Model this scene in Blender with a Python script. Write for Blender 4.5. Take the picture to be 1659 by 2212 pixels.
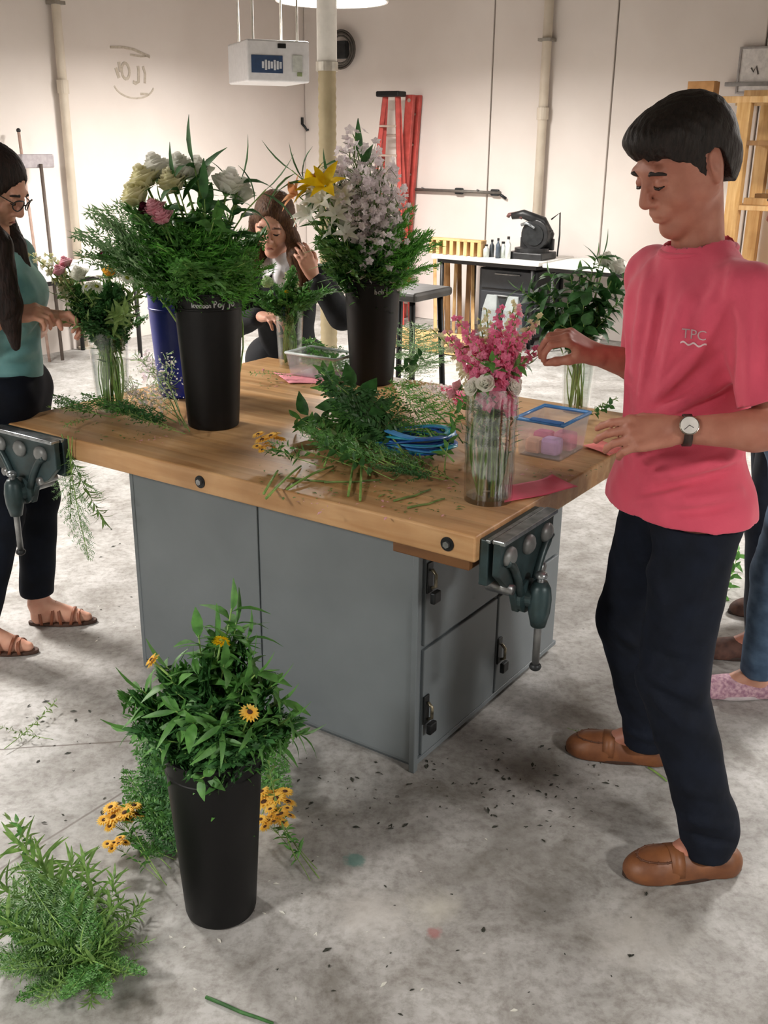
import bpy, bmesh, math, random
import numpy as np
from mathutils import Vector, Matrix

for _o in list(bpy.data.objects):
    bpy.data.objects.remove(_o, do_unlink=True)
SC = bpy.context.scene
COL = SC.collection
random.seed(7)
rng = np.random.RandomState(11)

# ------------------------------------------------------------------ camera
IMW, IMH, FPX = 1659.0, 2212.0, 2221.0
PITCH, ROLL, CAMH = 0.347, 0.012, 1.712
_cp, _sp = math.cos(PITCH), math.sin(PITCH)
FWD = np.array([0, _cp, -_sp])
_up = np.array([0, _sp, _cp])
_rt = np.array([1.0, 0, 0])
RT = math.cos(ROLL) * _rt + math.sin(ROLL) * _up
UP = -math.sin(ROLL) * _rt + math.cos(ROLL) * _up
EYE = np.array([0, 0, CAMH])
cam_data = bpy.data.cameras.new('camera')
cam = bpy.data.objects.new('camera', cam_data)
COL.objects.link(cam)
cam_data.sensor_fit = 'HORIZONTAL'
cam_data.sensor_width = 36.0
cam_data.lens = FPX / IMW * 36.0
cam_data.clip_start = 0.05
cam_data.clip_end = 100
_m = Matrix.Identity(4)
for _i in range(3):
    _m[_i][0] = RT[_i]; _m[_i][1] = UP[_i]; _m[_i][2] = -FWD[_i]; _m[_i][3] = EYE[_i]
cam.matrix_world = _m
SC.camera = cam

# ------------------------------------------------------------------ world, exposure, lamps' strength
world = bpy.data.worlds.new('world')
SC.world = world
world.use_nodes = True
world.node_tree.nodes['Background'].inputs[0].default_value = (0.9, 0.93, 1.0, 1)
world.node_tree.nodes['Background'].inputs[1].default_value = 0.0
SC.view_settings.view_transform = 'Standard'
SC.view_settings.look = 'None'
SC.view_settings.gamma = 1.0
SC.view_settings.use_curve_mapping = False
SC.view_settings.exposure = 0.22
LAMP_POWER = 165.0
LAMP_COLOR = (1.0, 0.95, 0.90)


def ray(px, py):
    return FWD + RT * (px - IMW / 2) / FPX - UP * (py - IMH / 2) / FPX


def on_z(px, py, z=0.0):
    d = ray(px, py); return EYE + d * ((z - EYE[2]) / d[2])


def on_y(px, py, y):
    d = ray(px, py); return EYE + d * (y / d[1])


# bench frame: origin A is the near corner of the bench top, u goes back along its right edge, v along the front edge
BA = np.array([0.216, 2.247, 0.0])
TH = 0.978
E1 = np.array([math.cos(TH), math.sin(TH), 0])
E2 = np.array([-math.sin(TH), math.cos(TH), 0])
TOP = 0.84


def P(u, v, z=0.0):
    q = BA + u * E1 + v * E2
    return np.array([q[0], q[1], z])


def on_u(px, py, u):
    d = ray(px, py); return EYE + d * ((u - (EYE - BA) @ E1) / (d @ E1))


def on_v(px, py, v):
    d = ray(px, py); return EYE + d * ((v - (EYE - BA) @ E2) / (d @ E2))


def uv(p):
    d = np.asarray(p) - BA; return d @ E1, d @ E2


BENCH_M = Matrix(((E1[0], E2[0], 0, BA[0]), (E1[1], E2[1], 0, BA[1]), (0, 0, 1, 0), (0, 0, 0, 1)))


# ------------------------------------------------------------------ materials
def lin(h):
    if isinstance(h, str):
        h = h.lstrip('#'); c = [int(h[i:i + 2], 16) / 255 for i in (0, 2, 4)]
    else:
        return tuple(h)[:3]
    return tuple(x / 12.92 if x <= 0.04045 else ((x + 0.055) / 1.055) ** 2.4 for x in c)


MATS = {}


def mat(name, col, rough=0.6, metal=0.0, col2=None, scale=30.0, detail=4.0, bump=0.0, bscale=None, spec=0.5,
        sss=0.0, sheen=0.0, aniso=None, trans=0.0, coat=0.0):
    if name in MATS: return MATS[name]
    m = bpy.data.materials.new(name); m.use_nodes = True
    nt = m.node_tree; b = nt.nodes['Principled BSDF']
    c = lin(col)
    b.inputs['Base Color'].default_value = (*c, 1)
    b.inputs['Roughness'].default_value = rough
    b.inputs['Metallic'].default_value = metal
    b.inputs['Specular IOR Level'].default_value = spec
    if coat: b.inputs['Coat Weight'].default_value = coat
    if sheen: b.inputs['Sheen Weight'].default_value = sheen
    if sss:
        b.inputs['Subsurface Weight'].default_value = sss
        b.inputs['Subsurface Radius'].default_value = (0.012, 0.005, 0.003)
        b.inputs['Subsurface Scale'].default_value = 0.6
    c2 = lin(col2) if col2 is not None else tuple(x * 0.8 for x in c)
    tc = nt.nodes.new('ShaderNodeTexCoord')
    mp = nt.nodes.new('ShaderNodeMapping')
    if aniso: mp.inputs['Scale'].default_value = aniso
    nt.links.new(tc.outputs['Object'], mp.inputs[0])
    nz = nt.nodes.new('ShaderNodeTexNoise')
    nz.inputs['Scale'].default_value = scale; nz.inputs['Detail'].default_value = detail
    nt.links.new(mp.outputs[0], nz.inputs['Vector'])
    rp = nt.nodes.new('ShaderNodeValToRGB')
    rp.color_ramp.elements[0].position = 0.36; rp.color_ramp.elements[0].color = (*c2, 1)
    rp.color_ramp.elements[1].position = 0.64; rp.color_ramp.elements[1].color = (*c, 1)
    nt.links.new(nz.outputs[0], rp.inputs[0])
    nt.links.new(rp.outputs[0], b.inputs['Base Color'])
    if bump:
        bp = nt.nodes.new('ShaderNodeBump'); bp.inputs['Strength'].default_value = bump
        bp.inputs['Distance'].default_value = 0.004
        if bscale:
            n2 = nt.nodes.new('ShaderNodeTexNoise'); n2.inputs['Scale'].default_value = bscale
            nt.links.new(mp.outputs[0], n2.inputs['Vector']); nt.links.new(n2.outputs[0], bp.inputs['Height'])
        else:
            nt.links.new(nz.outputs[0], bp.inputs['Height'])
        nt.links.new(bp.outputs[0], b.inputs['Normal'])
    if trans:
        tr = nt.nodes.new('ShaderNodeBsdfTranslucent')
        nt.links.new(rp.outputs[0], tr.inputs[0])
        mx = nt.nodes.new('ShaderNodeMixShader'); mx.inputs[0].default_value = trans
        out = nt.nodes['Material Output']
        nt.links.new(b.outputs[0], mx.inputs[1]); nt.links.new(tr.outputs[0], mx.inputs[2])
        nt.links.new(mx.outputs[0], out.inputs[0])
    MATS[name] = m
    return m


def glass(name, tint=(0.93, 0.96, 0.94), gloss=0.9, rough=0.03, milky=0.0, f0=.04):
    if name in MATS: return MATS[name]
    m = bpy.data.materials.new(name); m.use_nodes = True
    nt = m.node_tree; nt.nodes.remove(nt.nodes['Principled BSDF'])
    out = nt.nodes['Material Output']
    t = nt.nodes.new('ShaderNodeBsdfTransparent'); t.inputs[0].default_value = (*tint, 1)
    base = t
    if milky:
        df = nt.nodes.new('ShaderNodeBsdfDiffuse'); df.inputs[0].default_value = (*tint, 1)
        mm = nt.nodes.new('ShaderNodeMixShader'); mm.inputs[0].default_value = milky
        nt.links.new(t.outputs[0], mm.inputs[1]); nt.links.new(df.outputs[0], mm.inputs[2]); base = mm
    g = nt.nodes.new('ShaderNodeBsdfGlossy'); g.inputs['Roughness'].default_value = rough
    g.inputs[0].default_value = (gloss, gloss, gloss, 1)
    lw = nt.nodes.new('ShaderNodeLayerWeight'); lw.inputs[0].default_value = .5
    pw = nt.nodes.new('ShaderNodeMath'); pw.operation = 'POWER'; pw.inputs[1].default_value = 3.0
    nt.links.new(lw.outputs['Facing'], pw.inputs[0])
    fr = nt.nodes.new('ShaderNodeMath'); fr.operation = 'MULTIPLY_ADD'; fr.inputs[1].default_value = .55; fr.inputs[2].default_value = f0
    nt.links.new(pw.outputs[0], fr.inputs[0])
    mx = nt.nodes.new('ShaderNodeMixShader')
    nt.links.new(fr.outputs[0], mx.inputs[0]); nt.links.new(base.outputs[0], mx.inputs[1])
    nt.links.new(g.outputs[0], mx.inputs[2]); nt.links.new(mx.outputs[0], out.inputs[0])
    MATS[name] = m
    return m


def emis(name, col, strength):
    m = bpy.data.materials.new(name); m.use_nodes = True
    nt = m.node_tree; nt.nodes.remove(nt.nodes['Principled BSDF'])
    e = nt.nodes.new('ShaderNodeEmission'); e.inputs[0].default_value = (*lin(col), 1); e.inputs[1].default_value = strength
    nt.links.new(e.outputs[0], nt.nodes['Material Output'].inputs[0])
    return m


def wood(name, c1, c2, axis=0, scale=1.0, rough=0.5, strips=0.0):
    if name in MATS: return MATS[name]
    m = bpy.data.materials.new(name); m.use_nodes = True
    nt = m.node_tree; b = nt.nodes['Principled BSDF']; b.inputs['Roughness'].default_value = rough
    tc = nt.nodes.new('ShaderNodeTexCoord'); mp = nt.nodes.new('ShaderNodeMapping')
    s = [14 * scale, 14 * scale, 14 * scale]; s[axis] = 1.3 * scale
    mp.inputs['Scale'].default_value = s
    nt.links.new(tc.outputs['Object'], mp.inputs[0])
    nz = nt.nodes.new('ShaderNodeTexNoise'); nz.inputs['Scale'].default_value = 2.2; nz.inputs['Detail'].default_value = 8
    nz.inputs['Distortion'].default_value = 0.6
    nt.links.new(mp.outputs[0], nz.inputs['Vector'])
    rp = nt.nodes.new('ShaderNodeValToRGB')
    rp.color_ramp.elements[0].position = 0.3; rp.color_ramp.elements[0].color = (*lin(c2), 1)
    rp.color_ramp.elements[1].position = 0.7; rp.color_ramp.elements[1].color = (*lin(c1), 1)
    nt.links.new(nz.outputs[0], rp.inputs[0])
    # blotchy wear
    n2 = nt.nodes.new('ShaderNodeTexNoise'); n2.inputs['Scale'].default_value = 4.0; n2.inputs['Detail'].default_value = 6
    nt.links.new(tc.outputs['Object'], n2.inputs['Vector'])
    r2 = nt.nodes.new('ShaderNodeValToRGB')
    r2.color_ramp.elements[0].position = 0.35; r2.color_ramp.elements[0].color = (0.72, 0.68, 0.64, 1)
    r2.color_ramp.elements[1].position = 0.6; r2.color_ramp.elements[1].color = (1, 1, 1, 1)
    nt.links.new(n2.outputs[0], r2.inputs[0])
    mx = nt.nodes.new('ShaderNodeMix'); mx.data_type = 'RGBA'; mx.blend_type = 'MULTIPLY'; mx.inputs[0].default_value = 1.0
    nt.links.new(rp.outputs[0], mx.inputs[6]); nt.links.new(r2.outputs[0], mx.inputs[7])
    last = mx.outputs[2]
    if strips:
        sx = nt.nodes.new('ShaderNodeSeparateXYZ'); nt.links.new(tc.outputs['Object'], sx.inputs[0])
        dv = nt.nodes.new('ShaderNodeMath'); dv.operation = 'DIVIDE'; dv.inputs[1].default_value = strips
        nt.links.new(sx.outputs[0 if axis == 1 else 1], dv.inputs[0])
        fl = nt.nodes.new('ShaderNodeMath'); fl.operation = 'FLOOR'; nt.links.new(dv.outputs[0], fl.inputs[0])
        wn = nt.nodes.new('ShaderNodeTexWhiteNoise'); wn.noise_dimensions = '1D'; nt.links.new(fl.outputs[0], wn.inputs['W'])
        mr = nt.nodes.new('ShaderNodeMapRange'); mr.inputs[3].default_value = 0.82; mr.inputs[4].default_value = 1.08
        nt.links.new(wn.outputs[0], mr.inputs[0])
        m2 = nt.nodes.new('ShaderNodeMix'); m2.data_type = 'RGBA'; m2.blend_type = 'MULTIPLY'; m2.inputs[0].default_value = 1.0
        nt.links.new(last, m2.inputs[6]); nt.links.new(mr.outputs[0], m2.inputs[7]); last = m2.outputs[2]
    nt.links.new(last, b.inputs['Base Color'])
    bp = nt.nodes.new('ShaderNodeBump'); bp.inputs['Strength'].default_value = 0.15; bp.inputs['Distance'].default_value = 0.002
    nt.links.new(nz.outputs[0], bp.inputs['Height']); nt.links.new(bp.outputs[0], b.inputs['Normal'])
    MATS[name] = m
    return m


# ------------------------------------------------------------------ mesh builder
class MB:
    def __init__(s): s.v = []; s.f = []

    def add(s, vs, fs):
        o = len(s.v); s.v += [tuple(map(float, q)) for q in vs]; s.f += [tuple(o + i for i in f) for f in fs]; return s

    def box(s, c, d, R=None):
        c = np.asarray(c, float); h = np.asarray(d, float) / 2
        vs = []
        for k in range(8):
            q = np.array([h[0] * (1 if k & 1 else -1), h[1] * (1 if k & 2 else -1), h[2] * (1 if k & 4 else -1)])
            if R is not None: q = np.asarray(R) @ q
            vs.append(c + q)
        return s.add(vs, [(0, 2, 3, 1), (4, 5, 7, 6), (0, 1, 5, 4), (2, 6, 7, 3), (0, 4, 6, 2), (1, 3, 7, 5)])

    def tube(s, pts, r, n=8, cap=True, closed=False):
        pts = [np.asarray(p, float) for p in pts]; m = len(pts)
        if not hasattr(r, '__len__'): r = [r] * m
        vs = []; fs = []
        ref = None
        for i, p in enumerate(pts):
            a = pts[i - 1] if (i > 0 or closed) else p
            b = pts[(i + 1) % m] if (i < m - 1 or closed) else p
            t = b - a; t = t / (np.linalg.norm(t) + 1e-12)
            if ref is None:
                ref = np.array([0, 0, 1.0]) if abs(t[2]) < 0.9 else np.array([1.0, 0, 0])
            x = ref - t * (ref @ t); x /= np.linalg.norm(x) + 1e-12; ref = x
            y = np.cross(t, x)
            for k in range(n):
                an = 2 * math.pi * k / n
                vs.append(p + r[i] * (math.cos(an) * x + math.sin(an) * y))
        for i in range(m if closed else m - 1):
            j = (i + 1) % m
            for k in range(n):
                k2 = (k + 1) % n
                fs.append((i * n + k, i * n + k2, j * n + k2, j * n + k))
        if cap and not closed:
            fs.append(tuple(range(n))[::-1]); fs.append(tuple((m - 1) * n + k for k in range(n)))
        return s.add(vs, fs)

    def lathe(s, prof, n=32, c=(0, 0, 0), cap0=False, cap1=False):
        vs = []; fs = []; m = len(prof); c = np.asarray(c, float)
        for (r, z) in prof:
            for k in range(n):
                a = 2 * math.pi * k / n
                vs.append(c + (r * math.cos(a), r * math.sin(a), z))
        for i in range(m - 1):
            for k in range(n):
                k2 = (k + 1) % n
                fs.append((i * n + k, i * n + k2, (i + 1) * n + k2, (i + 1) * n + k))
        if cap0: fs.append(tuple(range(n))[::-1])
        if cap1: fs.append(tuple((m - 1) * n + k for k in range(n)))
        return s.add(vs, fs)

    def prism(s, poly, d, org, X, Y):
        # poly in (X,Y) plane at org, extruded by d along X x Y
        X = np.asarray(X, float); Y = np.asarray(Y, float); N = np.cross(X, Y); org = np.asarray(org, float)
        n = len(poly)
        vs = [org + a * X + b * Y for a, b in poly] + [org + a * X + b * Y + N * d for a, b in poly]
        fs = [tuple(range(n))[::-1], tuple(range(n, 2 * n))] + [(i, (i + 1) % n, n + (i + 1) % n, n + i) for i in range(n)]
        return s.add(vs, fs)

    def ball(s, c, r, n=10, m=7):
        r = np.asarray(r if hasattr(r, '__len__') else (r, r, r), float); c = np.asarray(c, float)
        vs = [c + (0, 0, -r[2])]; fs = []
        for i in range(1, m):
            p = -math.pi / 2 + math.pi * i / m
            for k in range(n):
                a = 2 * math.pi * k / n
                vs.append(c + r * (math.cos(p) * math.cos(a), math.cos(p) * math.sin(a), math.sin(p)))
        vs.append(c + (0, 0, r[2]))
        for k in range(n): fs.append((0, 1 + (k + 1) % n, 1 + k))
        for i in range(m - 2):
            for k in range(n):
                a = 1 + i * n + k; b = 1 + i * n + (k + 1) % n
                fs.append((a, b, b + n, a + n))
        t = len(vs) - 1
        for k in range(n): fs.append((t, t - n + k, t - n + (k + 1) % n))
        return s.add(vs, fs)

    def mesh(s, name, smooth=False):
        me = bpy.data.meshes.new(name); me.from_pydata(s.v, [], s.f); me.update()
        if smooth: me.polygons.foreach_set('use_smooth', [True] * len(me.polygons))
        return me

    def obj(s, name, m, parent=None, smooth=False, bevel=0.0, seg=2, auto=None):
        me = s.mesh(name, smooth); me.materials.append(m)
        o = bpy.data.objects.new(name, me); COL.objects.link(o)
        if parent is not None: o.parent = parent
        if bevel:
            md = o.modifiers.new('bevel', 'BEVEL'); md.width = bevel; md.segments = seg; md.limit_method = 'ANGLE'
            md.angle_limit = math.radians(40)
        if auto:
            me.polygons.foreach_set('use_smooth', [True] * len(me.polygons))
            try: me.set_sharp_from_angle(angle=math.radians(auto))
            except Exception: pass
        return o


def tag(o, label, cat, group=None):
    o['label'] = label; o['category'] = cat
    if group: o['group'] = group
    return o


def thing(name, label, cat, loc=(0, 0, 0), group=None, M=None):
    o = bpy.data.objects.new(name, None); COL.objects.link(o)
    o.empty_display_size = 0.05
    if M is not None: o.matrix_world = M
    else: o.matrix_world = Matrix.Translation([float(x) for x in loc])
    return tag(o, label, cat, group)


def struct(o):
    o['kind'] = 'structure'; return o


def pmat(p, X, Y, Z):
    M = Matrix.Identity(4)
    for i in range(3):
        M[i][0] = X[i]; M[i][1] = Y[i]; M[i][2] = Z[i]; M[i][3] = p[i]
    return M


def nrm(v):
    v = np.asarray(v, float); return v / (np.linalg.norm(v) + 1e-12)


def text_mesh(txt, size, extrude=0.0005):
    cu = bpy.data.curves.new('t', 'FONT'); cu.body = txt; cu.size = size; cu.extrude = extrude
    cu.align_x = 'CENTER'; cu.align_y = 'CENTER'; cu.resolution_u = 3
    o = bpy.data.objects.new('t', cu); COL.objects.link(o)
    dg = bpy.context.evaluated_depsgraph_get()
    me = bpy.data.meshes.new_from_object(o.evaluated_get(dg))
    bpy.data.objects.remove(o, do_unlink=True); bpy.data.curves.remove(cu)
    return me


# ------------------------------------------------------------------ room
def floor_material():
    m = bpy.data.materials.new('concrete_floor'); m.use_nodes = True
    nt = m.node_tree; b = nt.nodes['Principled BSDF']; L = nt.links.new
    geo = nt.nodes.new('ShaderNodeNewGeometry')
    pos = geo.outputs['Position']

    def noise(sc, det=6, rough=0.6, dist=0.0):
        n = nt.nodes.new('ShaderNodeTexNoise'); n.inputs['Scale'].default_value = sc; n.inputs['Detail'].default_value = det
        n.inputs['Roughness'].default_value = rough; n.inputs['Distortion'].default_value = dist
        L(pos, n.inputs['Vector']); return n.outputs[0]

    def ramp(src, p0, c0, p1, c1):
        r = nt.nodes.new('ShaderNodeValToRGB')
        r.color_ramp.elements[0].position = p0; r.color_ramp.elements[0].color = (*lin(c0), 1)
        r.color_ramp.elements[1].position = p1; r.color_ramp.elements[1].color = (*lin(c1), 1)
        L(src, r.inputs[0]); return r.outputs[0]

    def mul(a, c, f=1.0, mode='MULTIPLY'):
        x = nt.nodes.new('ShaderNodeMix'); x.data_type = 'RGBA'; x.blend_type = mode
        if hasattr(f, 'links') or hasattr(f, 'is_output'): L(f, x.inputs[0])
        else: x.inputs[0].default_value = f
        L(a, x.inputs[6])
        if isinstance(c, tuple): x.inputs[7].default_value = (*c, 1)
        else: L(c, x.inputs[7])
        return x.outputs[2]

    def math_(op, a, bb=None, c=None):
        n = nt.nodes.new('ShaderNodeMath'); n.operation = op
        for i, q in enumerate((a, bb, c)):
            if q is None: continue
            if isinstance(q, (int, float)): n.inputs[i].default_value = q
            else: L(q, n.inputs[i])
        return n.outputs[0]

    col = ramp(noise(0.9, 8), 0.32, '#a6a5a2', 0.66, '#c6c5c3')
    col = mul(col, ramp(noise(5.0, 8, 0.7, 0.5), 0.35, '#c4c1bc', 0.6, '#ffffff'))
    col = mul(col, ramp(noise(38, 6, 0.7), 0.3, '#cfccc8', 0.55, '#ffffff'))
    # small dark specks
    vo = nt.nodes.new('ShaderNodeTexVoronoi'); vo.inputs['Scale'].default_value = 17; vo.inputs['Randomness'].default_value = 1.0; L(pos, vo.inputs['Vector'])
    sp = math_('LESS_THAN', vo.outputs['Distance'], math_('MULTIPLY', math_('SUBTRACT', noise(9, 5), 0.56), 1.0))
    col = mul(col, (0.45, 0.44, 0.42), sp)
    sx = nt.nodes.new('ShaderNodeSeparateXYZ'); L(pos, sx.inputs[0])

    def spot(px, py, r, colr, strength, sharp=0.5, nsc=14):
        nonlocal col
        c = on_z(px, py)
        dx = math_('SUBTRACT', sx.outputs[0], float(c[0])); dy = math_('SUBTRACT', sx.outputs[1], float(c[1]))
        d = math_('SQRT', math_('ADD', math_('MULTIPLY', dx, dx), math_('MULTIPLY', dy, dy)))
        d = math_('ADD', d, math_('MULTIPLY', math_('SUBTRACT', noise(nsc, 5), 0.5), r * 1.6))
        mr = nt.nodes.new('ShaderNodeMapRange'); mr.inputs[1].default_value = r * sharp; mr.inputs[2].default_value = r
        mr.inputs[3].default_value = strength; mr.inputs[4].default_value = 0.0
        L(d, mr.inputs[0])
        col = mul(col, lin(colr), mr.outputs[0], 'MIX')

    spot(800, 1975, 0.12, '#dedbd6', 0.55, 0.1)
    spot(935, 1960, 0.09, '#e0ddd0', 0.5, 0.1)
    spot(1370, 2020, 0.16, '#d5d2cc', 0.5, 0.1)
    spot(768, 1858, 0.032, '#5f8f86', 0.75, 0.6, 40)
    spot(938, 2015, 0.022, '#b07472', 0.7, 0.5, 40)
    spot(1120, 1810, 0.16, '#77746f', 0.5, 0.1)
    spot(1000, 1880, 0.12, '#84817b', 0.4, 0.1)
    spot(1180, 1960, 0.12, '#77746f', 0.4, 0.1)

    # saw-cut joints and a crack, as lines in the floor
    def seam(p0, p1, w, dark):
        nonlocal col
        a = on_z(*p0)[:2]; c = on_z(*p1)[:2]; n = np.array([-(c - a)[1], (c - a)[0]]); n = n / np.linalg.norm(n)
        k = -(n @ a)
        d = math_('ADD', math_('ADD', math_('MULTIPLY', sx.outputs[0], float(n[0])), math_('MULTIPLY', sx.outputs[1], float(n[1]))), float(k))
        d = math_('ADD', d, math_('MULTIPLY', math_('SUBTRACT', noise(7, 4), 0.5), 0.012))
        d = math_('ABSOLUTE', d)
        mr = nt.nodes.new('ShaderNodeMapRange'); mr.inputs[1].default_value = w * 0.4; mr.inputs[2].default_value = w
        mr.inputs[3].default_value = dark; mr.inputs[4].default_value = 0
        L(d, mr.inputs[0])
        xe = nt.nodes.new('ShaderNodeMapRange'); xe.inputs[1].default_value = -.62; xe.inputs[2].default_value = -.4
        xe.inputs[3].default_value = 1; xe.inputs[4].default_value = 0; L(sx.outputs[0], xe.inputs[0])
        col = mul(col, lin('#5b5048'), math_('MULTIPLY', mr.outputs[0], xe.outputs[0]), 'MIX')

    seam((106, 1612), (341, 1597), 0.0045, 0.8)
    seam((0, 1877), (265, 1712), 0.005, 0.7)
    L(col, b.inputs['Base Color'])
    rr = nt.nodes.new('ShaderNodeMapRange'); rr.inputs[3].default_value = 0.38; rr.inputs[4].default_value = 0.6
    L(noise(3, 5), rr.inputs[0]); L(rr.outputs[0], b.inputs['Roughness'])
    bp = nt.nodes.new('ShaderNodeBump'); bp.inputs['Strength'].default_value = 0.12; bp.inputs['Distance'].default_value = 0.003
    L(noise(60, 5), bp.inputs['Height']); L(bp.outputs[0], b.inputs['Normal'])
    return m


UW, VW = 7.0, 6.03          # right wall at u = UW, left wall at v = VW
U0, V0, HC = -6.5, -7.5, 5.2
M_WALL = mat('painted_concrete', '#e4dcd6', 0.75, col2='#dbd2cb', scale=1.1, detail=6, bump=0.1, bscale=60)
M_JOINT = mat('wall_joint', '#a39b92', 0.8)
mb = MB(); mb.add([P(U0, V0), P(UW, V0), P(UW, VW), P(U0, VW)], [(0, 1, 2, 3)])
mb.add([P(U0, V0, -.1), P(UW, V0, -.1), P(UW, VW, -.1), P(U0, VW, -.1)], [(3, 2, 1, 0)])
struct(mb.obj('floor', floor_material()))
mb = MB(); mb.add([P(U0, V0, HC), P(UW, V0, HC), P(UW, VW, HC), P(U0, VW, HC)], [(3, 2, 1, 0)])
struct(mb.obj('ceiling', mat('ceiling_deck', '#7d776d', 0.85)))
RB = np.array([E1, E2, [0, 0, 1]]).T


def wall(name, c, d, m=M_WALL):
    return struct(MB().box(c, d, RB).obj(name, m))


# left wall (plain), right wall of tilt-up panels with recessed joints
wall('wall_left', P((U0 + UW) / 2, VW + .1, HC / 2), (UW - U0 + .4, .2, HC))
M_WALL2 = mat('grey_block_wall', '#a59e95', .8, col2='#989188', scale=2)
wall('wall_back', P(U0 - .1, (V0 + VW) / 2, HC / 2), (.2, VW - V0 + .4, HC), M_WALL2)
wall('wall_side', P((U0 + UW) / 2, V0 - .1, HC / 2), (UW - U0 + .4, .2, HC), M_WALL2)
wr = struct(MB().box(P(UW + .14, (V0 + VW) / 2, HC / 2), (.2, VW - V0 + .4, HC), RB).obj('wall_right', M_JOINT))
_s1 = uv(on_u(1057, 300, UW))[1]; _s2 = uv(on_u(1322, 200, UW))[1]
_edges = [VW, _s1, _s2, _s2 - 1.25, _s2 - 3.4, _s2 - 5.6, V0]
for a, b_ in zip(_edges[:-1], _edges[1:]):
    MB().box(P(UW + .025, (a + b_) / 2, HC / 2), (.05, abs(a - b_) - .014, HC), RB).obj('wall_panel', M_WALL, wr, bevel=.006)


# ------------------------------------------------------------------ pendant lamps (the room's light)
M_LENS = emis('lamp_lens_glow', LAMP_COLOR, LAMP_POWER)
M_LAMPSHELL = mat('lamp_shell_white', '#efede8', 0.5, col2='#e6e3dd')


def pendant(u, v, z, label):
    t = thing('pendant_lamp', label, 'lamp', P(u, v, z), 'round pendant lamps over the workshop')
    R = 0.39
    pr = [(R * .9 * math.sin(a), .085 - 0.012 * math.cos(a)) for a in np.linspace(0.03, math.pi / 2, 8)]
    MB().lathe(pr, 40, cap0=True).obj('lens', M_LENS, t, smooth=True)
    pr = [(R - .004, .0), (R + .008, -0.004), (R + .012, .004), (R * .95, .085), (R * .72, .16), (R * .42, .22), (.12, .25), (.11, .36), (.0, .37)]
    MB().lathe(pr, 40).obj('reflector_dome', M_LAMPSHELL, t, smooth=True)
    MB().tube([(0, 0, .36), (0, 0, HC - z)], .012, 8).obj('hanging_rod', mat('steel_rod', '#9b9a96', .4, .8), t)
    return t


_lp = on_y(717, 10, 8.05); _lu, _lv = uv(_lp)
pendant(_lu, _lv, _lp[2] + .02, 'glowing white pendant lamp above the hanging air cleaner and duct pipe')
for (u, v) in ((4.2, -.9), (.3, 3.9), (-3.9, 1.2), (-1.0, -4.2), (5.0, -4.6)):
    pendant(u, v, 2.62, 'white pendant lamp hanging out over the open workshop floor')
def mirror_x(t):
    for c in list(t.children):
        c.data.transform(Matrix.Scale(-1, 4, (1, 0, 0))); c.data.flip_normals()


# ------------------------------------------------------------------ workbench
W_, D_, TT = 1.763, 1.33, 0.068
M_TOPW = wood('maple_bench_top', '#d9b080', '#bf8f5c', axis=1, scale=1.0, rough=.45, strips=.045)
M_GREY = mat('grey_cabinet_paint', '#767e82', .45, col2='#6c7478', scale=3, detail=5)
M_GREYD = mat('grey_cabinet_inner', '#565d60', .5)
M_STEEL = mat('worn_steel', '#a9abab', .35, .85, col2='#7d7f80', scale=20)
M_DSTEEL = mat('dark_steel', '#35383a', .45, .6, col2='#232526', scale=18)
M_BRASS = mat('tarnished_latch_metal', '#a79e86', .35, .8, col2='#5a5648', scale=40)
bench = thing('workbench', 'square workbench with thick maple top on a grey metal locker base', 'workbench', M=BENCH_M)
MB().box((D_ / 2, W_ / 2, TOP - TT / 2), (D_, W_, TT)).obj('bench_top', M_TOPW, bench, bevel=.006, seg=3)
# apron block under the near corner and sub frame
cu, cv, cd, cw = .172, .266, .93, 1.085
cab_h = TOP - TT
MB().box((cu + cd / 2, cv + cw / 2, .02 + (cab_h - .02) / 2), (cd, cw, cab_h - .02)).obj('locker_body', M_GREY, bench, bevel=.004)
MB().box((.21, .13, TOP - TT - .014), (.4, .22, .028)).obj('corner_block', wood('dark_block', '#8a5f35', '#6b4626', 1), bench, bevel=.003)
MB().box((cu + cd / 2, cv + cw / 2, .012), (cd - .04, cw - .04, .024)).obj('plinth', M_GREYD, bench)
# front side: two sheet panels with a seam (facing u-)
seamv = uv(on_u(566, 1300, cu))[1]
for a, b_ in ((cv + .006, seamv - .004), (seamv + .004, cv + cw - .006)):
    MB().box((cu - .003, (a + b_) / 2, cab_h / 2 + .01), (.008, b_ - a, cab_h - .045)).obj('side_panel', M_GREY, bench, bevel=.0025)
# corner post
MB().box((cu - .002, cv - .002, cab_h / 2), (.02, .02, cab_h - .002)).obj('corner_post', M_GREY, bench, bevel=.003)
MB().box((cu - .002, cv + cw, cab_h / 2), (.016, .016, cab_h - .002)).obj('corner_post', M_GREY, bench, bevel=.003)
# right side: doors with hasps (facing v-)
mid = cu + cd * .5
for (a, b_, z0, z1) in ((cu + .03, mid - .006, .39, cab_h - .03), (cu + .03, mid - .006, .04, .378), (mid + .006, cu + cd - .03, .39, cab_h - .03), (mid + .006, cu + cd - .03, .04, .378)):
    d = MB().box(((a + b_) / 2, cv - .005, (z0 + z1) / 2), (b_ - a, .012, z1 - z0)).obj('door', M_GREY, bench, bevel=.003)
    hx = a + .012
    zz = z1 - (.145 if z0 > .3 else .19)
    h = MB().box((hx, cv - .014, zz), (.028, .006, .09)).obj('hasp_plate', M_DSTEEL, d, bevel=.002)
    MB().tube([(hx, cv - .02, zz + .025), (hx, cv - .034, zz + .012), (hx, cv - .034, zz - .022), (hx, cv - .02, zz - .03)], .005, 8).obj('hasp_staple', M_BRASS, d, smooth=True)
    MB().box((hx + .004, cv - .032, zz - .055), (.036, .016, .034)).obj('padlock', M_DSTEEL, d, bevel=.004)
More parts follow.
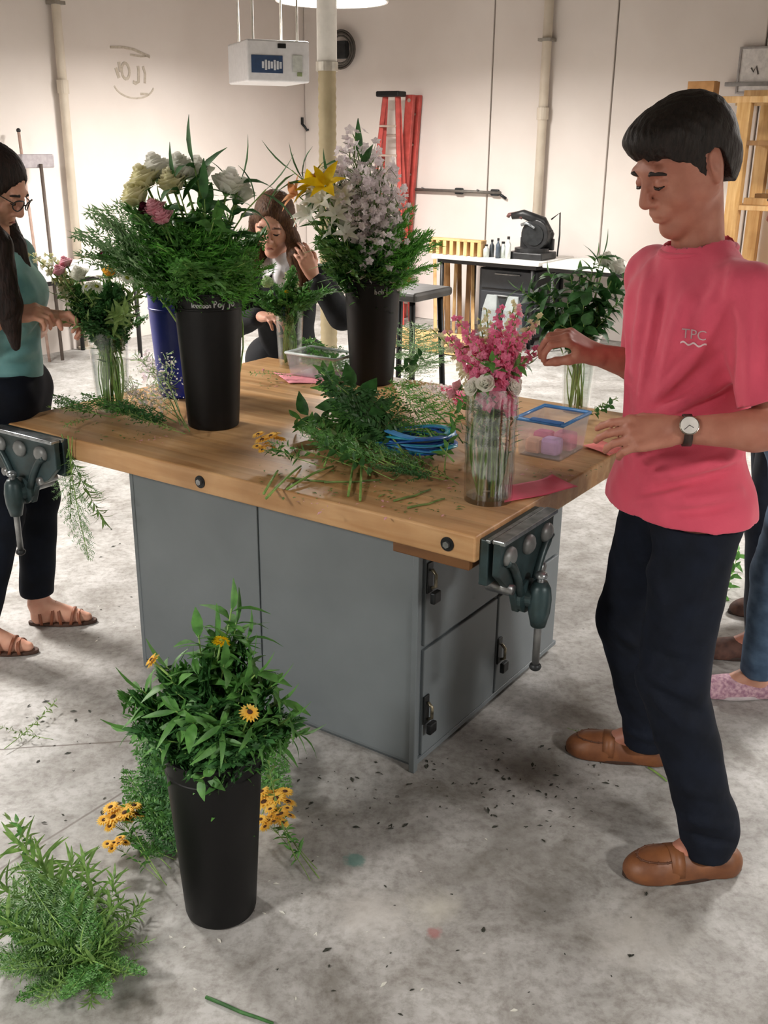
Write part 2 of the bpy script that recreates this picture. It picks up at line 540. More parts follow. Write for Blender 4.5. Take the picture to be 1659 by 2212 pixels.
# lower base ledge under doors
MB().box((cu + cd / 2, cv - .004, .03), (cd, .014, .016)).obj('base_ledge', M_GREY, bench, bevel=.002)
# bolts on the front edge
for px, py in ((967, 1167), (432, 1027)):
    u_, v_ = uv(on_u(px, py, 0)); z_ = on_u(px, py, 0)[2]; z_ = TOP - TT * .52
    w = MB().tube([(.001, v_, z_), (-.003, v_, z_)], .018, 20).obj('washer', M_DSTEEL, bench)
    MB().tube([(-.002, v_, z_), (-.010, v_, z_)], .009, 6).obj('bolt_head', M_STEEL, bench)
for v_ in (.2, 1.0):
    MB().tube([(.001 + v_, 0.001, TOP - .035), (.001 + v_, -.003, TOP - .035)], .016, 18).obj('washer', M_DSTEEL, bench)


# ------------------------------------------------------------------ vises (bench-mounted, own things)
M_VISE = mat('dark_green_vise_paint', '#33474a', .4, .2, col2='#24302f', scale=14)
M_JAW = mat('bare_jaw_steel', '#b4babd', .3, .8, col2='#868c8f', scale=30)


def vise(org, X, O, label, width=.3, gap=.055, hx=.10, hz=-.2, hlen=.19):
    # X runs along the bench edge, O points away from the bench
    X = nrm(X); O = nrm(O); Z = np.array([0, 0, 1.0])
    t = thing('bench_vise', label, 'vise', M=pmat(org, X, O, Z), group='woodworking vises on the bench')
    # local: x along the edge, y outwards, z up, 0 = bench surface
    rear = MB().box((0, .012, -.062), (width, .024, .118)).obj('rear_jaw', M_VISE, t, bevel=.003)
    MB().box((0, .022, -.006), (width, .012, .008)).obj('jaw_top_strip', M_JAW, t, bevel=.001)
    g = .024 + gap
    poly = [(-width / 2, -.004), (width / 2, -.004), (width / 2, -.09), (width / 2 - .05, -.135), (.055, -.165), (.03, -.225), (-.03, -.225), (-.055, -.165), (-width / 2 + .05, -.135), (-width / 2, -.09)]
    MB().prism(poly, .02, (0, g, 0), (-1, 0, 0), (0, 0, 1)).obj('front_jaw', M_VISE, t, bevel=.003)
    MB().box((0, g + .014, -.004), (width, .034, .012)).obj('jaw_lip', M_JAW, t, bevel=.003)
    for sx_ in (-1, 1):
        # curved ribs on the outer face
        pts = [(sx_ * (.035 + .085 * k / 6), g + .026, -.17 + .11 * math.sin(k / 6 * math.pi / 2)) for k in range(7)]
        MB().tube(pts, .011, 8).obj('jaw_rib', M_VISE, t, smooth=True)
        MB().tube([(sx_ * .085, .0, -.14), (sx_ * .085, g + .03, -.14)], .013, 12).obj('guide_rod', M_STEEL, t, smooth=True)
    for (bx, bz) in ((-.1, -.05), (.1, -.05), (.0, -.05)):
        MB().ball((bx, g + .022, bz), (.03, .016, .026), 12, 8).obj('jaw_boss', mat('grey_boss', '#7d807f', .45, .3), t, smooth=True)
    MB().tube([(0, -.05, -.185), (0, g + .06, -.185)], .015, 14).obj('screw', M_STEEL, t, smooth=True)
    MB().tube([(0, g + .02, -.185), (0, g + .03, -.185), (0, g + .034, -.185), (0, g + .05, -.185)], [.045, .045, .03, .028], 20).obj('screw_collar', M_VISE, t, smooth=False)
    yb = g + .062
    MB().lathe([(.0, .045), (.017, .045), (.026, .03), (.03, 0), (.028, -.035), (.019, -.075), (0, -.08)], 18, (0, yb, -.185)).obj('handle_hub', M_VISE, t, smooth=True)
    MB().tube([(0, yb, -.185 + .06), (0, yb, -.185 - hlen)], .0095, 12).obj('handle', M_STEEL, t, smooth=True)
    MB().ball((0, yb, -.185 + .062), (.017, .017, .011), 12, 6).obj('handle_knob', M_JAW, t, smooth=True)
    MB().ball((0, yb, -.185 - hlen), (.016, .016, .012), 12, 6).obj('handle_knob', M_DSTEEL, t, smooth=True)
    return t


vise(P(.165, 0, TOP - .008), -E1, -E2, 'dark green bench vise on the bench side beside the man in pink', .29, .012)
vise(P(0, 1.60, TOP), E2, -E1, 'dark green bench vise on the bench edge beside the girl in jeans', .33, .012, hlen=.2)

# ------------------------------------------------------------------ buckets and vases
M_BLACKP = mat('black_plastic', '#0b0b0c', .5, col2='#09090a', scale=9, spec=.28)
M_BLUEP = mat('blue_plastic', '#1c2f9c', .38, col2='#182a8e', scale=9)
M_CHALK = mat('chalk_pen', '#b4b4b4', .8)
M_GLASS = glass('clear_vase_glass', (.975, .985, .978))
M_WATER = glass('vase_water', (.965, .985, .972), rough=.0)


def bucket(p, h=.43, rt=.104, rb=.082, m=None, label='', name='flower_bucket', group=None, rings=True, n=48):
    t = thing(name, label, 'bucket', p, group)
    th = .003
    prof = [(0, 0), (rb - .008, 0), (rb - .002, .004), (rb, .012)]
    prof += [(rb + (rt - rb) * k / 8, .012 + (h - .06) * k / 8) for k in range(1, 8)]
    r9 = rb + (rt - rb) * .93
    prof += [(r9, h - .052), (r9 + .003, h - .05), (r9 + .003, h - .046), (r9 + .001, h - .044)] if rings else []
    prof += [(rt, h - .006), (rt + .004, h - .004), (rt + .004, h), (rt - .002, h + .001), (rt - th, h - .004)]
    prof += [(rb - th + (rt - rb) * k / 6, .008 + (h - .016) * k / 6) for k in range(5, -1, -1)] + [(0, .008)]
    MB().lathe(prof, n).obj('bucket_wall', m or M_BLACKP, t, auto=30)
    return t


def wrap_marks(t, strokes, r0, h, az, zc, w=.0022, m=None):
    # hand-drawn pen strokes wrapped on the bucket's face; strokes: list of point lists (s along the face, z)
    for st in strokes:
        pts = []
        for (a, z) in st:
            th = az + a / r0; pts.append((r0 * math.cos(th), r0 * math.sin(th), zc + z))
        MB().tube(pts, w, 6).obj('pen_mark', m or M_CHALK, t, smooth=True)


def bez(f, n=10): return [f(k / (n - 1)) for k in range(n)]


def script(letters, x0=0.0, s=.012):
    # simple joined handwriting; returns strokes
    G = {
        'e': lambda x: bez(lambda t: (x + .5 * s + .45 * s * math.cos(-t * 5.4 + .3), .42 * s * math.sin(-t * 5.4 + .3) * -1 + .1 * s), 12),
        'a': lambda x: bez(lambda t: (x + .5 * s + .4 * s * math.cos(t * 7.2), .42 * s * math.sin(t * 7.2)), 14),
        'o': lambda x: bez(lambda t: (x + .5 * s + .42 * s * math.cos(t * 6.6 + 1.5), .45 * s * math.sin(t * 6.6 + 1.5)), 14),
        'n': lambda x: [(x, -.4 * s), (x, .4 * s), (x + .02 * s, .1 * s), (x + .3 * s, .42 * s), (x + .6 * s, .3 * s), (x + .65 * s, -.4 * s)],
        'm': lambda x: [(x, -.4 * s), (x, .4 * s), (x + .25 * s, .42 * s), (x + .4 * s, -.3 * s), (x + .45 * s, .3 * s), (x + .7 * s, .42 * s), (x + .85 * s, -.4 * s)],
        'l': lambda x: [(x + .2 * s, 1.0 * s), (x + .2 * s, -.4 * s), (x + .4 * s, -.42 * s)],
        'y': lambda x: [(x, .4 * s), (x + .25 * s, -.35 * s), (x + .6 * s, .42 * s), (x + .3 * s, -.9 * s), (x, -1.05 * s)],
        'P': lambda x: [(x + .1 * s, -.5 * s), (x + .1 * s, 1.0 * s), (x + .5 * s, 1.05 * s), (x + .75 * s, .7 * s), (x + .5 * s, .3 * s), (x + .1 * s, .25 * s)],
        'J': lambda x: [(x, .95 * s), (x + .8 * s, 1.0 * s), (x + .45 * s, .95 * s), (x + .45 * s, -.6 * s), (x + .2 * s, -1.0 * s), (x - .1 * s, -.8 * s)],
        'b': lambda x: [(x + .1 * s, 1.0 * s), (x + .1 * s, -.4 * s), (x + .5 * s, -.4 * s), (x + .7 * s, 0), (x + .4 * s, .4 * s), (x + .1 * s, .2 * s)],
    }
    out = []; x = x0
    for ch in letters:
        if ch == ' ': x += .7 * s; continue
        if ch in G: out.append(G[ch](x))
        x += (1.0 if ch != 'l' else .55) * s
    return out


def face_az(p): return math.atan2(-p[1], -p[0])


pA = on_z(462, 918, TOP); pB = on_z(803, 826, TOP); pF = on_z(478, 1958, 0); pBl = on_z(392, 852, TOP)
bA = bucket(pA, label='tall black flower bucket with white pen writing on the bench, fern bouquet inside')
wrap_marks(bA, script('leaaaan', -.052, .0095), .1035, .43, face_az(pA), .395)
wrap_marks(bA, script('Pay Jo', .016, .0125), .1035, .43, face_az(pA), .397)
bB = bucket(pB, label='tall black flower bucket at the far bench edge holding white waxflowers')
wrap_marks(bB, script('bab', .008, .0125), .1014, .43, face_az(pB), .352)
wrap_marks(bB, [[(.055, .018), (.055, -.012)], [(.064, .002), (.09, .003)]], .1014, .43, face_az(pB), .352)
bF = bucket(pF, label='tall black flower bucket standing on the concrete floor', h=.445, rt=.107, rb=.083)
bBl = bucket(pBl, h=.36, rt=.098, rb=.078, m=M_BLUEP, label='blue plastic flower bucket behind the black bucket')
pGl = on_z(246, 892, TOP); pCn = on_z(627, 792, TOP); pPk = on_z(1054, 1078, TOP); pRt = on_z(1243, 888, TOP)


def vase(p, h, rt, rb, label, water=.5, m=None, pressed=0.0, n=40, flare=0.0):
    t = thing('glass_vase', label, 'vase', p)
    th = .004; prof = [(0, 0), (rb, 0)]
    K = 24
    for k in range(K + 1):
        s = k / K
        r = rb + (rt - rb) * s + flare * max(0, s - .8) ** 2
        prof.append((r, h * s))
    prof += [(rt + flare * .04 - th, h)]
    for k in range(K, -1, -1):
        s = k / K
        r = rb + (rt - rb) * s + flare * max(0, s - .8) ** 2
        prof.append((r - th, max(.012, h * s)))
    prof.append((0, .012))
    b = MB().lathe(prof, n)
    if pressed:
        v2 = []
        for (x, y, z) in b.v:
            r = math.hypot(x, y)
            if r > rb * .85 and 0.01 < z < h - .02:
                a = math.atan2(y, x)
                k = 1 + pressed * math.cos(a * 9 + (z * 42)) * math.cos(a * 9 - (z * 42)) / r
                x *= k; y *= k
            v2.append((x, y, z))
        b.v = v2
    b.obj('glass', m or M_GLASS, t, auto=35)
    if water:
        rw = rb + (rt - rb) * water
        MB().lathe([(0, .013), (rb - th - .001, .013), (rw - th - .001, h * water), (0, h * water)], 32).obj('water', M_WATER, t, smooth=False)
    return t


vase(pGl, .285, .066, .052, 'tapered clear glass vase of mixed flowers before the girl in teal', .6)
vase(pCn, .25, .058, .045, 'slim clear glass vase of greenery before the girl in black', .5)
vase(pPk, .30, .066, .062, 'pressed clear glass vase of pink snapdragons beside the man', .62, pressed=.0022, n=108, m=glass('pressed_glass', (.95, .955, .95), f0=.1))
vase(pRt, .27, .062, .045, 'tapered clear glass vase of dark glossy leaves at the bench corner', .6, flare=.3)

# ------------------------------------------------------------------ clear tubs
M_CLEARP = glass('clear_tub_plastic', (.96, .97, .985), rough=.12, milky=.12)


def tub(p0, X, Y, lx, ly, h, m_rim, label, taper=.88, name='plastic_tub'):
    X = nrm(X); Y = nrm(Y)
    t = thing(name, label, 'tub', M=pmat(p0, X, Y, np.array([0, 0, 1.0])))
    a, b_ = lx / 2, ly / 2; th = .003
    b = MB()
    def ring(k, z): return [(-a * k, -b_ * k, z), (a * k, -b_ * k, z), (a * k, b_ * k, z), (-a * k, b_ * k, z)]
    vs = ring(taper, 0) + ring(1, h) + ring(1 - .02, h) + ring(taper - .02, .004)
    fs = [(3, 2, 1, 0)]
    for lvl in range(3):
        for i in range(4):
            j = (i + 1) % 4; fs.append((lvl * 4 + i, lvl * 4 + j, lvl * 4 + 4 + j, lvl * 4 + 4 + i))
    fs.append((12, 13, 14, 15))
    b.add(vs, fs).obj('tub_body', M_CLEARP, t, bevel=.004)
    r = MB().tube([(-a, -b_, h), (a, -b_, h), (a, b_, h), (-a, b_, h)], .006, 8, closed=True)
    r.obj('rim', m_rim, t, smooth=True)
    return t


bx0 = on_z(1112, 985, TOP); bx1 = on_z(1212, 1003, TOP); bx2 = on_z(1250, 960, TOP)
bc = P(.75, .165, TOP)
tb = tub(bc, E2, -E1, .15, .19, .112, mat('blue_tub_rim', '#4d8fd0', .35), 'clear plastic tub with blue rim and pink foam inside, beside the pink flowers')
tub(P(1.17, 1.345, TOP + .006), E2, -E1, .24, .16, .085, mat('clear_rim', '#c9d2d0', .3), 'clear plastic tub full of clippings beside the far black bucket')
# folded blue lid strip on the tub
MB().box((-.02, .088, .116), (.1, .025, .006)).obj('lid_strip', mat('blue_lid', '#2f74c2', .35), tb, bevel=.002)
M_PINKF = mat('pink_foam', '#e8809c', .7, col2='#d96a8c', scale=60)
for i, (dx, dy, s, c) in enumerate(((-.03, -.03, .055, '#e98aa6'), (.035, -.02, .05, '#e9709a'), (-.02, .04, .05, '#d9a6d8'), (.03, .05, .045, '#efb08f'))):
    f = MB().box((bc[0] + dx * E2[0] - dy * E1[0], bc[1] + dx * E2[1] - dy * E1[1], TOP + .006 + s / 2), (s, s * 1.1, s), RB).obj('foam_block', mat('foam_%d' % i, c, .8), None, bevel=.01)
    tag(f, 'small %s foam block inside the clear tub with blue rim' % ('pale pink', 'hot pink', 'lilac', 'peach')[i], 'foam block')

# ------------------------------------------------------------------ pink papers
def paper(pts, z, m, label, curl=0.0, name='paper_sheet'):
    # quad sheet with a slight curl, real thickness
    a, b_, c, d = [np.asarray(q, float)[:2] for q in pts]
    N = 10; vs = []; fs = []
    for i in range(N + 1):
        for j in range(N + 1):
            s, t = i / N, j / N
            q = (a * (1 - s) + b_ * s) * (1 - t) + (d * (1 - s) + c * s) * t
            zz = z + curl * (abs(s - .5) * 2) ** 2 * (.4 + t) + .0015 * math.sin(9 * s + 4 * t)
            vs.append((q[0], q[1], zz))
    for i in range(N):
        for j in range(N):
            k = i * (N + 1) + j; fs.append((k, k + N + 1, k + N + 2, k + 1))
    o = MB().add(vs, fs).obj(name, m, smooth=True)
    md = o.modifiers.new('s', 'SOLIDIFY'); md.thickness = .0008; md.offset = 1
    return tag(o, label, 'paper')


M_PINKP = mat('pink_paper', '#f06a86', .7, col2='#e85f7c', scale=12)
paper([P(.245, .055), P(.475, -.045), P(.515, .05), P(.36, .115)], TOP + .002, M_PINKP, 'pink paper sheet hanging over the bench edge above the vise', .006)
paper([P(.80, .0), P(.9, -.0), P(.93, .09), P(.84, .11)], TOP + .002, mat('salmon_paper', '#f2847f', .7), 'small salmon paper scrap between the tub and the man', .006)
paper([P(.98, 1.36), P(1.12, 1.20), P(1.24, 1.30), P(1.08, 1.52)], TOP + .002, mat('light_pink_paper', '#f19aa6', .7), 'pale pink paper sheet at the far bench edge', .004)

# ------------------------------------------------------------------ coil of blue ribbon
c0_ = on_z(897, 985, TOP)
M_RB = [mat('ribbon_blue', '#1f63b8', .35, col2='#174f98'), mat('ribbon_teal', '#3fb2c4', .35, col2='#2c93a8'), mat('ribbon_sky', '#5aa6e6', .35, col2='#3f8fd4'), mat('ribbon_navy', '#1b3f86', .4)]
c0_ = on_z(897, 968, TOP + .03)
rc = thing('ribbon_coil', 'loose coil of blue and teal ribbon lying on the bench clippings', 'ribbon', c0_)
for k in range(11):
    ph = rng.rand() * 6; rx = .098 + .018 * rng.rand() - .006 * (k % 3); ry = .062 + .02 * rng.rand()
    z0 = .008 + .0042 * k; b = MB(); N = 36; vs = []; fs = []
    tl = .02 * (rng.rand() - .5)
    wd = .012
    for i in range(N):
        a = 2 * math.pi * i / N
        r = 1 + .06 * math.sin(3 * a + ph)
        x, y = rx * r * math.cos(a) + .01 * math.sin(ph), ry * r * math.sin(a) + .008 * math.cos(ph)
        z = z0 + .006 * math.sin(2 * a + ph) + tl * math.cos(a)
        z = max(z, .006)
        nx, ny = math.cos(a), math.sin(a)
        vs += [(x - nx * wd, y - ny * wd, z), (x + nx * wd, y + ny * wd, z - .002)]
    for i in range(N):
        j = (i + 1) % N; fs.append((2 * i, 2 * i + 1, 2 * j + 1, 2 * j))
    o = b.add(vs, fs).obj('ribbon_loop', M_RB[k % 4], rc, smooth=True)
    md = o.modifiers.new('s', 'SOLIDIFY'); md.thickness = .003

# ------------------------------------------------------------------ back of the workshop
M_WHITEP = mat('white_laminate', '#efeeea', .4, col2='#e6e5e0')
M_TABF = mat('dark_table_frame', '#2c2b2b', .5, .4)
M_PIPE = mat('cream_pipe_paint', '#cfc4b4', .5, col2='#c5baa9', scale=8)


def wall_pipe(px0, py0, plane, pos, r, zc, label):
    p = on_v(px0, py0, pos) if plane == 'v' else on_u(px0, py0, pos)
    t = thing('wall_pipe', label, 'pipe', (p[0], p[1], 0), 'pipes down the walls')
    MB().tube([(0, 0, .02), (0, 0, HC - .01)], r, 16).obj('pipe', M_PIPE, t, smooth=True)
    MB().tube([(0, 0, zc - .05), (0, 0, zc + .05)], r * 1.28, 16).obj('coupling', M_PIPE, t, smooth=False)
    for z in (.6, zc + .6, 3.6):
        MB().box((0, 0, z), (r * 2.9, r * 2.9, .025), RB).obj('pipe_clip', mat('pipe_clip_steel', '#9a958c', .4, .6), t)
    MB().tube([(0, 0, 0), (0, 0, .02)], r * 1.7, 16).obj('floor_flange', M_PIPE, t)
    return t


wall_pipe(130, 120, 'v', VW - .06, .036, 2.08, 'cream wall pipe beside the upturned broom')
wall_pipe(1180, 120, 'u', UW - .06, .042, 1.95, 'cream wall pipe behind the black bench machine')

# duct drop: white pipe above, ribbed tan hose below
dp = on_y(706, 100, 6.0)
dt = thing('dust_duct', 'white vertical duct pipe with tan ribbed hose below it', 'duct', (dp[0], dp[1], 0))
zj = on_y(708, 143, 6.0)[2]
MB().tube([(0, 0, zj - .01), (0, 0, HC - .01)], .054, 24).obj('upper_pipe', mat('white_duct', '#e9e5dc', .45, col2='#e2ded5'), dt, smooth=True)
prof = []
nz = 90
for k in range(nz + 1):
    prof.append((.046 + .004 * (k % 2), .04 + (zj - .04) * k / nz))
MB().lathe(prof, 20).obj('hose', mat('tan_hose', '#b3a482', .6, col2='#a39472', scale=6), dt, smooth=True)
MB().tube([(0, 0, zj - .025), (0, 0, zj + .02)], .06, 24).obj('hose_clamp', mat('clamp_ring', '#d5cfc2', .4, .3), dt)
MB().box((0, 0, .03), (.2, .2, .06), RB).obj('floor_sweep', M_TABF, dt, bevel=.01)

# air cleaner hung from the ceiling
ap = on_y(533, 83, 7.0); ap2 = on_y(668, 70, 7.15)
X = nrm([ap2[0] - ap[0], ap2[1] - ap[1], 0]); Yd = np.array([-X[1], X[0], 0])
L_ = np.linalg.norm((ap2 - ap)[:2]); hh = .245; dd = .52
at_ = thing('air_cleaner', 'white boxy air cleaner with blue label hanging on ceiling wires', 'air cleaner', M=pmat((ap[0], ap[1], 0), X, Yd, np.array([0, 0, 1.0])))
z1_ = ap[2]; z0_ = z1_ - hh
M_ACW = mat('white_sheet_metal', '#e4e4e6', .4, col2='#dcdcde')
MB().box((L_ / 2, dd / 2, (z0_ + z1_) / 2), (L_, dd, hh)).obj('housing', M_ACW, at_, bevel=.012, seg=3)
MB().box((L_ * .31, -.003, z0_ + hh * .42), (L_ * .5, .006, hh * .42)).obj('label_plate', mat('dark_blue_label', '#2a4468', .4), at_, bevel=.002)
for k in range(7):
    MB().box((L_ * (.24 + .047 * k), -.0075, z0_ + hh * .40), (L_ * .034, .003, hh * (.16 + .04 * ((k * 5) % 3)))).obj('label_lettering', mat('label_white', '#d9dde4', .5), at_)
MB().box((L_ * .55, -.004, z0_ + hh * .86), (L_ * .13, .01, hh * .11)).obj('switch', M_BLACKP, at_, bevel=.003)
MB().box((L_ * .80, -.004, z0_ + hh * .45), (L_ * .16, .006, hh * .42)).obj('control_panel', mat('control_grey', '#cfd3cc', .4), at_, bevel=.003)
MB().box((L_ * .83, -.007, z0_ + hh * .2), (L_ * .08, .006, hh * .1)).obj('badge', mat('green_badge', '#8d9a6c', .5), at_, bevel=.002)
MB().box((L_ + .004, dd * .42, z0_ + hh * .52), (.012, dd * .62, hh * .66)).obj('filter_grille', mat('filter_dark', '#3a3b40', .7), at_)
for k in range(7):
    MB().box((L_ + .011, dd * (.15 + .09 * k), z0_ + hh * .52), (.006, .006, hh * .68)).obj('grille_bar', M_ACW, at_)
for (fx, fy) in ((.13, .1), (.84, .1), (.13, .8), (.84, .8)):
    MB().tube([(L_ * fx, dd * fy, z1_), (L_ * fx, dd * fy, HC - .01)], .008, 6).obj('hanging_wire', mat('white_cord', '#d8d2c6', .5), at_)

# hose reel on the right wall
rp_ = on_u(742, 108, UW - .03)
hr = thing('hose_reel', 'dark ring hose reel on the wall behind the white duct pipe', 'hose reel', M=pmat(rp_, -E2, np.array([0, 0, 1.0]), -E1))
for r_, w_ in ((.15, .012), (.172, .01), (.125, .01)):
    MB().tube([(r_ * math.cos(a), r_ * math.sin(a), .05) for a in np.linspace(0, 2 * math.pi, 33)[:-1]], w_, 8, closed=True).obj('hose_ring', mat('dark_hose', '#4b4640', .6), hr, smooth=True)
MB().box((0, 0, .02), (.12, .16, .07)).obj('reel_bracket', M_DSTEEL, hr, bevel=.005)

# painted logo on the left wall (faint brush marks) : kept as lettering on the wall
lp_ = on_v(288, 160, VW - .001)
lg = thing('wall_lettering', 'faint grey painted lettering and arcs on the concrete wall', 'wall sign', M=pmat(lp_, E1, np.array([0, 0, 1.0]), -E2))
M_FAINT = mat('faint_grey_paint', '#b3a898', .8, col2='#c6bcae', scale=40)


def stroke(par, pts, w, m=M_FAINT):
    pts = [np.array(q, float) for q in pts]; vs = []; fs = []
    for i, q in enumerate(pts):
        t_ = pts[min(i + 1, len(pts) - 1)] - pts[max(i - 1, 0)]; t_ = t_ / (np.linalg.norm(t_) + 1e-9)
        n_ = np.array([-t_[1], t_[0]]) * w / 2
        vs += [(*(q - n_), .0), (*(q + n_), .0), (*(q - n_), .003), (*(q + n_), .003)]
    for i in range(len(pts) - 1):
        a = 4 * i; b_ = a + 4
        fs += [(a + 2, a + 3, b_ + 3, b_ + 2), (a, b_, b_ + 1, a + 1), (a, a + 2, b_ + 2, b_), (a + 1, b_ + 1, b_ + 3, a + 3)]
    return MB().add(vs, fs).obj('lettering_stroke', m, par)


def arc(cx, cy, rx, ry, a0, a1, n=16): return [(cx + rx * math.cos(a), cy + ry * math.sin(a)) for a in np.linspace(a0, a1, n)]


q_ = .0048  # metres per photo pixel at the wall
stroke(lg, [(-50 * q_, 40 * q_), (-20 * q_, 42 * q_), (5 * q_, 40 * q_), (42 * q_, 30 * q_)], .02)
stroke(lg, [(-5 * q_, 31 * q_), (20 * q_, 30 * q_), (42 * q_, 32 * q_)], .015)
stroke(lg, [(-40 * q_, 8 * q_), (-34 * q_, -8 * q_)], .03)
stroke(lg, [(-32 * q_, 18 * q_), (-30 * q_, 2 * q_)], .03)
stroke(lg, arc(-18 * q_, 4 * q_, 9 * q_, 13 * q_, 0, 2 * math.pi), .024)
stroke(lg, [(-2 * q_, -13 * q_), (4 * q_, -15 * q_), (11 * q_, -12 * q_), (13 * q_, 8 * q_), (12 * q_, 14 * q_)], .028)
stroke(lg, [(24 * q_, 14 * q_), (28 * q_, 2 * q_), (26 * q_, -14 * q_)], .024)
stroke(lg, arc(0, -15 * q_, 48 * q_, 25 * q_, math.pi * 1.08, math.pi * 1.92), .014)
stroke(lg, [(14 * q_, -32 * q_), (32 * q_, -32 * q_)], .02)

# small dark outlet on the left wall
op = on_v(653, 268, VW - .012)
ol = thing('wall_hook', 'small dark metal hook on the wall near the corner', 'hook', M=pmat(op, E1, np.array([0, 0, 1.0]), -E2))
MB().box((0, .03, 0), (.025, .07, .02)).obj('hook_plate', M_DSTEEL, ol, bevel=.003)
MB().tube([(0, 0, .0), (.01, -.03, .03), (.03, -.06, .035), (.04, -.05, .05)], .012, 8).obj('hook_arm', M_DSTEEL, ol, smooth=True)

# upturned push broom and a pole leaning on the left wall
br = on_v(78, 348, VW - .2)
bt = thing('push_broom', 'upturned push broom with grey head leaning on the wall', 'broom', (br[0], br[1], 0))
zt = br[2]
MB().box((0, 0, zt), (.30, .06, .10), RB).obj('broom_head', mat('broom_grey', '#aaa3a6', .7), bt, bevel=.01)
dx = on_v(105, 540, VW - .3) - br
MB().tube([(.04, -.02, zt - .02), (dx[0] * 1.9 - .0, dx[1] * 1.9, 0.02)], .014, 8).obj('handle', mat('broom_handle', '#5c5048', .6), bt, smooth=True)
pp_ = on_v(52, 400, VW - .12)
ptg = thing('wooden_pole', 'thin pinkish wooden pole leaning on the wall beside the broom', 'pole', (pp_[0], pp_[1], 0))
MB().tube([(0, 0, 1.75), (.10, -.12, .0)], .012, 8).obj('shaft', mat('pole_wood', '#b79a8c', .6), ptg, smooth=True)
MB().ball((0, 0, 1.75), .018, 8, 6).obj('end_cap', M_TABF, ptg, smooth=True)


def long_table(u0, u1, v0, v1, h, label, legs=True):
    t = thing('worktable', label, 'table', M=BENCH_M)
    MB().box(((u0 + u1) / 2, (v0 + v1) / 2, h - .016), (u1 - u0, abs(v1 - v0), .032)).obj('table_top', M_WHITEP, t, bevel=.006)
    MB().box(((u0 + u1) / 2, (v0 + v1) / 2, h - .05), (u1 - u0 - .08, abs(v1 - v0) - .08, .035)).obj('apron', M_TABF, t)
    for u in (u0 + .06, u1 - .06):
        for v in (v0 + .08, v1 - .08):
            MB().tube([(u, v, 0), (u, v, h - .05)], .018, 8).obj('leg', M_TABF, t, smooth=True)
    return t


tA = on_z(935, 553, .75); tC = on_z(1335, 583, .75)
uA, vA = uv(tA); uC, vC = uv(tC)
uT0 = 6.1; vA = uv(on_u(932, 553, uT0))[1]
vm = uv(on_u(1165, 565, uT0))[1]; ve = uv(on_u(1420, 590, uT0))[1]
long_table(uT0, uT0 + .72, vm + .005, vA, .75, 'white worktable carrying the black machine and wooden block rack')
long_table(uT0 + .02, uT0 + .72, ve, vm - .02, .745, 'white worktable behind the dark leafy vase', )
lt0 = uv(on_v(100, 548, VW - .8))[0]; lt1 = uv(on_v(250, 548, VW - .8))[0]
t = thing('worktable', 'white worktable along the wall behind the girl in teal', 'table', M=BENCH_M)
MB().box(((lt0 + lt1) / 2, VW - .45, .734), (lt1 - lt0 + .5, .8, .032)).obj('table_top', M_WHITEP, t, bevel=.006)
MB().box(((lt0 + lt1) / 2, VW - .45, .70), (lt1 - lt0 + .42, .72, .035)).obj('apron', M_TABF, t)
for u in (lt0 - .18, lt1 + .18):
    for v in (VW - .8, VW - .1):
        MB().tube([(u, v, 0), (u, v, .7)], .018, 8).obj('leg', M_TABF, t, smooth=True)

# wooden block rack on the table (row of slotted blocks)
M_PINE = wood('pine_wood', '#e0bd8a', '#c79a5f', 2, 1.0, .6)
M_PINE_D = wood('brown_wood', '#9b7447', '#75532f', 2, 1.0, .6)
v0_ = uv(on_u(1038, 545, uT0 + .1))[1]; v1_ = uv(on_u(934, 545, uT0 + .1))[1]
rk = thing('wooden_rack', 'row of small pine compartments standing on the white worktable', 'rack', M=BENCH_M)
n_ = 7
for k in range(n_ + 1):
    v = v0_ + (v1_ - v0_) * k / n_
    MB().box((uT0 + .12, v, .75 + .062), (.1, .035, .12)).obj('divider', M_PINE, rk, bevel=.002)
MB().box((uT0 + .12, (v0_ + v1_) / 2, .75 + .132), (.1, v1_ - v0_ + .035, .018)).obj('top_board', M_PINE, rk, bevel=.002)
MB().box((uT0 + .165, (v0_ + v1_) / 2, .75 + .065), (.012, v1_ - v0_, .115)).obj('back_board', M_PINE_D, rk)

# bottles and jars next to it
for i, (px, h, r, c) in enumerate(((1050, .11, .026, '#b9c0ba'), (1062, .15, .022, '#3c4246'), (1075, .17, .02, '#44505c'), (1086, .14, .03, '#d4dcd6'), (1097, .19, .024, '#dfe4e0'))):
    p = on_u(px, 550, uT0 + .12 + .05 * (i % 2)); p[2] = .75
    t = thing('bottle', ('squat grey jar at the end of the pine rack', 'short dark bottle beside the squat grey jar', 'tall dark blue bottle among pale bottles', 'wide pale bottle beside the dark blue bottle', 'tall white bottle next to the black machine')[i], 'bottle', p, 'bottles on the white worktable')
    MB().lathe([(0, 0), (r, 0), (r, h * .65), (r * .45, h * .78), (r * .4, h * .9), (0, h * .9)], 14).obj('body', mat('bottle_%d' % i, c, .3), t, smooth=True)
    MB().lathe([(0, h * .88), (r * .5, h * .88), (r * .5, h), (0, h)], 12).obj('cap', M_TABF, t)

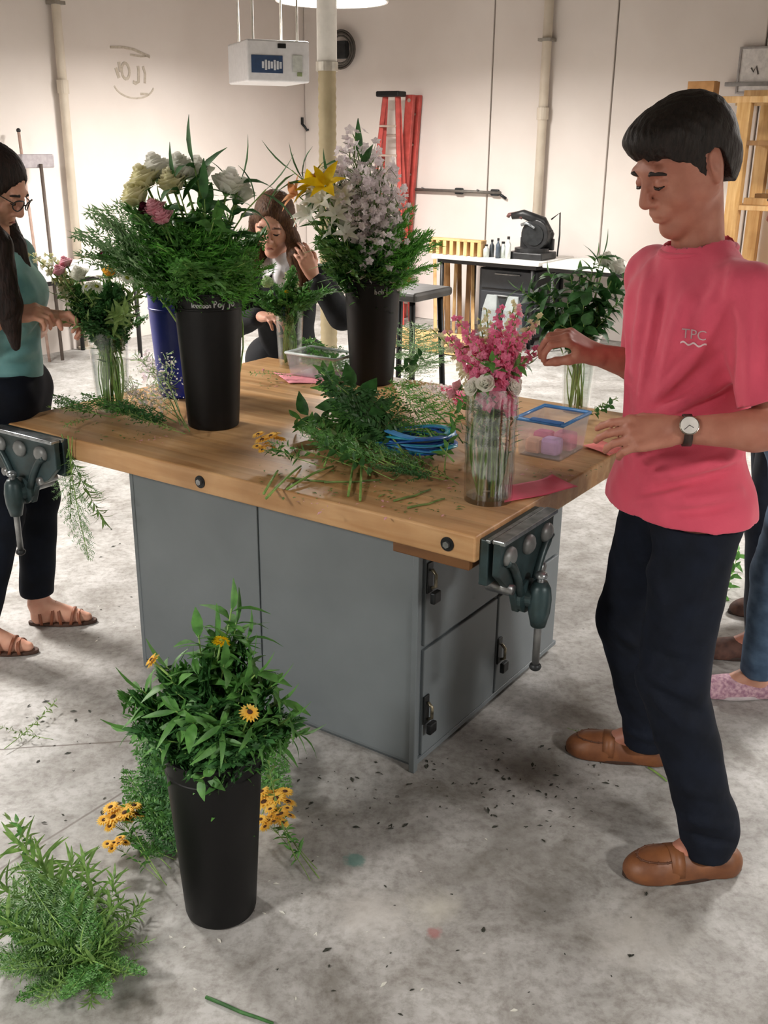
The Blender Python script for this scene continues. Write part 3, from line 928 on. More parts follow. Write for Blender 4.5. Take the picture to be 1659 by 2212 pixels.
# black bench machine (mitre saw like) on the table
mp_ = on_u(1148, 553, uT0 + .3); mp_[2] = .75
ms = thing('bench_machine', 'black bench saw with raised arm and grey guard on the white worktable', 'saw', M=pmat(mp_, -E2, E1, np.array([0, 0, 1.0])))
MK = mat('machine_black', '#262729', .45, .2, col2='#171819', scale=20)
MB().box((0, 0, .03), (.34, .3, .06)).obj('base', MK, ms, bevel=.01)
MB().lathe([(0, 0), (.15, 0), (.15, .03), (0, .03)], 24, (0, 0, .06)).obj('turntable', MK, ms)
MB().box((0, .1, .12), (.32, .04, .1)).obj('fence', MK, ms, bevel=.008)
b = MB(); b.tube([(-.08, .1, .1), (-.1, .1, .2), (-.06, .05, .31), (.1, 0, .37), (.2, -.02, .35)], [.05, .055, .05, .04, .03], 12)
b.obj('arm', MK, ms, smooth=True)
MB().tube([(-.02, -.01, .2), (-.02, .05, .2)], .13, 26).obj('blade_guard', MK, ms, bevel=.008)
MB().tube([(-.02, -.02, .2), (-.02, -.012, .2)], .09, 26).obj('guard_disc', M_DSTEEL, ms)
MB().tube([(-.13, .07, .19), (-.02, .07, .24)], .06, 14).obj('motor', MK, ms, bevel=.008)
b = MB(); b.tube([(.1, -.02, .34), (.17, -.02, .37), (.23, -.02, .36), (.24, -.02, .34)], .017, 10); b.obj('grip', mat('grip_red', '#6a4744', .5), ms, smooth=True)
b = MB(); b.tube([(-.12, .1, .33), (-.19, .12, .39), (-.2, .12, .2), (-.19, .12, .02)], .007, 8); b.obj('power_cord', MK, ms, smooth=True)
b = MB(); b.tube([(-.03, -.03, .26), (.05, -.03, .3), (.1, -.03, .28)], .014, 8); b.obj('chrome_guard_rail', M_JAW, ms, smooth=True)

mirror_x(ms)
# pipe clamp on the right wall
c1 = on_u(897, 409, UW - .05); c2 = on_u(1082, 411, UW - .05)
cl = thing('bar_clamp', 'long dark bar clamp hung level on the panelled wall', 'clamp', M=pmat(c1, -E2, E1, np.array([0, 0, 1.0])))
Lc = np.linalg.norm((c2 - c1)[:2])
MB().tube([(0, 0, 0), (Lc, 0, 0)], .014, 8).obj('bar', mat('clamp_bar', '#6f6a64', .5, .4), cl, smooth=True)
for f in (.52, .93):
    MB().box((Lc * f, .01, 0), (.09, .035, .06)).obj('clamp_head', M_DSTEEL, cl, bevel=.012)
MB().tube([(Lc * .96, .01, .0), (Lc * 1.05, .02, -.05)], .013, 8).obj('clamp_handle', M_DSTEEL, cl, smooth=True)
for f in (.1, .75):
    MB().tube([(Lc * f, .045, .0), (Lc * f, -.03, .02)], .008, 6).obj('wall_peg', M_STEEL, cl)

# ladders : step ladder and a single folded rail ladder
M_RED = mat('red_fibreglass', '#b5473f', .5, col2='#9c3830', scale=14)
M_PALEAL = mat('ladder_aluminium', '#b5a59a', .4, .5)
lpu = UW - .35


def lad_pt(px, py, u): return on_u(px, py, u)


lt = lad_pt(842, 208, lpu); lz = lt[2]
vL0 = uv(lt)[1]
ld = thing('step_ladder', 'red fibreglass step ladder with black cap against the wall', 'ladder', M=BENCH_M)
for s_ in (-1, 1):
    for (du, sp, fz) in ((0.0, .26, 0), (.22, .22, 0)):
        top = np.array([lpu + .02 + du * .1, vL0 + s_ * .07, lz]); bot = np.array([lpu - .12 + du, vL0 + s_ * sp, 0.0])
        a = nrm(bot - top)
        MB().tube([top, bot], .026, 4).obj('front_rail' if du == 0 else 'rear_rail', M_RED, ld)
for k in range(1, 8):
    f = k / 8.0
    c_ = np.array([lpu + .02 - .14 * f, vL0, lz * (1 - f)]); w_ = .07 + .19 * f
    MB().box(c_, (.075, 2 * w_, .02)).obj('step', M_PALEAL, ld, bevel=.003)
    if k % 2: MB().tube([(c_[0] + .05 + .18 * f, vL0 - w_ * .85, c_[2] - .08), (c_[0] + .05 + .18 * f, vL0 + w_ * .85, c_[2] - .08)], .012, 6).obj('rear_brace', M_PALEAL, ld)
MB().box((lpu + .02, vL0, lz + .02), (.14, .26, .05)).obj('cap', M_BLACKP, ld, bevel=.012)
lt2 = lad_pt(892, 205, UW - .12); v2 = uv(lt2)[1]; lz2 = lt2[2]
vb2 = uv(lad_pt(868, 460, UW - .2))[1]; z_b2 = lad_pt(868, 460, UW - .2)[2]
sl = (vb2 - v2) / (lz2 - z_b2)
l2 = thing('extension_ladder', 'red rail of a ladder leaning upright beside the step ladder', 'ladder', M=BENCH_M)
for du in (-.04, -.16):
    t0 = np.array([UW + du, v2, lz2]); t1 = np.array([UW + du - .06, v2 + sl * lz2, 0])
    b = MB(); vs = []
    for q in (t0, t1):
        vs += [q + (-.022, -.045, 0), q + (.022, -.045, 0), q + (.022, .045, 0), q + (-.022, .045, 0)]
    b.add(vs, [(0, 1, 2, 3), (7, 6, 5, 4), (0, 4, 5, 1), (1, 5, 6, 2), (2, 6, 7, 3), (3, 7, 4, 0)])
    b.obj('side_rail', M_RED, l2, bevel=.006)
for k in range(7):
    f = .08 + .13 * k; q = np.array([UW - .1 - .06 * f, v2 + sl * lz2 * f, lz2 * (1 - f)])
    MB().tube([q + (.05, 0, 0), q + (-.05, 0, 0)], .013, 8).obj('rung', M_PALEAL, l2)
MB().tube([(UW - .19, v2, lz2 - .05), (UW - .17, v2, lz2 - .05)], .018, 10).obj('end_hole_ring', M_PALEAL, l2)

# lumber under and beside the table
for i, px in enumerate((942, 956, 969, 981, 995, 1010, 1024)):
    base = on_u(px, 655, uT0 + .28 + .03 * (i % 3)); base[2] = 0
    topx = on_u(px + (4 if i % 2 else -3), 570, uT0 + .42); topx[2] = .66 + .01 * (i % 3)
    m_ = [M_PINE, M_PINE_D, M_PINE_D][i % 3]
    ax = nrm(topx - base); sd = nrm(np.cross(ax, [0, 0, 1.0])); fw = np.cross(sd, ax)
    R_ = np.array([sd, fw, ax]).T; Ln = np.linalg.norm(topx - base)
    o = MB().box((base + topx) / 2, (.03 + .008 * (i % 3), .035, Ln), R_).obj('wood_post', m_, bevel=.003)
    tag(o, 'wooden post leaning under the white worktable end', 'post', 'wood posts under the worktable')
for i in range(6):
    c = P(5.55 + .14 * (i % 2), 3.62 + .06 * (i % 3), .03 + .045 * (i // 2) + .0)
    o = MB().box(c, (.13, 1.15 - .1 * (i % 3), .04), RB).obj('lumber_plank', M_PINE if i != 3 else M_PINE_D, bevel=.003)
    tag(o, 'pale plank in the low lumber pile on the far floor', 'plank', 'planks in the lumber pile')

# dark machine and pale sacks under the table
q1 = on_u(1062, 600, uT0 + .3)
du_, dv_ = uv(q1)
mc = thing('tool_chest', 'dark tool chest under the white worktable', 'tool chest', M=BENCH_M)
MB().box((uT0 + .45, dv_ - .22, .36), (.5, .58, .58)).obj('chest_body', mat('chest_dark', '#26292d', .5), mc, bevel=.01)
for k in range(3):
    d = MB().box((uT0 + .195, dv_ - .22, .18 + .19 * k), (.02, .52, .165)).obj('drawer', mat('chest_drawer', '#2e3237', .45), mc, bevel=.006)
    MB().tube([(uT0 + .175, dv_ - .35, .23 + .19 * k), (uT0 + .175, dv_ - .1, .23 + .19 * k)], .008, 8).obj('drawer_pull', M_STEEL, d)
for s_ in (-1, 1):
    for w_ in (-1, 1):
        MB().tube([(uT0 + .45 + .2 * s_, dv_ - .22 + .24 * w_ - .012, .035), (uT0 + .45 + .2 * s_, dv_ - .22 + .24 * w_ + .012, .035)], .035, 14).obj('caster', M_BLACKP, mc)
for i, (px, w) in enumerate(((1062, .12), (1108, .11))):
    p = on_u(px, 660, uT0 - .06); p[2] = 0
    o = thing('paper_bag', ('tall pale paper bag before the dark tool chest', 'second pale paper bag, half behind the pink flowers')[i], 'bag', p)
    vs = [(-.06, -.09, 0), (.06, -.09, 0), (.06, .09, 0), (-.06, .09, 0), (-.045, -.07, .34), (.045, -.07, .34), (.045, .07, .34), (-.045, .07, .34), (-.008, -.05, .46), (.008, -.05, .46), (.008, .05, .46), (-.008, .05, .46)]
    vs = [tuple(RB @ np.array(q)) for q in vs]
    fs = [(3, 2, 1, 0), (8, 9, 10, 11)]
    for l_ in (0, 4):
        for k in range(4): fs.append((l_ + k, l_ + (k + 1) % 4, l_ + 4 + (k + 1) % 4, l_ + 4 + k))
    MB().add(vs, fs).obj('bag_body', mat('pale_bag', '#8f9696', .7, col2='#7f8686', scale=9), o, bevel=.008)

# black stool right of the far bucket
sp_ = on_y(878, 630, 5.3)
st = thing('work_stool', 'black metal stool with worn seat behind the far black bucket', 'stool', (sp_[0], sp_[1], 0))
zs = sp_[2]
MB().box((0, 0, zs), (.36, .34, .045), RB).obj('seat', mat('worn_black_seat', '#232220', .5, col2='#4a4844', scale=6), st, bevel=.015)
for a_ in (-1, 1):
    for b2 in (-1, 1):
        q0 = RB @ np.array([.13 * a_, .12 * b2, 0]); q1 = RB @ np.array([.17 * a_, .16 * b2, 0])
        MB().tube([(q0[0], q0[1], zs - .02), (q1[0], q1[1], 0)], .015, 10).obj('leg', M_BLACKP, st, smooth=True)
for a_ in (-1, 1):
    q0 = RB @ np.array([.155 * a_, -.145, 0]); q1 = RB @ np.array([.155 * a_, .145, 0])
    MB().tube([(q0[0], q0[1], .25), (q1[0], q1[1], .25)], .01, 8).obj('stretcher', M_BLACKP, st, smooth=True)

# pine lumber rack at the right
us = UW - .75
vS = uv(on_u(1602, 300, us))[1]
sh = thing('lumber_rack', 'rough pine lumber rack with shelves in the corner behind the man', 'shelf', M=BENCH_M)
zt_ = on_u(1600, 212, us)[2]
vA0 = uv(on_u(1540, 212, us))[1]
MB().box((us, (vA0 + vS - 1.6) / 2, zt_ - .01), (.09, vA0 - (vS - 1.6), .045)).obj('top_beam', M_PINE, sh, bevel=.003)
MB().box((us + .62, (vA0 + vS - 1.6) / 2, zt_ - .01), (.09, vA0 - (vS - 1.6), .045)).obj('top_beam', M_PINE, sh, bevel=.003)
for u in (us, us + .62):
    for v in (vS, vS - 1.5):
        MB().box((u, v, (zt_ - .03) / 2), (.09, .1, zt_ - .03)).obj('post', wood('rack_pine', '#d8b27a', '#b98c4f', 2), sh, bevel=.004)
zs2 = on_u(1620, 440, us)[2]
for z_ in (zs2, .55, zs2 + .46):
    MB().box((us + .31, vS - .75, z_ - .03), (.7, 1.55, .035)).obj('shelf_board', M_PINE_D if z_ > 1.6 else M_PINE, sh, bevel=.003)
# things on the rack
for i in range(7):
    c = np.array([us + .1 + .07 * i, vS - .55, 0]); h_ = .05 + .03 * (i % 3)
    o = MB().box(P(c[0], c[1] - .02 * i, zs2 - .012 + h_ / 2), (.06, 1.0 - .08 * i, h_), RB).obj('offcut_board', [M_PINE, M_PINE_D, M_PINE][i % 3], bevel=.003)
    tag(o, 'offcut board stacked on the middle shelf of the pine rack', 'board', 'offcuts on the pine rack')
for i in range(3):
    o = MB().box(P(us + .15 + .16 * i, vS - .5, zt_ + .035 + .0 * i), (.12, 1.1 - .1 * i, .045), RB).obj('rack_top_board', M_PINE, bevel=.003)
    tag(o, 'pale board lying on top of the pine rack', 'board', 'boards on top of the pine rack')
pb = on_u(1519, 196, us + .05); ub, vb = uv(pb)
o = thing('cardboard_box', 'small brown box on the end of the pine rack beam', 'box', M=pmat((pb[0], pb[1], zt_ + .0125), E1, E2, np.array([0, 0, 1.0])))
hb = on_u(1519, 180, us + .05)[2] - zt_
MB().box((0, 0, hb / 2), (.14, .2, hb)).obj('box_body', mat('cardboard', '#b98a58', .8, col2='#a97b4b', scale=15), o, bevel=.003)
MB().box((0, 0, hb + .001), (.03, .2, .002)).obj('tape', mat('tape_tan', '#cba36f', .4), o)
# wire basket / whiteboard sign on the wall above the rack
wp = on_u(1640, 152, UW - .02)
wsn = thing('wall_board', 'white notice board with grey frame on the wall above the rack', 'board', M=pmat(wp, -E2, np.array([0, 0, 1.0]), -E1))
MB().box((-.22, 0, .01), (.75, .33, .012)).obj('board_face', mat('board_white', '#e9e6e4', .4), wsn)
for (cx, cy, w_, h_) in ((-.22, .165, .77, .018), (-.22, -.165, .77, .018), (.155, 0, .018, .33), (-.595, 0, .018, .33)):
    MB().box((cx, cy, .014), (w_, h_, .024)).obj('frame_bar', mat('frame_grey', '#a9a4a2', .4, .4), wsn, bevel=.003)
MB().box((.0, -.1, .02), (.5, .03, .04)).obj('pen_tray', mat('tray_grey', '#8d8a88', .4, .4), wsn, bevel=.003)
stroke(wsn, [(.06, .02), (.04, -.01), (.02, .03), (.0, -.03)], .012, mat('marker_dark', '#5a5552', .7)).location.z = .016
mirror_x(wsn)
# ------------------------------------------------------------------ signed-distance modelling for people
def vdot(a, b): return a[:, 0] * b[0] + a[:, 1] * b[1] + a[:, 2] * b[2]


def cone(a, b, ra, rb, ax=None, q=1.0):
    a = np.asarray(a, float); b = np.asarray(b, float); ab = b - a; L2 = ab @ ab + 1e-12
    s = nrm(ax) if ax is not None else None

    def f(X):
        d = X - a; t = np.clip(vdot(d, ab) / L2, 0, 1)
        o = d - t[:, None] * ab; r = ra + (rb - ra) * t
        if s is None: return np.sqrt((o * o).sum(1)) - r
        k = vdot(o, s); n2 = (o * o).sum(1) - k * k + (k / q) ** 2
        return (np.sqrt(np.maximum(n2, 0)) - r) * min(1.0, q)
    return (f, (a + b) / 2, math.sqrt(L2) / 2 + max(ra, rb) * max(1, q))


def ell(c, r, R=None):
    c = np.asarray(c, float); r = np.asarray(r if hasattr(r, '__len__') else (r, r, r), float)
    R = np.eye(3) if R is None else np.asarray(R, float)   # columns are axes

    def f(X):
        p = (X - c) @ R
        k0 = np.sqrt(((p / r) ** 2).sum(1)); k1 = np.sqrt(((p / r ** 2) ** 2).sum(1)) + 1e-9
        return k0 * (k0 - 1) / k1
    return (f, c, float(r.max()))


def plane(p, n):      # negative on the side opposite to n
    p = np.asarray(p, float); n = nrm(n)
    return (lambda X: vdot(X - p, n), p, 1e9)


class Sdf:
    def __init__(s): s.ops = []
    def u(s, pr, k=.02): s.ops.append(('u', pr, k)); return s
    def sub(s, pr, k=.005): s.ops.append(('s', pr, k)); return s
    def cut(s, pr): s.ops.append(('i', pr, 0)); return s                      # keep where prim < 0
    def crease(s, a, b, w, amp): s.ops.append(('d', ([np.asarray(a), np.asarray(b)], w, amp), 0)); return s   # bump (amp > 0) or groove along a line

    def hit(s, px, py, t0=1.2, t1=6.0):      # point of the surface seen at a photo pixel
        d = nrm(ray(px, py)); t = t0
        for i in range(90):
            v = s.ev((EYE + d * t)[None])[0]
            if v < .0005: return EYE + d * t
            t += max(v * .7, .001)
            if t > t1: return None
        return EYE + d * t

    def folds(s, rows, gain=1.0, n=6):
        new = []
        for (a, b, w, amp) in rows:
            bow = 6.0
            pts = [s.hit(a[0] + (b[0] - a[0]) * k / n, a[1] + (b[1] - a[1]) * k / n + bow * math.sin(math.pi * k / n)) for k in range(n + 1)]
            pts = [q for q in pts if q is not None]
            if len(pts) > 2: new.append(('d', (pts, w, amp * gain), 0))
        s.ops += new; return s
    def disp(s, fn): s.ops.append(('x', fn, 0)); return s

    def ev(s, X, ops=None):
        d = np.full(len(X), 1.0)
        for op, pr, k in (s.ops if ops is None else ops):
            if op == 'u':
                e = pr[0](X)
                h = np.clip(.5 + .5 * (e - d) / k, 0, 1); d = e * (1 - h) + d * h - k * h * (1 - h)
            elif op == 's':
                e = -pr[0](X)
                h = np.clip(.5 - .5 * (e - d) / k, 0, 1); d = e * (1 - h) + d * h + k * h * (1 - h)
            elif op == 'i': d = np.maximum(d, pr[0](X))
            elif op == 'd':
                pts, w, amp = pr; best = np.full(len(X), 1e9); tt = np.zeros(len(X)); m = len(pts) - 1
                for i in range(m):
                    a = pts[i]; ab = pts[i + 1] - a
                    q = X - a; t = np.clip(vdot(q, ab) / (ab @ ab + 1e-9), 0, 1); o = q - t[:, None] * ab
                    o2 = (o * o).sum(1); c = o2 < best; best = np.where(c, o2, best); tt = np.where(c, (i + t) / m, tt)
                d = d - amp * np.sin(np.pi * (.08 + .84 * tt)) * np.exp(-best / (w * w))
            else: d = d + pr(X)
        return d

    def mesh(s, name, h):
        us = [pr for op, pr, k in s.ops if op == 'u']
        lo = np.min([c - r for _, c, r in us], 0) - 4 * h; hi = np.max([c + r for _, c, r in us], 0) + 4 * h
        SB = 32
        ns = np.ceil((hi - lo) / (h * SB)).astype(int)
        V = np.ones(ns * SB + 1, np.float32)
        g = np.arange(SB); GX, GY, GZ = np.meshgrid(g, g, g, indexing='ij')
        R = SB * h * .87
        b4 = (np.arange(4) * 8 + 3.5) * h
        for ix in range(ns[0]):
            for iy in range(ns[1]):
                for iz in range(ns[2]):
                    o = lo + np.array([ix, iy, iz]) * SB * h; c = o + SB * h / 2
                    ops = []; nu = 0
                    for op, pr, k in s.ops:
                        if op in 'us':
                            if np.linalg.norm(pr[1] - c) > pr[2] + R + k + .03: continue
                            if pr[0](c[None])[0] > (R + k + .03) * 1.6: continue
                            nu += op == 'u'
                        elif op == 'd':
                            if min(np.linalg.norm(q - c) for q in pr[0]) > max(np.linalg.norm(pr[0][i + 1] - pr[0][i]) for i in range(len(pr[0]) - 1)) + R + 3 * pr[1]: continue
                        ops.append((op, pr, k))
                    if not nu: continue
                    C = np.stack(np.meshgrid(o[0] + b4, o[1] + b4, o[2] + b4, indexing='ij'), -1).reshape(-1, 3)
                    dc = s.ev(C, ops)
                    act = np.abs(dc) < 8 * h * .87 * 1.5 + .012
                    sub = np.where(dc < 0, -1.0, 1.0).astype(np.float32).reshape(4, 4, 4)
                    blk = sub.repeat(8, 0).repeat(8, 1).repeat(8, 2)
                    if act.any():
                        am = act.reshape(4, 4, 4).repeat(8, 0).repeat(8, 1).repeat(8, 2)
                        X = np.stack([o[0] + GX[am] * h, o[1] + GY[am] * h, o[2] + GZ[am] * h], -1)
                        blk[am] = s.ev(X, ops)
                    V[ix * SB:ix * SB + SB, iy * SB:iy * SB + SB, iz * SB:iz * SB + SB] = blk
        return nets(name, V, lo, h)


def nets(name, V, lo, h):
    S = V < 0
    n = np.array(V.shape) - 1
    cnt = np.zeros(n, np.uint8)
    for dx in (0, 1):
        for dy in (0, 1):
            for dz in (0, 1):
                cnt += S[dx:n[0] + dx, dy:n[1] + dy, dz:n[2] + dz]
    act = np.argwhere((cnt > 0) & (cnt < 8))
    idx = np.full(n, -1, np.int32); idx[act[:, 0], act[:, 1], act[:, 2]] = np.arange(len(act))
    acc = np.zeros((len(act), 3)); num = np.zeros(len(act))
    for ax in range(3):
        o1, o2 = [k for k in range(3) if k != ax]
        for a in (0, 1):
            for b in (0, 1):
                p = act.copy(); p[:, o1] += a; p[:, o2] += b; q = p.copy(); q[:, ax] += 1
                v0 = V[p[:, 0], p[:, 1], p[:, 2]]; v1 = V[q[:, 0], q[:, 1], q[:, 2]]
                m = (v0 < 0) != (v1 < 0)
                t = np.where(m, v0 / np.where(m, v0 - v1, 1), 0)
                pt = p.astype(float); pt[:, ax] += t
                acc += pt * m[:, None]; num += m
    vs = lo + h * acc / num[:, None]
    quads = []
    for ax in range(3):
        o1, o2 = (ax + 1) % 3, (ax + 2) % 3
        sl0 = [slice(None)] * 3; sl1 = [slice(None)] * 3
        sl0[ax] = slice(0, -1); sl1[ax] = slice(1, None)
        A = S[tuple(sl0)]; B = S[tuple(sl1)]
        e = np.argwhere(A != B)
        e = e[(e[:, o1] > 0) & (e[:, o2] > 0) & (e[:, o1] < n[o1]) & (e[:, o2] < n[o2])]
        fl = A[e[:, 0], e[:, 1], e[:, 2]]
        def cell(d1, d2):
            c = e.copy(); c[:, o1] += d1; c[:, o2] += d2; return idx[c[:, 0], c[:, 1], c[:, 2]]
        q = np.stack([cell(-1, -1), cell(0, -1), cell(0, 0), cell(-1, 0)], 1)
        q[~fl] = q[~fl][:, ::-1]
        quads.append(q)
    F = np.concatenate(quads); F = F[(F >= 0).all(1)]
    me = bpy.data.meshes.new(name)
    me.vertices.add(len(vs)); me.vertices.foreach_set('co', vs.astype(np.float32).ravel())
    me.loops.add(len(F) * 4); me.loops.foreach_set('vertex_index', F.astype(np.int32).ravel())
    me.polygons.add(len(F)); me.polygons.foreach_set('loop_start', np.arange(len(F), dtype=np.int32) * 4)
    me.polygons.foreach_set('loop_total', np.full(len(F), 4, np.int32))
    me.update(calc_edges=True); me.validate()
    me.polygons.foreach_set('use_smooth', np.ones(len(F), bool))
    return me


def sobj(sdf, name, h, m, parent):
    me = sdf.mesh(name, h); me.materials.append(m)
    o = bpy.data.objects.new(name, me); COL.objects.link(o); o.parent = parent
    o.matrix_parent_inverse = parent.matrix_world.inverted() if parent is not None else Matrix.Identity(4)
    return o


# ------------------------------------------------------------------ anatomy helpers
def frame(F, U0=(0, 0, 1)):
    F = nrm(F); L = nrm(np.cross(U0, F)); U = np.cross(F, L); return np.array([F, L, U]).T   # columns F,L,U


def head(S, c, R, s=1.0, fem=False):
    w = lambda f, l, u: np.asarray(c) + R @ (np.array([f, l, u]) * s)
    def E(f, l, u, rf, rl, ru): return ell(w(f, l, u), np.array([rf, rl, ru]) * s, R)
    S.u(E(-.014, 0, .034, .096, .074, .083), .01)
    S.u(E(.028, 0, -.022, .064, .060, .085), .03)
    for k in (-1, 1):
        S.u(cone(w(.0, k * .052, -.045), w(.066, k * .012, -.1), .02 * s, .018 * s), .025)
        S.u(E(.056, k * .038, -.03, .024, .022, .026), .02)
        S.u(E(.0, k * .06, .0, .04, .014, .05), .03)
    S.u(E(.074, 0, -.102, .018, .02, .016), .018)
    S.u(cone(w(.083, -.034, .026), w(.083, .034, .026), .012 * s, .012 * s), .014)
    for k in (-1, 1):
        S.sub(E(.104, k * .031, .006, .018, .017, .013), .014)
        S.u(E(.081, k * .031, .003, .0125, .016, .0115), .004)
    S.u(cone(w(.088, 0, .018), w(.111, 0, -.026), .0085 * s, .0115 * s), .01)
    S.u(E(.106, 0, -.031, .011, .011, .009), .006)
    for k in (-1, 1): S.u(E(.096, k * .0125, -.034, .011, .008, .008), .006)
    S.u(E(.086, 0, -.06, .014, .028, .02), .014)
    S.u(E(.0955, 0, -.059, .007, .021, .0052), .004)
    S.u(E(.0925, 0, -.072, .0085, .019, .0065), .004)
    S.sub(cone(w(.107, -.019, -.0655), w(.107, .019, -.0655), .0042 * s, .0042 * s), .003)
    for k in (-1, 1):
        S.u(ell(w(-.012, k * .082, -.002), np.array([.0185, .0085, .031]) * s, R @ frame(nrm([1, k * .35, .25]))), .006)
        S.u(E(-.004, k * .083, -.030, .010, .008, .012), .006)
        S.sub(E(-.004, k * .094, .002, .0115, .0075, .019), .004)
    return w


def finger(S, base, d, n, side, lens, r0, r1, curls, k=.004):
    p = np.asarray(base, float); d = nrm(d); rr = np.linspace(r0, r1, len(lens) + 1)
    for i, (ln, cu) in enumerate(zip(lens, curls)):
        c, s_ = math.cos(cu), math.sin(cu)
        d2 = nrm(d * c - n * s_); n = nrm(n * c + d * s_); d = d2
        q = p + d * ln
        S.u(cone(p, q, rr[i], rr[i + 1]), k if i else .008)
        p = q
    return p


def hand(S, w, D, N, left, s=1.0, curls=((.5, .6, .4),) * 4, thumb=(.2, .3, .3), thumb_dir=None, splay=.06):
    # w wrist, D towards the knuckles, N back of the hand; thumb side T
    D = nrm(D); N = nrm(N - D * (np.asarray(N) @ D)); T = np.cross(D, N) if left else np.cross(N, D)
    T = nrm(T)
    pt = lambda a, b, c: np.asarray(w) + s * (a * D + b * T + c * N)
    xs = (.031, .0105, -.0105, -.030); fb = (.090, .095, .090, .080)
    for x, f in zip(xs, fb):
        S.u(cone(pt(.0, x * .45, 0), pt(f, x, 0), .0155 * s, .0105 * s), .014)
    S.u(cone(pt(.018, .018, -.008), pt(.055, .034, -.010), .017 * s, .013 * s), .014)
    S.u(cone(pt(.02, -.018, -.007), pt(.065, -.028, -.006), .014 * s, .010 * s), .014)
    L = ((.043, .026, .021), (.047, .03, .022), (.043, .027, .021), (.033, .021, .019))
    for i in range(4):
        d = nrm(D + T * splay * (1.5 - i))
        finger(S, pt(fb[i], xs[i], 0), d, N, T, [q * s for q in L[i]], .0096 * s, .0068 * s, curls[i])
    td = thumb_dir if thumb_dir is not None else (.62, .7, -.35)
    d = nrm(td[0] * D + td[1] * T + td[2] * N)
    nn = nrm(np.cross(d, np.cross(N * .6 + T * .8, d)))
    finger(S, pt(.028, .026, -.008), d, nn, T, [.043 * s, .033 * s, .027 * s], .0135 * s, .0088 * s, thumb, .008)


def shoe_local(c, F):
    F = nrm([F[0], F[1], 0]); L = np.array([-F[1], F[0], 0]); return np.array([F, L, [0, 0, 1.0]]).T


def shoe(S, c, F, ln=.29, low=True, s=1.0):
    # c: floor point under the middle of the foot
    R = shoe_local(c, F); k = ln / .29
    w = lambda f, l, u: np.asarray(c) + R @ np.array([f * k, l * k, u * k])
    E = lambda f, l, u, a, b, d: ell(w(f, l, u), np.array([a, b, d]) * k, R)
    S.u(E(.085, .0, .018, .062, .049, .042), .02)
    S.u(E(.02, .0, .026, .075, .043, .052), .03)
    S.u(E(-.095, .0, .03, .05, .036, .045), .03)
    S.u(cone(w(-.1, 0, .02), w(.08, 0, .016), .035 * k, .042 * k), .02)
    S.cut(plane(c + np.array([0, 0, .004]), (0, 0, -1)))
    if low: S.sub(E(-.06, 0, .075, .062, .027, .05), .008)
    return w


def sole(parent, c, F, ln, m, w0=1.0):
    R = shoe_local(c, F); k = ln / .29
    pts = []
    for a in np.linspace(0, 2 * math.pi, 28, endpoint=False):
        x = .146 * math.cos(a); wid = .047 if x > .02 else .037 + .01 * max(0, (x + .06) / .08) if x > -.06 else .037
        pts.append((x * k, wid * w0 * k * math.sin(a)))
    o = MB().prism([(a, b) for a, b in pts], .013, c + np.array([0, 0, .001]), R[:, 0], R[:, 1]).obj('shoe_sole', m, None, bevel=.003)
    o.parent = parent; o.matrix_parent_inverse = parent.matrix_world.inverted()
    return o


def vnoise(X, f, seed=0):
    a = np.sin(X @ np.array([f * 1.0, f * .73, -f * .41]) + seed) * np.sin(X @ np.array([-f * .6, f * 1.1, f * .5]) + seed * 2.1)
    b = np.sin(X @ np.array([f * 1.7, -f * 1.3, f * 1.9]) + seed * .7) * .5
    return (a + b) / 1.5


def body(S, J, s=1.0, fem=False):
    F = nrm(J['F']); L = np.cross([0, 0, 1], F)
    S.u(cone(J['pelvis'], J['chest'], .108 * s, .122 * s, F, .78), .03)
    S.u(cone(J['hipL'], J['hipR'], .085 * s, .085 * s), .06)
    S.u(cone(J['chest'] + np.array([0, 0, .02]), J['neck'] - np.array([0, 0, .06]), .115 * s, .06 * s, F, .8), .05)
    S.u(cone(J['shL'], J['shR'], .05 * s, .05 * s), .05)
    S.u(cone(J['neck'] - np.array([0, 0, .03]), J['headc'] + J['HR'] @ np.array([-.025, 0, -.03]), .058 * s * (.86 if fem else 1), .052 * s * (.86 if fem else 1)), .025)
    g = .88 if fem else 1.0
    for k in 'LR':
        sh, el_, wr_ = J['sh' + k], J['el' + k], J['wr' + k]
        S.u(cone(sh, el_, .05 * s * g, .040 * s * g), .03)
        m_ = el_ + (wr_ - el_) * .28
        S.u(cone(el_, m_, .039 * s * g, .042 * s * g), .02)
        S.u(cone(m_, wr_, .042 * s * g, .0265 * s * g), .02)
        S.u(cone(J['hip' + k], J['kn' + k], .085 * s, .056 * s), .04)
        mm = J['kn' + k] + (J['an' + k] - J['kn' + k]) * .3
        S.u(cone(J['kn' + k], mm, .054 * s, .056 * s), .03); S.u(cone(mm, J['an' + k], .056 * s, .036 * s), .02)
        ft = J['ft' + k]; FF = nrm(J['ff' + k]); fl = .27 * s
        S.u(cone(J['an' + k], ft - FF * fl * .33 + np.array([0, 0, .035]), .036 * s, .03 * s), .02)
        S.u(cone(J['an' + k], ft + FF * fl * .22 + np.array([0, 0, .03]), .034 * s, .026 * s), .02)
        S.u(cone(ft - FF * fl * .33 + np.array([0, 0, .03]), ft + FF * fl * .36 + np.array([0, 0, .022]), .03 * s, .02 * s), .02)


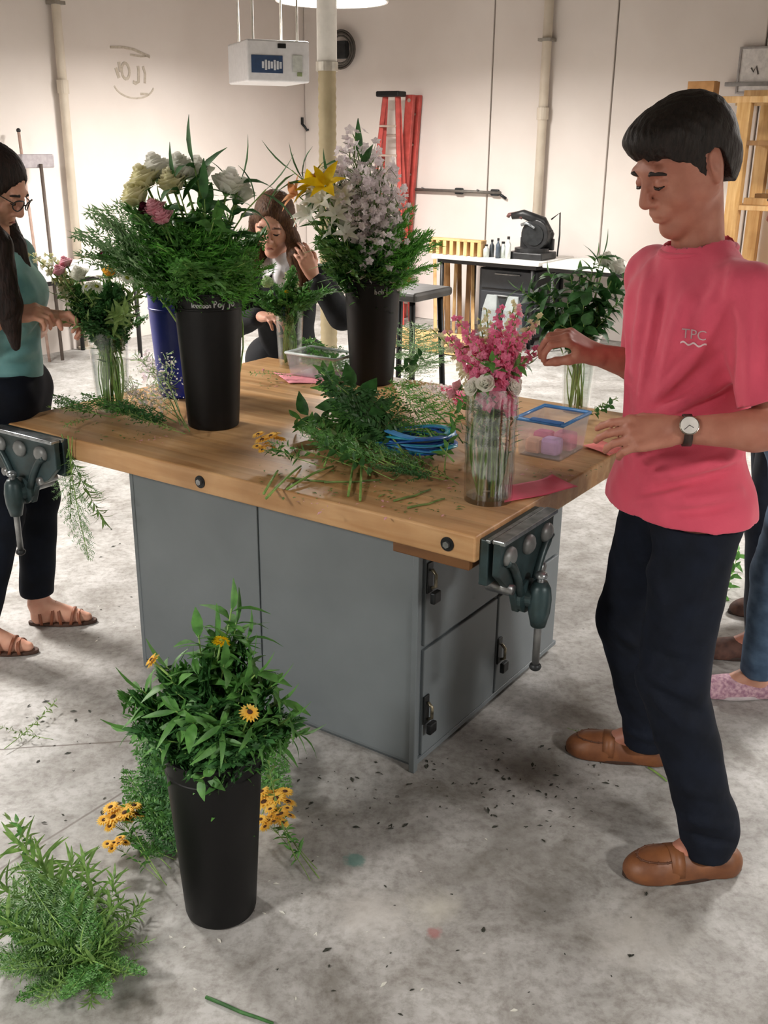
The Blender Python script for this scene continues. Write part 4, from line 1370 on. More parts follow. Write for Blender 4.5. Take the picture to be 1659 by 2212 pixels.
M_SKIN = mat('skin_tanned', '#bb806b', .5, col2='#ad705c', scale=25, sss=.12)
M_SKIN_F = mat('skin_fair', '#d9a68e', .5, col2='#cf9781', scale=25, sss=.12)
M_HAIRD = mat('dark_brown_hair', '#241b16', .55, spec=.3, col2='#150f0c', scale=150, aniso=(1, 1, .25), bump=.8)
M_HAIRB = mat('brown_hair', '#5f4029', .62, spec=.25, col2='#3d281a', scale=120, aniso=(1.5, 1.5, .12), bump=.8)
M_HAIRK = mat('black_brown_hair', '#2a1c17', .6, spec=.25, col2='#160f0d', scale=120, aniso=(1.5, 1.5, .12), bump=.8)
M_BROW = mat('eyebrow_hair', '#2a1d17', .7)
M_EYE = mat('eye_dark', '#241914', .25)
M_LIP = mat('lips', '#a35a52', .5)


def face_details(par, w, s, m_brow=M_BROW, lash=.0042, glasses=False, m_lip=None):
    def put(o):
        o.parent = par; o.matrix_parent_inverse = par.matrix_world.inverted(); return o
    for k in (-1, 1):
        put(MB().tube([w(.0915, k * .014, .023), w(.0945, k * .028, .029), w(.088, k * .043, .026), w(.078, k * .052, .019)], [.003 * s, .0048 * s, .0044 * s, .002 * s], 6).obj('eyebrow', m_brow, None, smooth=True))
        put(MB().tube([w(.0915, k * .0185, .000), w(.0945, k * .027, -.0025), w(.0935, k * .035, -.0035), w(.0865, k * .0455, -.001)], [.0014 * s, lash * .7 * s, lash * .75 * s, .0012 * s], 6).obj('lowered_eyelashes', M_EYE, None, smooth=True))
    if m_lip:
        put(MB().tube([w(.098, -.017, -.066), w(.1035, -.006, -.0615), w(.1025, 0, -.0635), w(.1035, .006, -.0615), w(.098, .017, -.066)], [.0012 * s, .0032 * s, .0032 * s, .0032 * s, .0012 * s], 6).obj('lips', m_lip, None, smooth=True))
    if glasses:
        g = MB()
        for k in (-1, 1):
            pts = [w(.112 - .012 * abs(math.cos(a)) * (1 if k * math.cos(a) > 0 else 0), k * .033 + .024 * math.cos(a), .004 + .018 * math.sin(a)) for a in np.linspace(0, 2 * math.pi, 20, endpoint=False)]
            g.tube(pts, .0022 * s, 6, closed=True)
            g.tube([w(.1, k * .056, .008), w(.05, k * .078, .01), w(-.005, k * .083, .01)], .0018 * s, 6)
        g.tube([w(.113, -.009, .006), w(.117, 0, .009), w(.113, .009, .006)], .002 * s, 6)
        put(g.obj('glasses', mat('glasses_frame', '#2a2422', .3), None, smooth=True))


def short_hair(c, R, s=1.0):
    S = Sdf(); w = lambda f, l, u: np.asarray(c) + R @ (np.array([f, l, u]) * s)
    E = lambda f, l, u, a, b, d: ell(w(f, l, u), np.array([a, b, d]) * s, R)
    S.u(E(-.016, 0, .040, .108, .085, .092), .01)
    S.u(E(.045, 0, .085, .06, .062, .036), .03)
    S.u(E(-.05, 0, -.01, .064, .072, .075), .03)
    S.u(E(-.018, 0, .0, .09, .0835, .10), .02)
    xf = np.array([-.2, -.09, -.058, -.044, -.034, -.028, .006, .011, .016, .028, .034, .046, .064, .08, .2]); xu = np.array([-.085, -.085, -.065, -.05, .0, .020, .024, -.015, -.034, -.03, .008, .028, .040, .056, .06])

    def cutf(X):
        p = (X - c) @ R / s
        g = np.interp(p[:, 0], xf, xu)
        g = g + .0035 * np.sin(p[:, 1] * 150) * (p[:, 0] > .05) + .002 * np.sin(p[:, 1] * 330 + p[:, 0] * 90)
        return (g - p[:, 2]) * s * .6

    S.ops.append(('i', (cutf, c, 1e9), 0))

    def strand(X):
        p = (X - c) @ R / s
        a = p[:, 1] * 420 + 9 * np.sin(p[:, 0] * 30) + 60 * p[:, 2]
        return (.0007 * np.sin(a) + .0009 * vnoise(p, 130, .4) + .0012 * vnoise(p, 55, 1.0)) * s
    S.disp(strand)
    return S


def long_hair(c, R, s, locks, back, part=.0, front=.074):
    S = Sdf(); w = lambda f, l, u: np.asarray(c) + R @ (np.array([f, l, u]) * s)
    E = lambda f, l, u, a, b, d: ell(w(f, l, u), np.array([a, b, d]) * s, R)
    S.u(E(-.018, 0, .038, .104, .084, .090), .01)
    S.u(E(-.06, 0, -.03, .06, .074, .09), .03)
    for pts, rad in locks:
        for i in range(len(pts) - 1):
            S.u(cone(pts[i], pts[i + 1], rad[i], rad[i + 1]), .02)
    for pts, rad in back:
        for i in range(len(pts) - 1):
            S.u(cone(pts[i], pts[i + 1], rad[i], rad[i + 1]), .03)

    def face_cut(X):
        p = (X - c) @ R / s
        q = np.stack([(p[:, 0] - .10) / .085, p[:, 1] / .060, (p[:, 2] + .028) / .105], 1)
        k = np.sqrt((q * q).sum(1))
        return (1 - k) * .05 * s
    S.ops.append(('i', (face_cut, c, 1e9), 0))

    def strand(X):
        p = (X - c) @ R / s
        an = np.arctan2(p[:, 1], p[:, 0] + .02)
        return (.0012 * np.sin(an * 60 + 4 * np.sin(p[:, 2] * 14)) + .0009 * np.sin(an * 113 + p[:, 2] * 20)) * s
    S.disp(strand)
    return S, w


def arr(*a): return np.array(a, float)


def adopt(o, par):
    o.parent = par; o.matrix_parent_inverse = par.matrix_world.inverted(); return o
# ------------------------------------------------------------------ the man in the pink shirt
def man():
    J = {}
    F = nrm(arr(-.93, -.37, 0)); L = np.cross([0, 0, 1], F)
    J['F'] = F
    J['pelvis'] = arr(.715, 2.345, .965); J['chest'] = arr(.700, 2.335, 1.315); J['neck'] = arr(.690, 2.335, 1.49)
    J['shL'] = arr(.752, 2.17, 1.418); J['shR'] = arr(.640, 2.50, 1.418)
    J['elL'] = arr(.838, 2.085, 1.150); J['wrL'] = arr(.618, 2.115, 1.140)
    J['elR'] = arr(.675, 2.565, 1.175); J['wrR'] = arr(.52, 2.51, 1.222)
    J['hipL'] = arr(.735, 2.255, .91); J['hipR'] = arr(.700, 2.435, .91)
    J['knL'] = arr(.690, 2.17, .515); J['anL'] = arr(.815, 2.125, .10)
    J['knR'] = arr(.665, 2.53, .50); J['anR'] = arr(.775, 2.605, .10)
    J['ffL'] = arr(-.32, -.03, 0); J['ftL'] = arr(.755, 2.112, 0)
    J['ffR'] = arr(-.285, .067, 0); J['ftR'] = arr(.700, 2.625, 0)
    HF = nrm(arr(-.82, -.34, -.47)); HR = frame(HF, nrm(arr(-.03, .0, 1)))
    J['HR'] = HR; hc = arr(.630, 2.312, 1.672); J['headc'] = hc
    hs = 1.07
    t = thing('person', 'person in a pink t-shirt and dark jeans arranging pink flowers at the bench', 'person', (.73, 2.36, 0))
    S = Sdf(); body(S, J, 1.0)
    w = head(S, hc, HR, hs)
    # near hand: relaxed over the bench edge, fingers pointing left; thumb side up
    D = nrm(arr(-.95, .12, -.13))
    hand(S, J['wrL'], D, arr(-.06, -.80, .60), True, 1.0, curls=((.32, .42, .3), (.38, .5, .35), (.45, .55, .4), (.5, .6, .4)), thumb=(.15, .2, .2), thumb_dir=(.8, .5, -.35))
    # far hand: pinching a flower stem
    D2 = nrm(arr(-.84, -.1, .50))
    hand(S, J['wrR'], D2, arr(.25, -.35, .9), False, 1.0, curls=((.7, .9, .5), (.75, .9, .6), (.7, .9, .6), (.65, .9, .6)), thumb=(.15, .35, .3), thumb_dir=(.78, .35, -.5))
    sobj(S, 'body', .0038, M_SKIN, t)
    face_details(t, w, hs)
    sobj(short_hair(hc, HR, hs), 'hair', .0035, M_HAIRD, t)
    # ---- shirt
    M = mat('coral_pink_cotton', '#e0566f', .85, col2='#d54e67', scale=8, sheen=.2, bump=.12, bscale=420)
    S = Sdf()
    S.u(cone(J['pelvis'] + arr(.0, .0, -.115), J['chest'], .152, .148, F, .82), .03)
    S.u(cone(J['pelvis'] + arr(-.02, .0, -.02), J['chest'] + arr(-.012, -.004, -.05), .145, .14, F, .82), .03)
    S.u(cone(J['chest'] + arr(0, 0, .0), J['neck'] - arr(-.008, 0, .075), .142, .088, F, .82), .05)
    S.u(cone(J['shL'] + arr(0, 0, -.012), J['shR'] + arr(0, 0, -.012), .058, .058), .05)
    S.u(cone(J['chest'] + L * .07 + F * .035 + arr(0, 0, .05), J['chest'] - L * .07 + F * .035 + arr(0, 0, .05), .088, .088), .06)
    S.u(cone(J['neck'] - arr(-.004, 0, .065), J['neck'] + arr(-.0, 0, -.022), .09, .084), .035)
    # hem flare
    S.u(ell(J['pelvis'] + arr(.0, 0, -.07), (.16, .205, .14), frame(F)), .05)
    sl = {}
    for k, fr in (('L', .80), ('R', .80)):
        a = J['sh' + k]; b = a + (J['el' + k] - a) * fr
        d = nrm(b - a); cn_ = cone(a, b + d * .03, .064, .084); pl_ = plane(b - d * .012, d)
        S.u((lambda X, cn_=cn_, pl_=pl_: np.maximum(cn_[0](X), pl_[0](X)), cn_[1], cn_[2]), .03)
        S.u(cone(J['neck'] - arr(0, 0, .045), a, .05, .052), .04)
        sl[k] = (a, b, d)
    hem = J['pelvis'] + arr(0, 0, -.072)
    S.cut(plane(hem, arr(.0, .0, -1.0)))
    for k in 'LR':
        a, b, d = sl[k]
        S.sub(cone(b - d * .045, b + d * .12, .054, .078), .004)
    S.sub(cone(J['neck'] - arr(0.0, 0, .01), hc + HR @ arr(-.03, 0, -.02), .07, .075), .004)
    # folds: chest to armpit, belly drapes, waist creases
    o = lambda px, py, y: on_y(px, py, y)
    S.folds([((1400, 570), (1368, 800), .016, .008), ((1440, 600), (1400, 780), .014, -.008), ((1478, 640), (1425, 830), .013, .008), ((1420, 640), (1380, 860), .011, .006),
             ((1545, 700), (1420, 860), .014, .010), ((1560, 760), (1400, 895), .013, -.010), ((1575, 820), (1420, 888), .012, .011), ((1570, 845), (1440, 905), .010, -.009), ((1480, 880), (1372, 890), .012, .008),
             ((1600, 985), (1385, 1030), .013, .010), ((1580, 1012), (1400, 1062), .012, -.010), ((1500, 985), (1365, 985), .012, .008), ((1600, 1062), (1420, 1085), .014, .008), ((1520, 1035), (1365, 1088), .011, .008), ((1580, 1090), (1450, 1105), .01, -.006),
             ((1568, 620), (1580, 820), .016, -.012), ((1545, 620), (1505, 720), .014, .007), ((1622, 650), (1618, 850), .014, .007), ((1355, 650), (1350, 1000), .014, .006), ((1645, 620), (1650, 840), .013, -.007), ((1590, 560), (1560, 680), .014, .007)], 1.75)
    S.disp(lambda X: .0022 * vnoise(X, 26, .3) + .0012 * vnoise(X, 60, 2.0))
    sh = sobj(S, 'tshirt', .0041, M, t)
    # ribbed collar
    cn = J['neck'] + arr(-.004, -.002, .004); ax = nrm(hc + HR @ arr(-.03, 0, -.03) - J['neck'])
    X0 = nrm(np.cross(ax, [0, 1, 0])); Y0 = np.cross(ax, X0)
    pts = [cn + .079 * (math.cos(a) * X0 + math.sin(a) * Y0) - ax * .002 for a in np.linspace(0, 2 * math.pi, 36, endpoint=False)]
    adopt(MB().tube(pts, .0085, 8, closed=True).obj('collar', M, None, smooth=True), t)
    # chest print
    M_PRINT = mat('white_shirt_print', '#f3d9dc', .8)
    for (txt, sz, px, py) in (('TPC', .030, 1462, 752),):
        me = text_mesh(txt, sz, .0004); me.materials.append(M_PRINT)
        lo = bpy.data.objects.new('chest_print', me); COL.objects.link(lo)
        n_ = nrm(arr(-.45, -.89, 0)); X = nrm(np.cross([0, 0, 1], n_)); c = on_y(px, py, 2.02)
        lo.matrix_world = pmat(c, X, arr(0, 0, 1), n_)
        md = lo.modifiers.new('w', 'SHRINKWRAP'); md.target = sh; md.wrap_method = 'PROJECT'; md.use_project_z = True
        md.use_negative_direction = True; md.use_positive_direction = True; md.offset = .0015
        adopt(lo, t)
        b = MB(); pts_ = [(-.028 + .056 * k / 15, -.022 + .003 * math.sin(k), 0) for k in range(16)]
        vs = []; fs = []
        for q in pts_: vs += [q, (q[0], q[1] + .004, 0)]
        for k in range(15): fs.append((2 * k, 2 * k + 2, 2 * k + 3, 2 * k + 1))
        ul = b.add(vs, fs).obj('print_underline', M_PRINT, None)
        ul.matrix_world = pmat(c, X, arr(0, 0, 1), n_)
        md = ul.modifiers.new('w', 'SHRINKWRAP'); md.target = sh; md.wrap_method = 'PROJECT'; md.use_project_z = True
        md.use_negative_direction = True; md.use_positive_direction = True; md.offset = .0015
        adopt(ul, t)
    # ---- jeans
    MJ = mat('dark_indigo_denim', '#151b28', .85, spec=.2, col2='#10151f', scale=14, bump=.1, bscale=500)
    S = Sdf()
    S.u(cone(J['hipL'] + arr(0, 0, .03), J['hipR'] + arr(0, 0, .03), .098, .098), .04)
    S.u(cone(J['pelvis'] + arr(.0, 0, -.02), J['pelvis'] + arr(0, 0, .07), .125, .12, F, .85), .04)
    for k in 'LR':
        S.u(cone(J['hip' + k], J['kn' + k], .098, .080), .05)
        an = J['an' + k]
        S.u(cone(J['kn' + k], an + arr(-.0, 0, .02), .080, .068), .03)
        S.u(cone(an + arr(-.008, 0, .06), an + arr(-.005, 0, -.02), .068, .066), .015)
    S.ops.append(('i', (lambda X: .062 - X[:, 2] + .10 * (X[:, 0] - .78) * 0, arr(0, 0, 0), 1e9), 0))
    S.cut(plane(J['pelvis'] + arr(0, 0, -.078), (0, 0, 1)))
    S.folds([((1385, 1440), (1505, 1500), .016, .009), ((1390, 1470), (1520, 1545), .013, -.008), ((1400, 1400), (1510, 1440), .014, -.006), ((1410, 1510), (1525, 1590), .014, .008), ((1470, 1700), (1560, 1720), .012, .006),
             ((1472, 1765), (1580, 1785), .012, .009), ((1472, 1795), (1588, 1822), .010, -.009), ((1400, 1150), (1585, 1200), .02, .007), ((1380, 1180), (1450, 1330), .018, .007), ((1315, 1330), (1375, 1395), .014, .009), ((1330, 1375), (1388, 1435), .012, -.008),
             ((1350, 1575), (1440, 1600), .012, .008), ((1560, 1140), (1450, 1420), .02, .006), ((1420, 1360), (1530, 1380), .014, .005)], 1.5)
    S.disp(lambda X: .003 * vnoise(X, 22, 1.3) + .0012 * vnoise(X, 55, .4))
    sobj(S, 'jeans', .005, MJ, t)
    # ---- loafers
    MS = mat('tan_brown_leather', '#80502f', .5, col2='#6b4026', scale=22, bump=.08)
    MSO = mat('dark_sole_rubber', '#3a2417', .7)
    for k in 'LR':
        c = J['ft' + k]; FF = J['ff' + k]
        S = Sdf(); w2 = shoe(S, c, FF, .30)
        # seam ridge of the moccasin toe
        N = 14
        ps = [w2(.075 + .052 * math.cos(a), .034 * math.sin(a), .052 - .012 * (math.cos(a) > .3)) for a in np.linspace(-math.pi * .62, math.pi * .62, N)]
        for i in range(N - 1): S.crease(ps[i], ps[i + 1], .006, .0035)
        lo = sobj(S, 'loafer', .0036, MS, t)
        Rl = shoe_local(c, FF)

        def top(f, l):
            for z in np.linspace(.12, .005, 90):
                q = c + Rl @ arr(f, l, z)
                if S.ev(q[None])[0] < 0: return q + arr(0, 0, .001)
            return None
        MSE = mat('dark_stitch_leather', '#5a351f', .6)
        ps = [top(.062 + .058 * math.cos(a), .036 * math.sin(a)) for a in np.linspace(-math.pi * .66, math.pi * .66, 22)]
        adopt(MB().tube([q for q in ps if q is not None], .0026, 6).obj('toe_seam', MSE, None, smooth=True), t)
        for i in range(1, 21, 2):
            if ps[i] is None: continue
            a = -math.pi * .66 + math.pi * 1.32 * i / 21; dv = Rl @ arr(math.cos(a), .7 * math.sin(a), 0)
            adopt(MB().tube([ps[i] - dv * .005 + arr(0, 0, .001), ps[i] + arr(0, 0, .0025), ps[i] + dv * .005 - arr(0, 0, .001)], .0014, 5).obj('stitch', MSE, None), t)
        sole(t, c, FF, .305, MSO)
        b = MB(); pts = []
        R = shoe_local(c, FF)
        vs = []; fs = []; n = 13
        for i in range(n):
            a = math.pi * (i / (n - 1)); l_ = .0455 * math.cos(a); u_ = .022 + .058 * math.sin(a) ** .8
            for ff_, e in ((.012, 0), (.045, -.002)):
                q = c + R @ arr(ff_, l_ * 1.03, u_ + e); vs.append(q)
        for i in range(n - 1): fs.append((2 * i, 2 * i + 2, 2 * i + 3, 2 * i + 1))
        so = b.add(vs, fs).obj('penny_strap', MS, None, smooth=True)
        md = so.modifiers.new('s', 'SOLIDIFY'); md.thickness = .004; md.offset = 0
        adopt(so, t)
    # ---- wrist watch
    wp = J['wrL'] + nrm(J['elL'] - J['wrL']) * .022; ax = nrm(J['elL'] - J['wrL'])
    wt = thing('wrist_watch', 'round white faced wrist watch with dark strap on the man\'s arm', 'watch', M=Matrix.Translation(wp))
    nW = nrm(arr(-.05, -.86, .50)); nW = nrm(nW - ax * (nW @ ax)); sW = np.cross(ax, nW)
    pts = [.0315 * (math.cos(a) * nW + math.sin(a) * sW) for a in np.linspace(0, 2 * math.pi, 28, endpoint=False)]
    vs = []; fs = []
    for q in pts: vs += [q - ax * .009, q + ax * .009]
    for i in range(28):
        j = (i + 1) % 28; fs.append((2 * i, 2 * i + 1, 2 * j + 1, 2 * j))
    so = MB().add(vs, fs).obj('strap', mat('watch_strap', '#3a2720', .5), wt, smooth=True)
    md = so.modifiers.new('s', 'SOLIDIFY'); md.thickness = .003
    c_ = nW * .0335
    MB().tube([c_ - nW * .002, c_ + nW * .006], .0205, 28).obj('case', mat('watch_case', '#b9b2a4', .25, .9), wt, bevel=.001)
    MB().tube([c_ + nW * .0055, c_ + nW * .0068], .0182, 28).obj('dial', mat('watch_dial', '#f3f0ea', .4), wt)
    for an, ln in ((.6, .010), (2.4, .014)):
        dv = math.cos(an) * ax + math.sin(an) * sW
        MB().tube([c_ + nW * .0072, c_ + nW * .0072 + dv * ln], .0006, 5).obj('hand', M_EYE, wt)
    return t


man()


# ------------------------------------------------------------------ girl in teal, at the left end of the bench
def girl_teal():
    J = {}
    F = nrm(arr(.95, .05, 0)); L = np.cross([0, 0, 1], F)
    J['F'] = F
    J['pelvis'] = arr(-1.265, 3.30, .93); J['chest'] = arr(-1.245, 3.30, 1.225); J['neck'] = arr(-1.235, 3.30, 1.385)
    J['shL'] = arr(-1.25, 3.46, 1.33); J['shR'] = arr(-1.24, 3.14, 1.33)
    J['elL'] = arr(-1.235, 3.49, 1.07); J['wrL'] = arr(-1.10, 3.36, 1.16)
    J['elR'] = arr(-1.33, 3.09, 1.09); J['wrR'] = arr(-1.18, 3.22, 1.185)
    J['hipL'] = arr(-1.265, 3.385, .88); J['hipR'] = arr(-1.265, 3.215, .88)
    J['knL'] = arr(-1.235, 3.39, .50); J['anL'] = arr(-1.275, 3.375, .085)
    J['knR'] = arr(-1.30, 3.20, .49); J['anR'] = arr(-1.395, 3.15, .085)
    J['ffL'] = arr(.28, .03, 0); J['ftL'] = arr(-1.195, 3.385, 0)
    J['ffR'] = arr(.27, .0, 0); J['ftR'] = arr(-1.335, 3.15, 0)
    OFF = arr(.0, .085, 0)
    for k in list(J):
        if k not in ('F', 'ffL', 'ffR', 'wrL', 'wrR'): J[k] = J[k] + OFF
    HF = nrm(arr(.80, -.10, -.52)); HR = frame(HF); hc = arr(-1.222, 3.29, 1.565) + OFF * .5; hs = 1.0
    J['HR'] = HR; J['headc'] = hc
    t = thing('person', 'person in a teal t-shirt and glasses with long dark hair tending a vase', 'person', (-1.28, 3.3, 0))
    S = Sdf(); body(S, J, .92, True); w = head(S, hc, HR, hs, True)
    hand(S, J['wrR'], nrm(arr(.93, .2, .12)), arr(-.15, -.5, .85), False, .92, curls=((.6, .8, .5), (.6, .8, .5), (.6, .8, .5), (.6, .8, .5)), thumb=(.2, .4, .3))
    hand(S, J['wrL'], nrm(arr(.9, -.15, -.05)), arr(.1, .6, .7), True, .92, curls=((.6, .8, .5), (.6, .8, .5), (.6, .8, .5), (.6, .8, .5)), thumb=(.2, .4, .3))
    sobj(S, 'body', .0048, M_SKIN_F, t)
    face_details(t, w, hs, glasses=True, m_lip=M_LIP)
    lk = [([w(.03, -.075, .02), w(.01, -.085, -.06), arr(-1.175, 3.19, 1.40), arr(-1.16, 3.17, 1.22), arr(-1.15, 3.175, 1.10)], [.03, .032, .04, .042, .016]),
          ([w(.02, .078, .02), w(.0, .085, -.06), arr(-1.2, 3.39, 1.38), arr(-1.175, 3.40, 1.22), arr(-1.165, 3.39, 1.12)], [.03, .032, .036, .036, .014])]
    bk = [([w(-.07, -.03, -.04), arr(-1.32, 3.26, 1.38), arr(-1.36, 3.25, 1.18)], [.06, .06, .04]), ([w(-.07, .03, -.04), arr(-1.32, 3.34, 1.38), arr(-1.36, 3.35, 1.18)], [.06, .06, .04])]
    S, _ = long_hair(hc, HR, hs, lk, bk); sobj(S, 'hair', .0052, M_HAIRK, t)
    MT = mat('teal_cotton', '#7fb0b0', .85, col2='#5f9596', scale=9, sheen=.2)
    S = Sdf()
    S.u(cone(J['pelvis'] + arr(0, 0, -.04), J['chest'], .128, .122, F, .85), .03)
    S.u(cone(J['chest'], J['neck'] - arr(0, 0, .06), .12, .07, F, .8), .05)
    S.u(cone(J['shL'], J['shR'], .056, .056), .05)
    S.u(cone(J['chest'] + F * .05 + L * .06, J['chest'] + F * .05 - L * .06, .075, .075), .05)
    for k in 'LR':
        a = J['sh' + k]; b = a + (J['el' + k] - a) * .55
        S.u(cone(a, b, .06, .066), .03)
    S.cut(plane(J['pelvis'] + arr(0, 0, -.02), (0, 0, -1)))
    S.sub(cone(J['neck'] - arr(0, 0, .03), hc + HR @ arr(-.03, 0, -.02), .06, .055), .004)
    S.folds([((0, 770), (98, 745), .011, .012), ((0, 790), (100, 772), .009, -.010), ((0, 812), (102, 795), .010, .012), ((0, 832), (104, 818), .009, -.010), ((0, 750), (90, 722), .010, -.009), ((20, 735), (85, 690), .011, .010), ((0, 720), (70, 700), .010, .008), ((40, 600), (62, 690), .012, .008)], 1.2)
    S.disp(lambda X: .003 * vnoise(X, 24, .8))
    sobj(S, 'tshirt', .006, MT, t)
    MJ = mat('navy_jeans', '#101622', .85, spec=.2, col2='#0c1018', scale=14)
    S = Sdf()
    S.u(cone(J['hipL'] + arr(0, 0, .03), J['hipR'] + arr(0, 0, .03), .108, .108), .04)
    S.u(cone(J['pelvis'] + arr(0, 0, -.04), J['pelvis'] + arr(0, 0, .05), .125, .118, F, .85), .04)
    for k in 'LR':
        S.u(cone(J['hip' + k], J['kn' + k], .098, .068), .05); S.u(cone(J['kn' + k], J['an' + k] + arr(0, 0, .06), .068, .062), .03)
    S.ops.append(('i', (lambda X: .125 - X[:, 2], arr(0, 0, 0), 1e9), 0)); S.cut(plane(J['pelvis'] + arr(0, 0, .05), (0, 0, 1)))
    for z in (.15, .2, .5, .54): S.crease(arr(-1.2, 3.32, z), arr(-1.33, 3.31, z + .03), .012, .007)
    S.disp(lambda X: .0025 * vnoise(X, 24, 1.8))
    sobj(S, 'jeans', .006, MJ, t)
    M_SAN = mat('brown_sandal_leather', '#8a5138', .5)
    for k in 'LR':
        c = J['ft' + k]; FF = nrm(J['ff' + k]); R = shoe_local(c, FF)
        sole(t, c, FF, .25, mat('sandal_sole', '#4a3226', .7), 1.0)
        for i, f in enumerate((.07, .035, .0, -.035, -.07)):
            vs = []; fs = []; n = 11; hgt = (.045, .058, .075, .09, .105)[i]; wd = (.041, .042, .04, .038, .037)[i]
            for q in range(n):
                a = math.pi * q / (n - 1)
                for e in (-.005, .006): vs.append(c + R @ arr(f + e + (.03 * math.sin(a) if i % 2 else -.02 * math.sin(a)) * .4, wd * math.cos(a), .012 + hgt * .86 * math.sin(a)))
            for q in range(n - 1): fs.append((2 * q, 2 * q + 2, 2 * q + 3, 2 * q + 1))
            so = MB().add(vs, fs).obj('sandal_strap', M_SAN, None, smooth=True)
            md = so.modifiers.new('s', 'SOLIDIFY'); md.thickness = .004; md.offset = 0
            adopt(so, t)
    ax = nrm(J['elR'] - J['wrR']); wp = J['wrR'] + ax * .02; x0 = nrm(np.cross(ax, [0, 0, 1])); y0 = np.cross(ax, x0)
    adopt(MB().tube([wp + .029 * (math.cos(a) * x0 + math.sin(a) * y0) for a in np.linspace(0, 2 * math.pi, 24, endpoint=False)], .003, 8, closed=True).obj('bracelet', mat('maroon_band', '#5a2430', .5), None, smooth=True), t)


girl_teal()


# ------------------------------------------------------------------ girl in black behind the bench
def girl_black():
    J = {}
    F = nrm(arr(-.12, -.99, 0)); L = np.cross([0, 0, 1], F)
    J['F'] = F
    J['pelvis'] = arr(-.455, 4.70, .78); J['chest'] = arr(-.455, 4.665, 1.035); J['neck'] = arr(-.46, 4.64, 1.185)
    J['shL'] = J['neck'] + L * .165 + arr(0, 0, -.055); J['shR'] = J['neck'] - L * .165 + arr(0, 0, -.055)
    J['elL'] = arr(-.195, 4.50, .985); J['wrL'] = arr(-.315, 4.47, 1.165)
    J['elR'] = arr(-.68, 4.55, .93); J['wrR'] = arr(-.53, 4.40, 1.0)
    J['hipL'] = J['pelvis'] + L * .085 + arr(0, 0, -.05); J['hipR'] = J['pelvis'] - L * .085 + arr(0, 0, -.05)
    J['knL'] = J['hipL'] + arr(.0, -.03, -.33); J['anL'] = J['hipL'] + arr(0, .0, -.65)
    J['knR'] = J['hipR'] + arr(.0, -.03, -.33); J['anR'] = J['hipR'] + arr(0, .0, -.65)
    for k in 'LR':
        J['ff' + k] = F; J['ft' + k] = arr(J['an' + k][0], J['an' + k][1] - .05, 0)
    HF = nrm(arr(-.16, -.86, -.40)); HR = frame(HF, nrm(arr(.06, 0, 1))); hc = arr(-.488, 4.585, 1.372); hs = 1.03
    J['HR'] = HR; J['headc'] = hc
    t = thing('person', 'person with long brown hair, black sweater and white collar behind the bench', 'person', (-.455, 4.68, 0))
    S = Sdf(); body(S, J, .88, True); w = head(S, hc, HR, hs, True)
    hand(S, J['wrL'], nrm(arr(-.35, -.12, .85)), arr(.35, -.9, .1), True, .88, curls=((.4, .6, .4),) * 4, thumb=(.2, .3, .3))
    hand(S, J['wrR'], nrm(arr(.6, -.7, .1)), arr(.0, -.2, 1), False, .88)
    sobj(S, 'body', .0048, M_SKIN_F, t)
    face_details(t, w, hs, m_brow=mat('brown_brow', '#5b3b2a', .7), m_lip=M_LIP)
    lk = [([w(.035, .068, .03), w(.03, .082, -.05), arr(-.385, 4.51, 1.24), arr(-.355, 4.52, 1.12), arr(-.35, 4.54, 1.04)], [.026, .03, .042, .042, .02]),
          ([w(.02, -.076, .02), w(.0, -.088, -.06), arr(-.575, 4.62, 1.22), arr(-.6, 4.64, 1.10)], [.026, .03, .036, .02])]
    bk = [([w(-.06, .0, -.04), arr(-.46, 4.70, 1.18), arr(-.45, 4.78, 1.0)], [.07, .08, .05])]
    S, _ = long_hair(hc, HR, hs, lk, bk); sobj(S, 'hair', .0052, M_HAIRB, t)
    MT = mat('black_knit', '#16181d', .9, col2='#0f1116', scale=30)
    S = Sdf()
    S.u(cone(J['pelvis'] + arr(0, 0, -.03), J['chest'], .13, .128, F, .85), .03)
    S.u(cone(J['chest'], J['neck'] - arr(0, 0, .05), .124, .07, F, .8), .05)
    S.u(cone(J['shL'], J['shR'], .058, .058), .05)
    for k in 'LR':
        a = J['sh' + k]; e = J['el' + k]; b = J['wr' + k]
        S.u(cone(a, e, .062, .056), .03); S.u(cone(e, e + (b - e) * .82, .056, .043), .02)
    S.sub(cone(J['neck'] + F * .035 - arr(0, 0, .06), J['neck'] + F * .05 + arr(0, 0, .1), .035, .08), .01)
    S.disp(lambda X: .0035 * vnoise(X, 24, .8))
    sobj(S, 'sweater', .006, MT, t)
    # white collar wings
    MC = mat('white_cotton', '#f2f1f4', .8)
    for k in (-1, 1):
        n0 = J['neck'] + arr(0, 0, .015)
        q = [n0 + L * k * .055 + F * .0 + arr(0, 0, .03), n0 + L * k * .02 + F * .085 + arr(0, 0, -.03), n0 + L * k * .06 + F * .11 + arr(0, 0, -.075), n0 + L * k * .088 + F * .06 + arr(0, 0, -.015)]
        so = MB().add(q, [(0, 1, 2, 3)]).obj('shirt_collar', MC, None)
        md = so.modifiers.new('u', 'SUBSURF'); md.subdivision_type = 'SIMPLE'; md.levels = 1; md.render_levels = 1
        md = so.modifiers.new('s', 'SOLIDIFY'); md.thickness = .006
        adopt(so, t)
    S = Sdf(); S.u(cone(J['neck'] - arr(0, 0, .05), J['neck'] + arr(0, 0, .02) + F * .01, .062, .056), .01)
    S.u(ell(J['neck'] + F * .06 + arr(0, 0, -.04), (.035, .05, .05)), .02); sobj(S, 'shirt_front', .006, MC, t)
    MJ = mat('black_trousers', '#14161c', .85)
    S = Sdf()
    S.u(cone(J['hipL'] + arr(0, 0, .03), J['hipR'] + arr(0, 0, .03), .105, .105), .04)
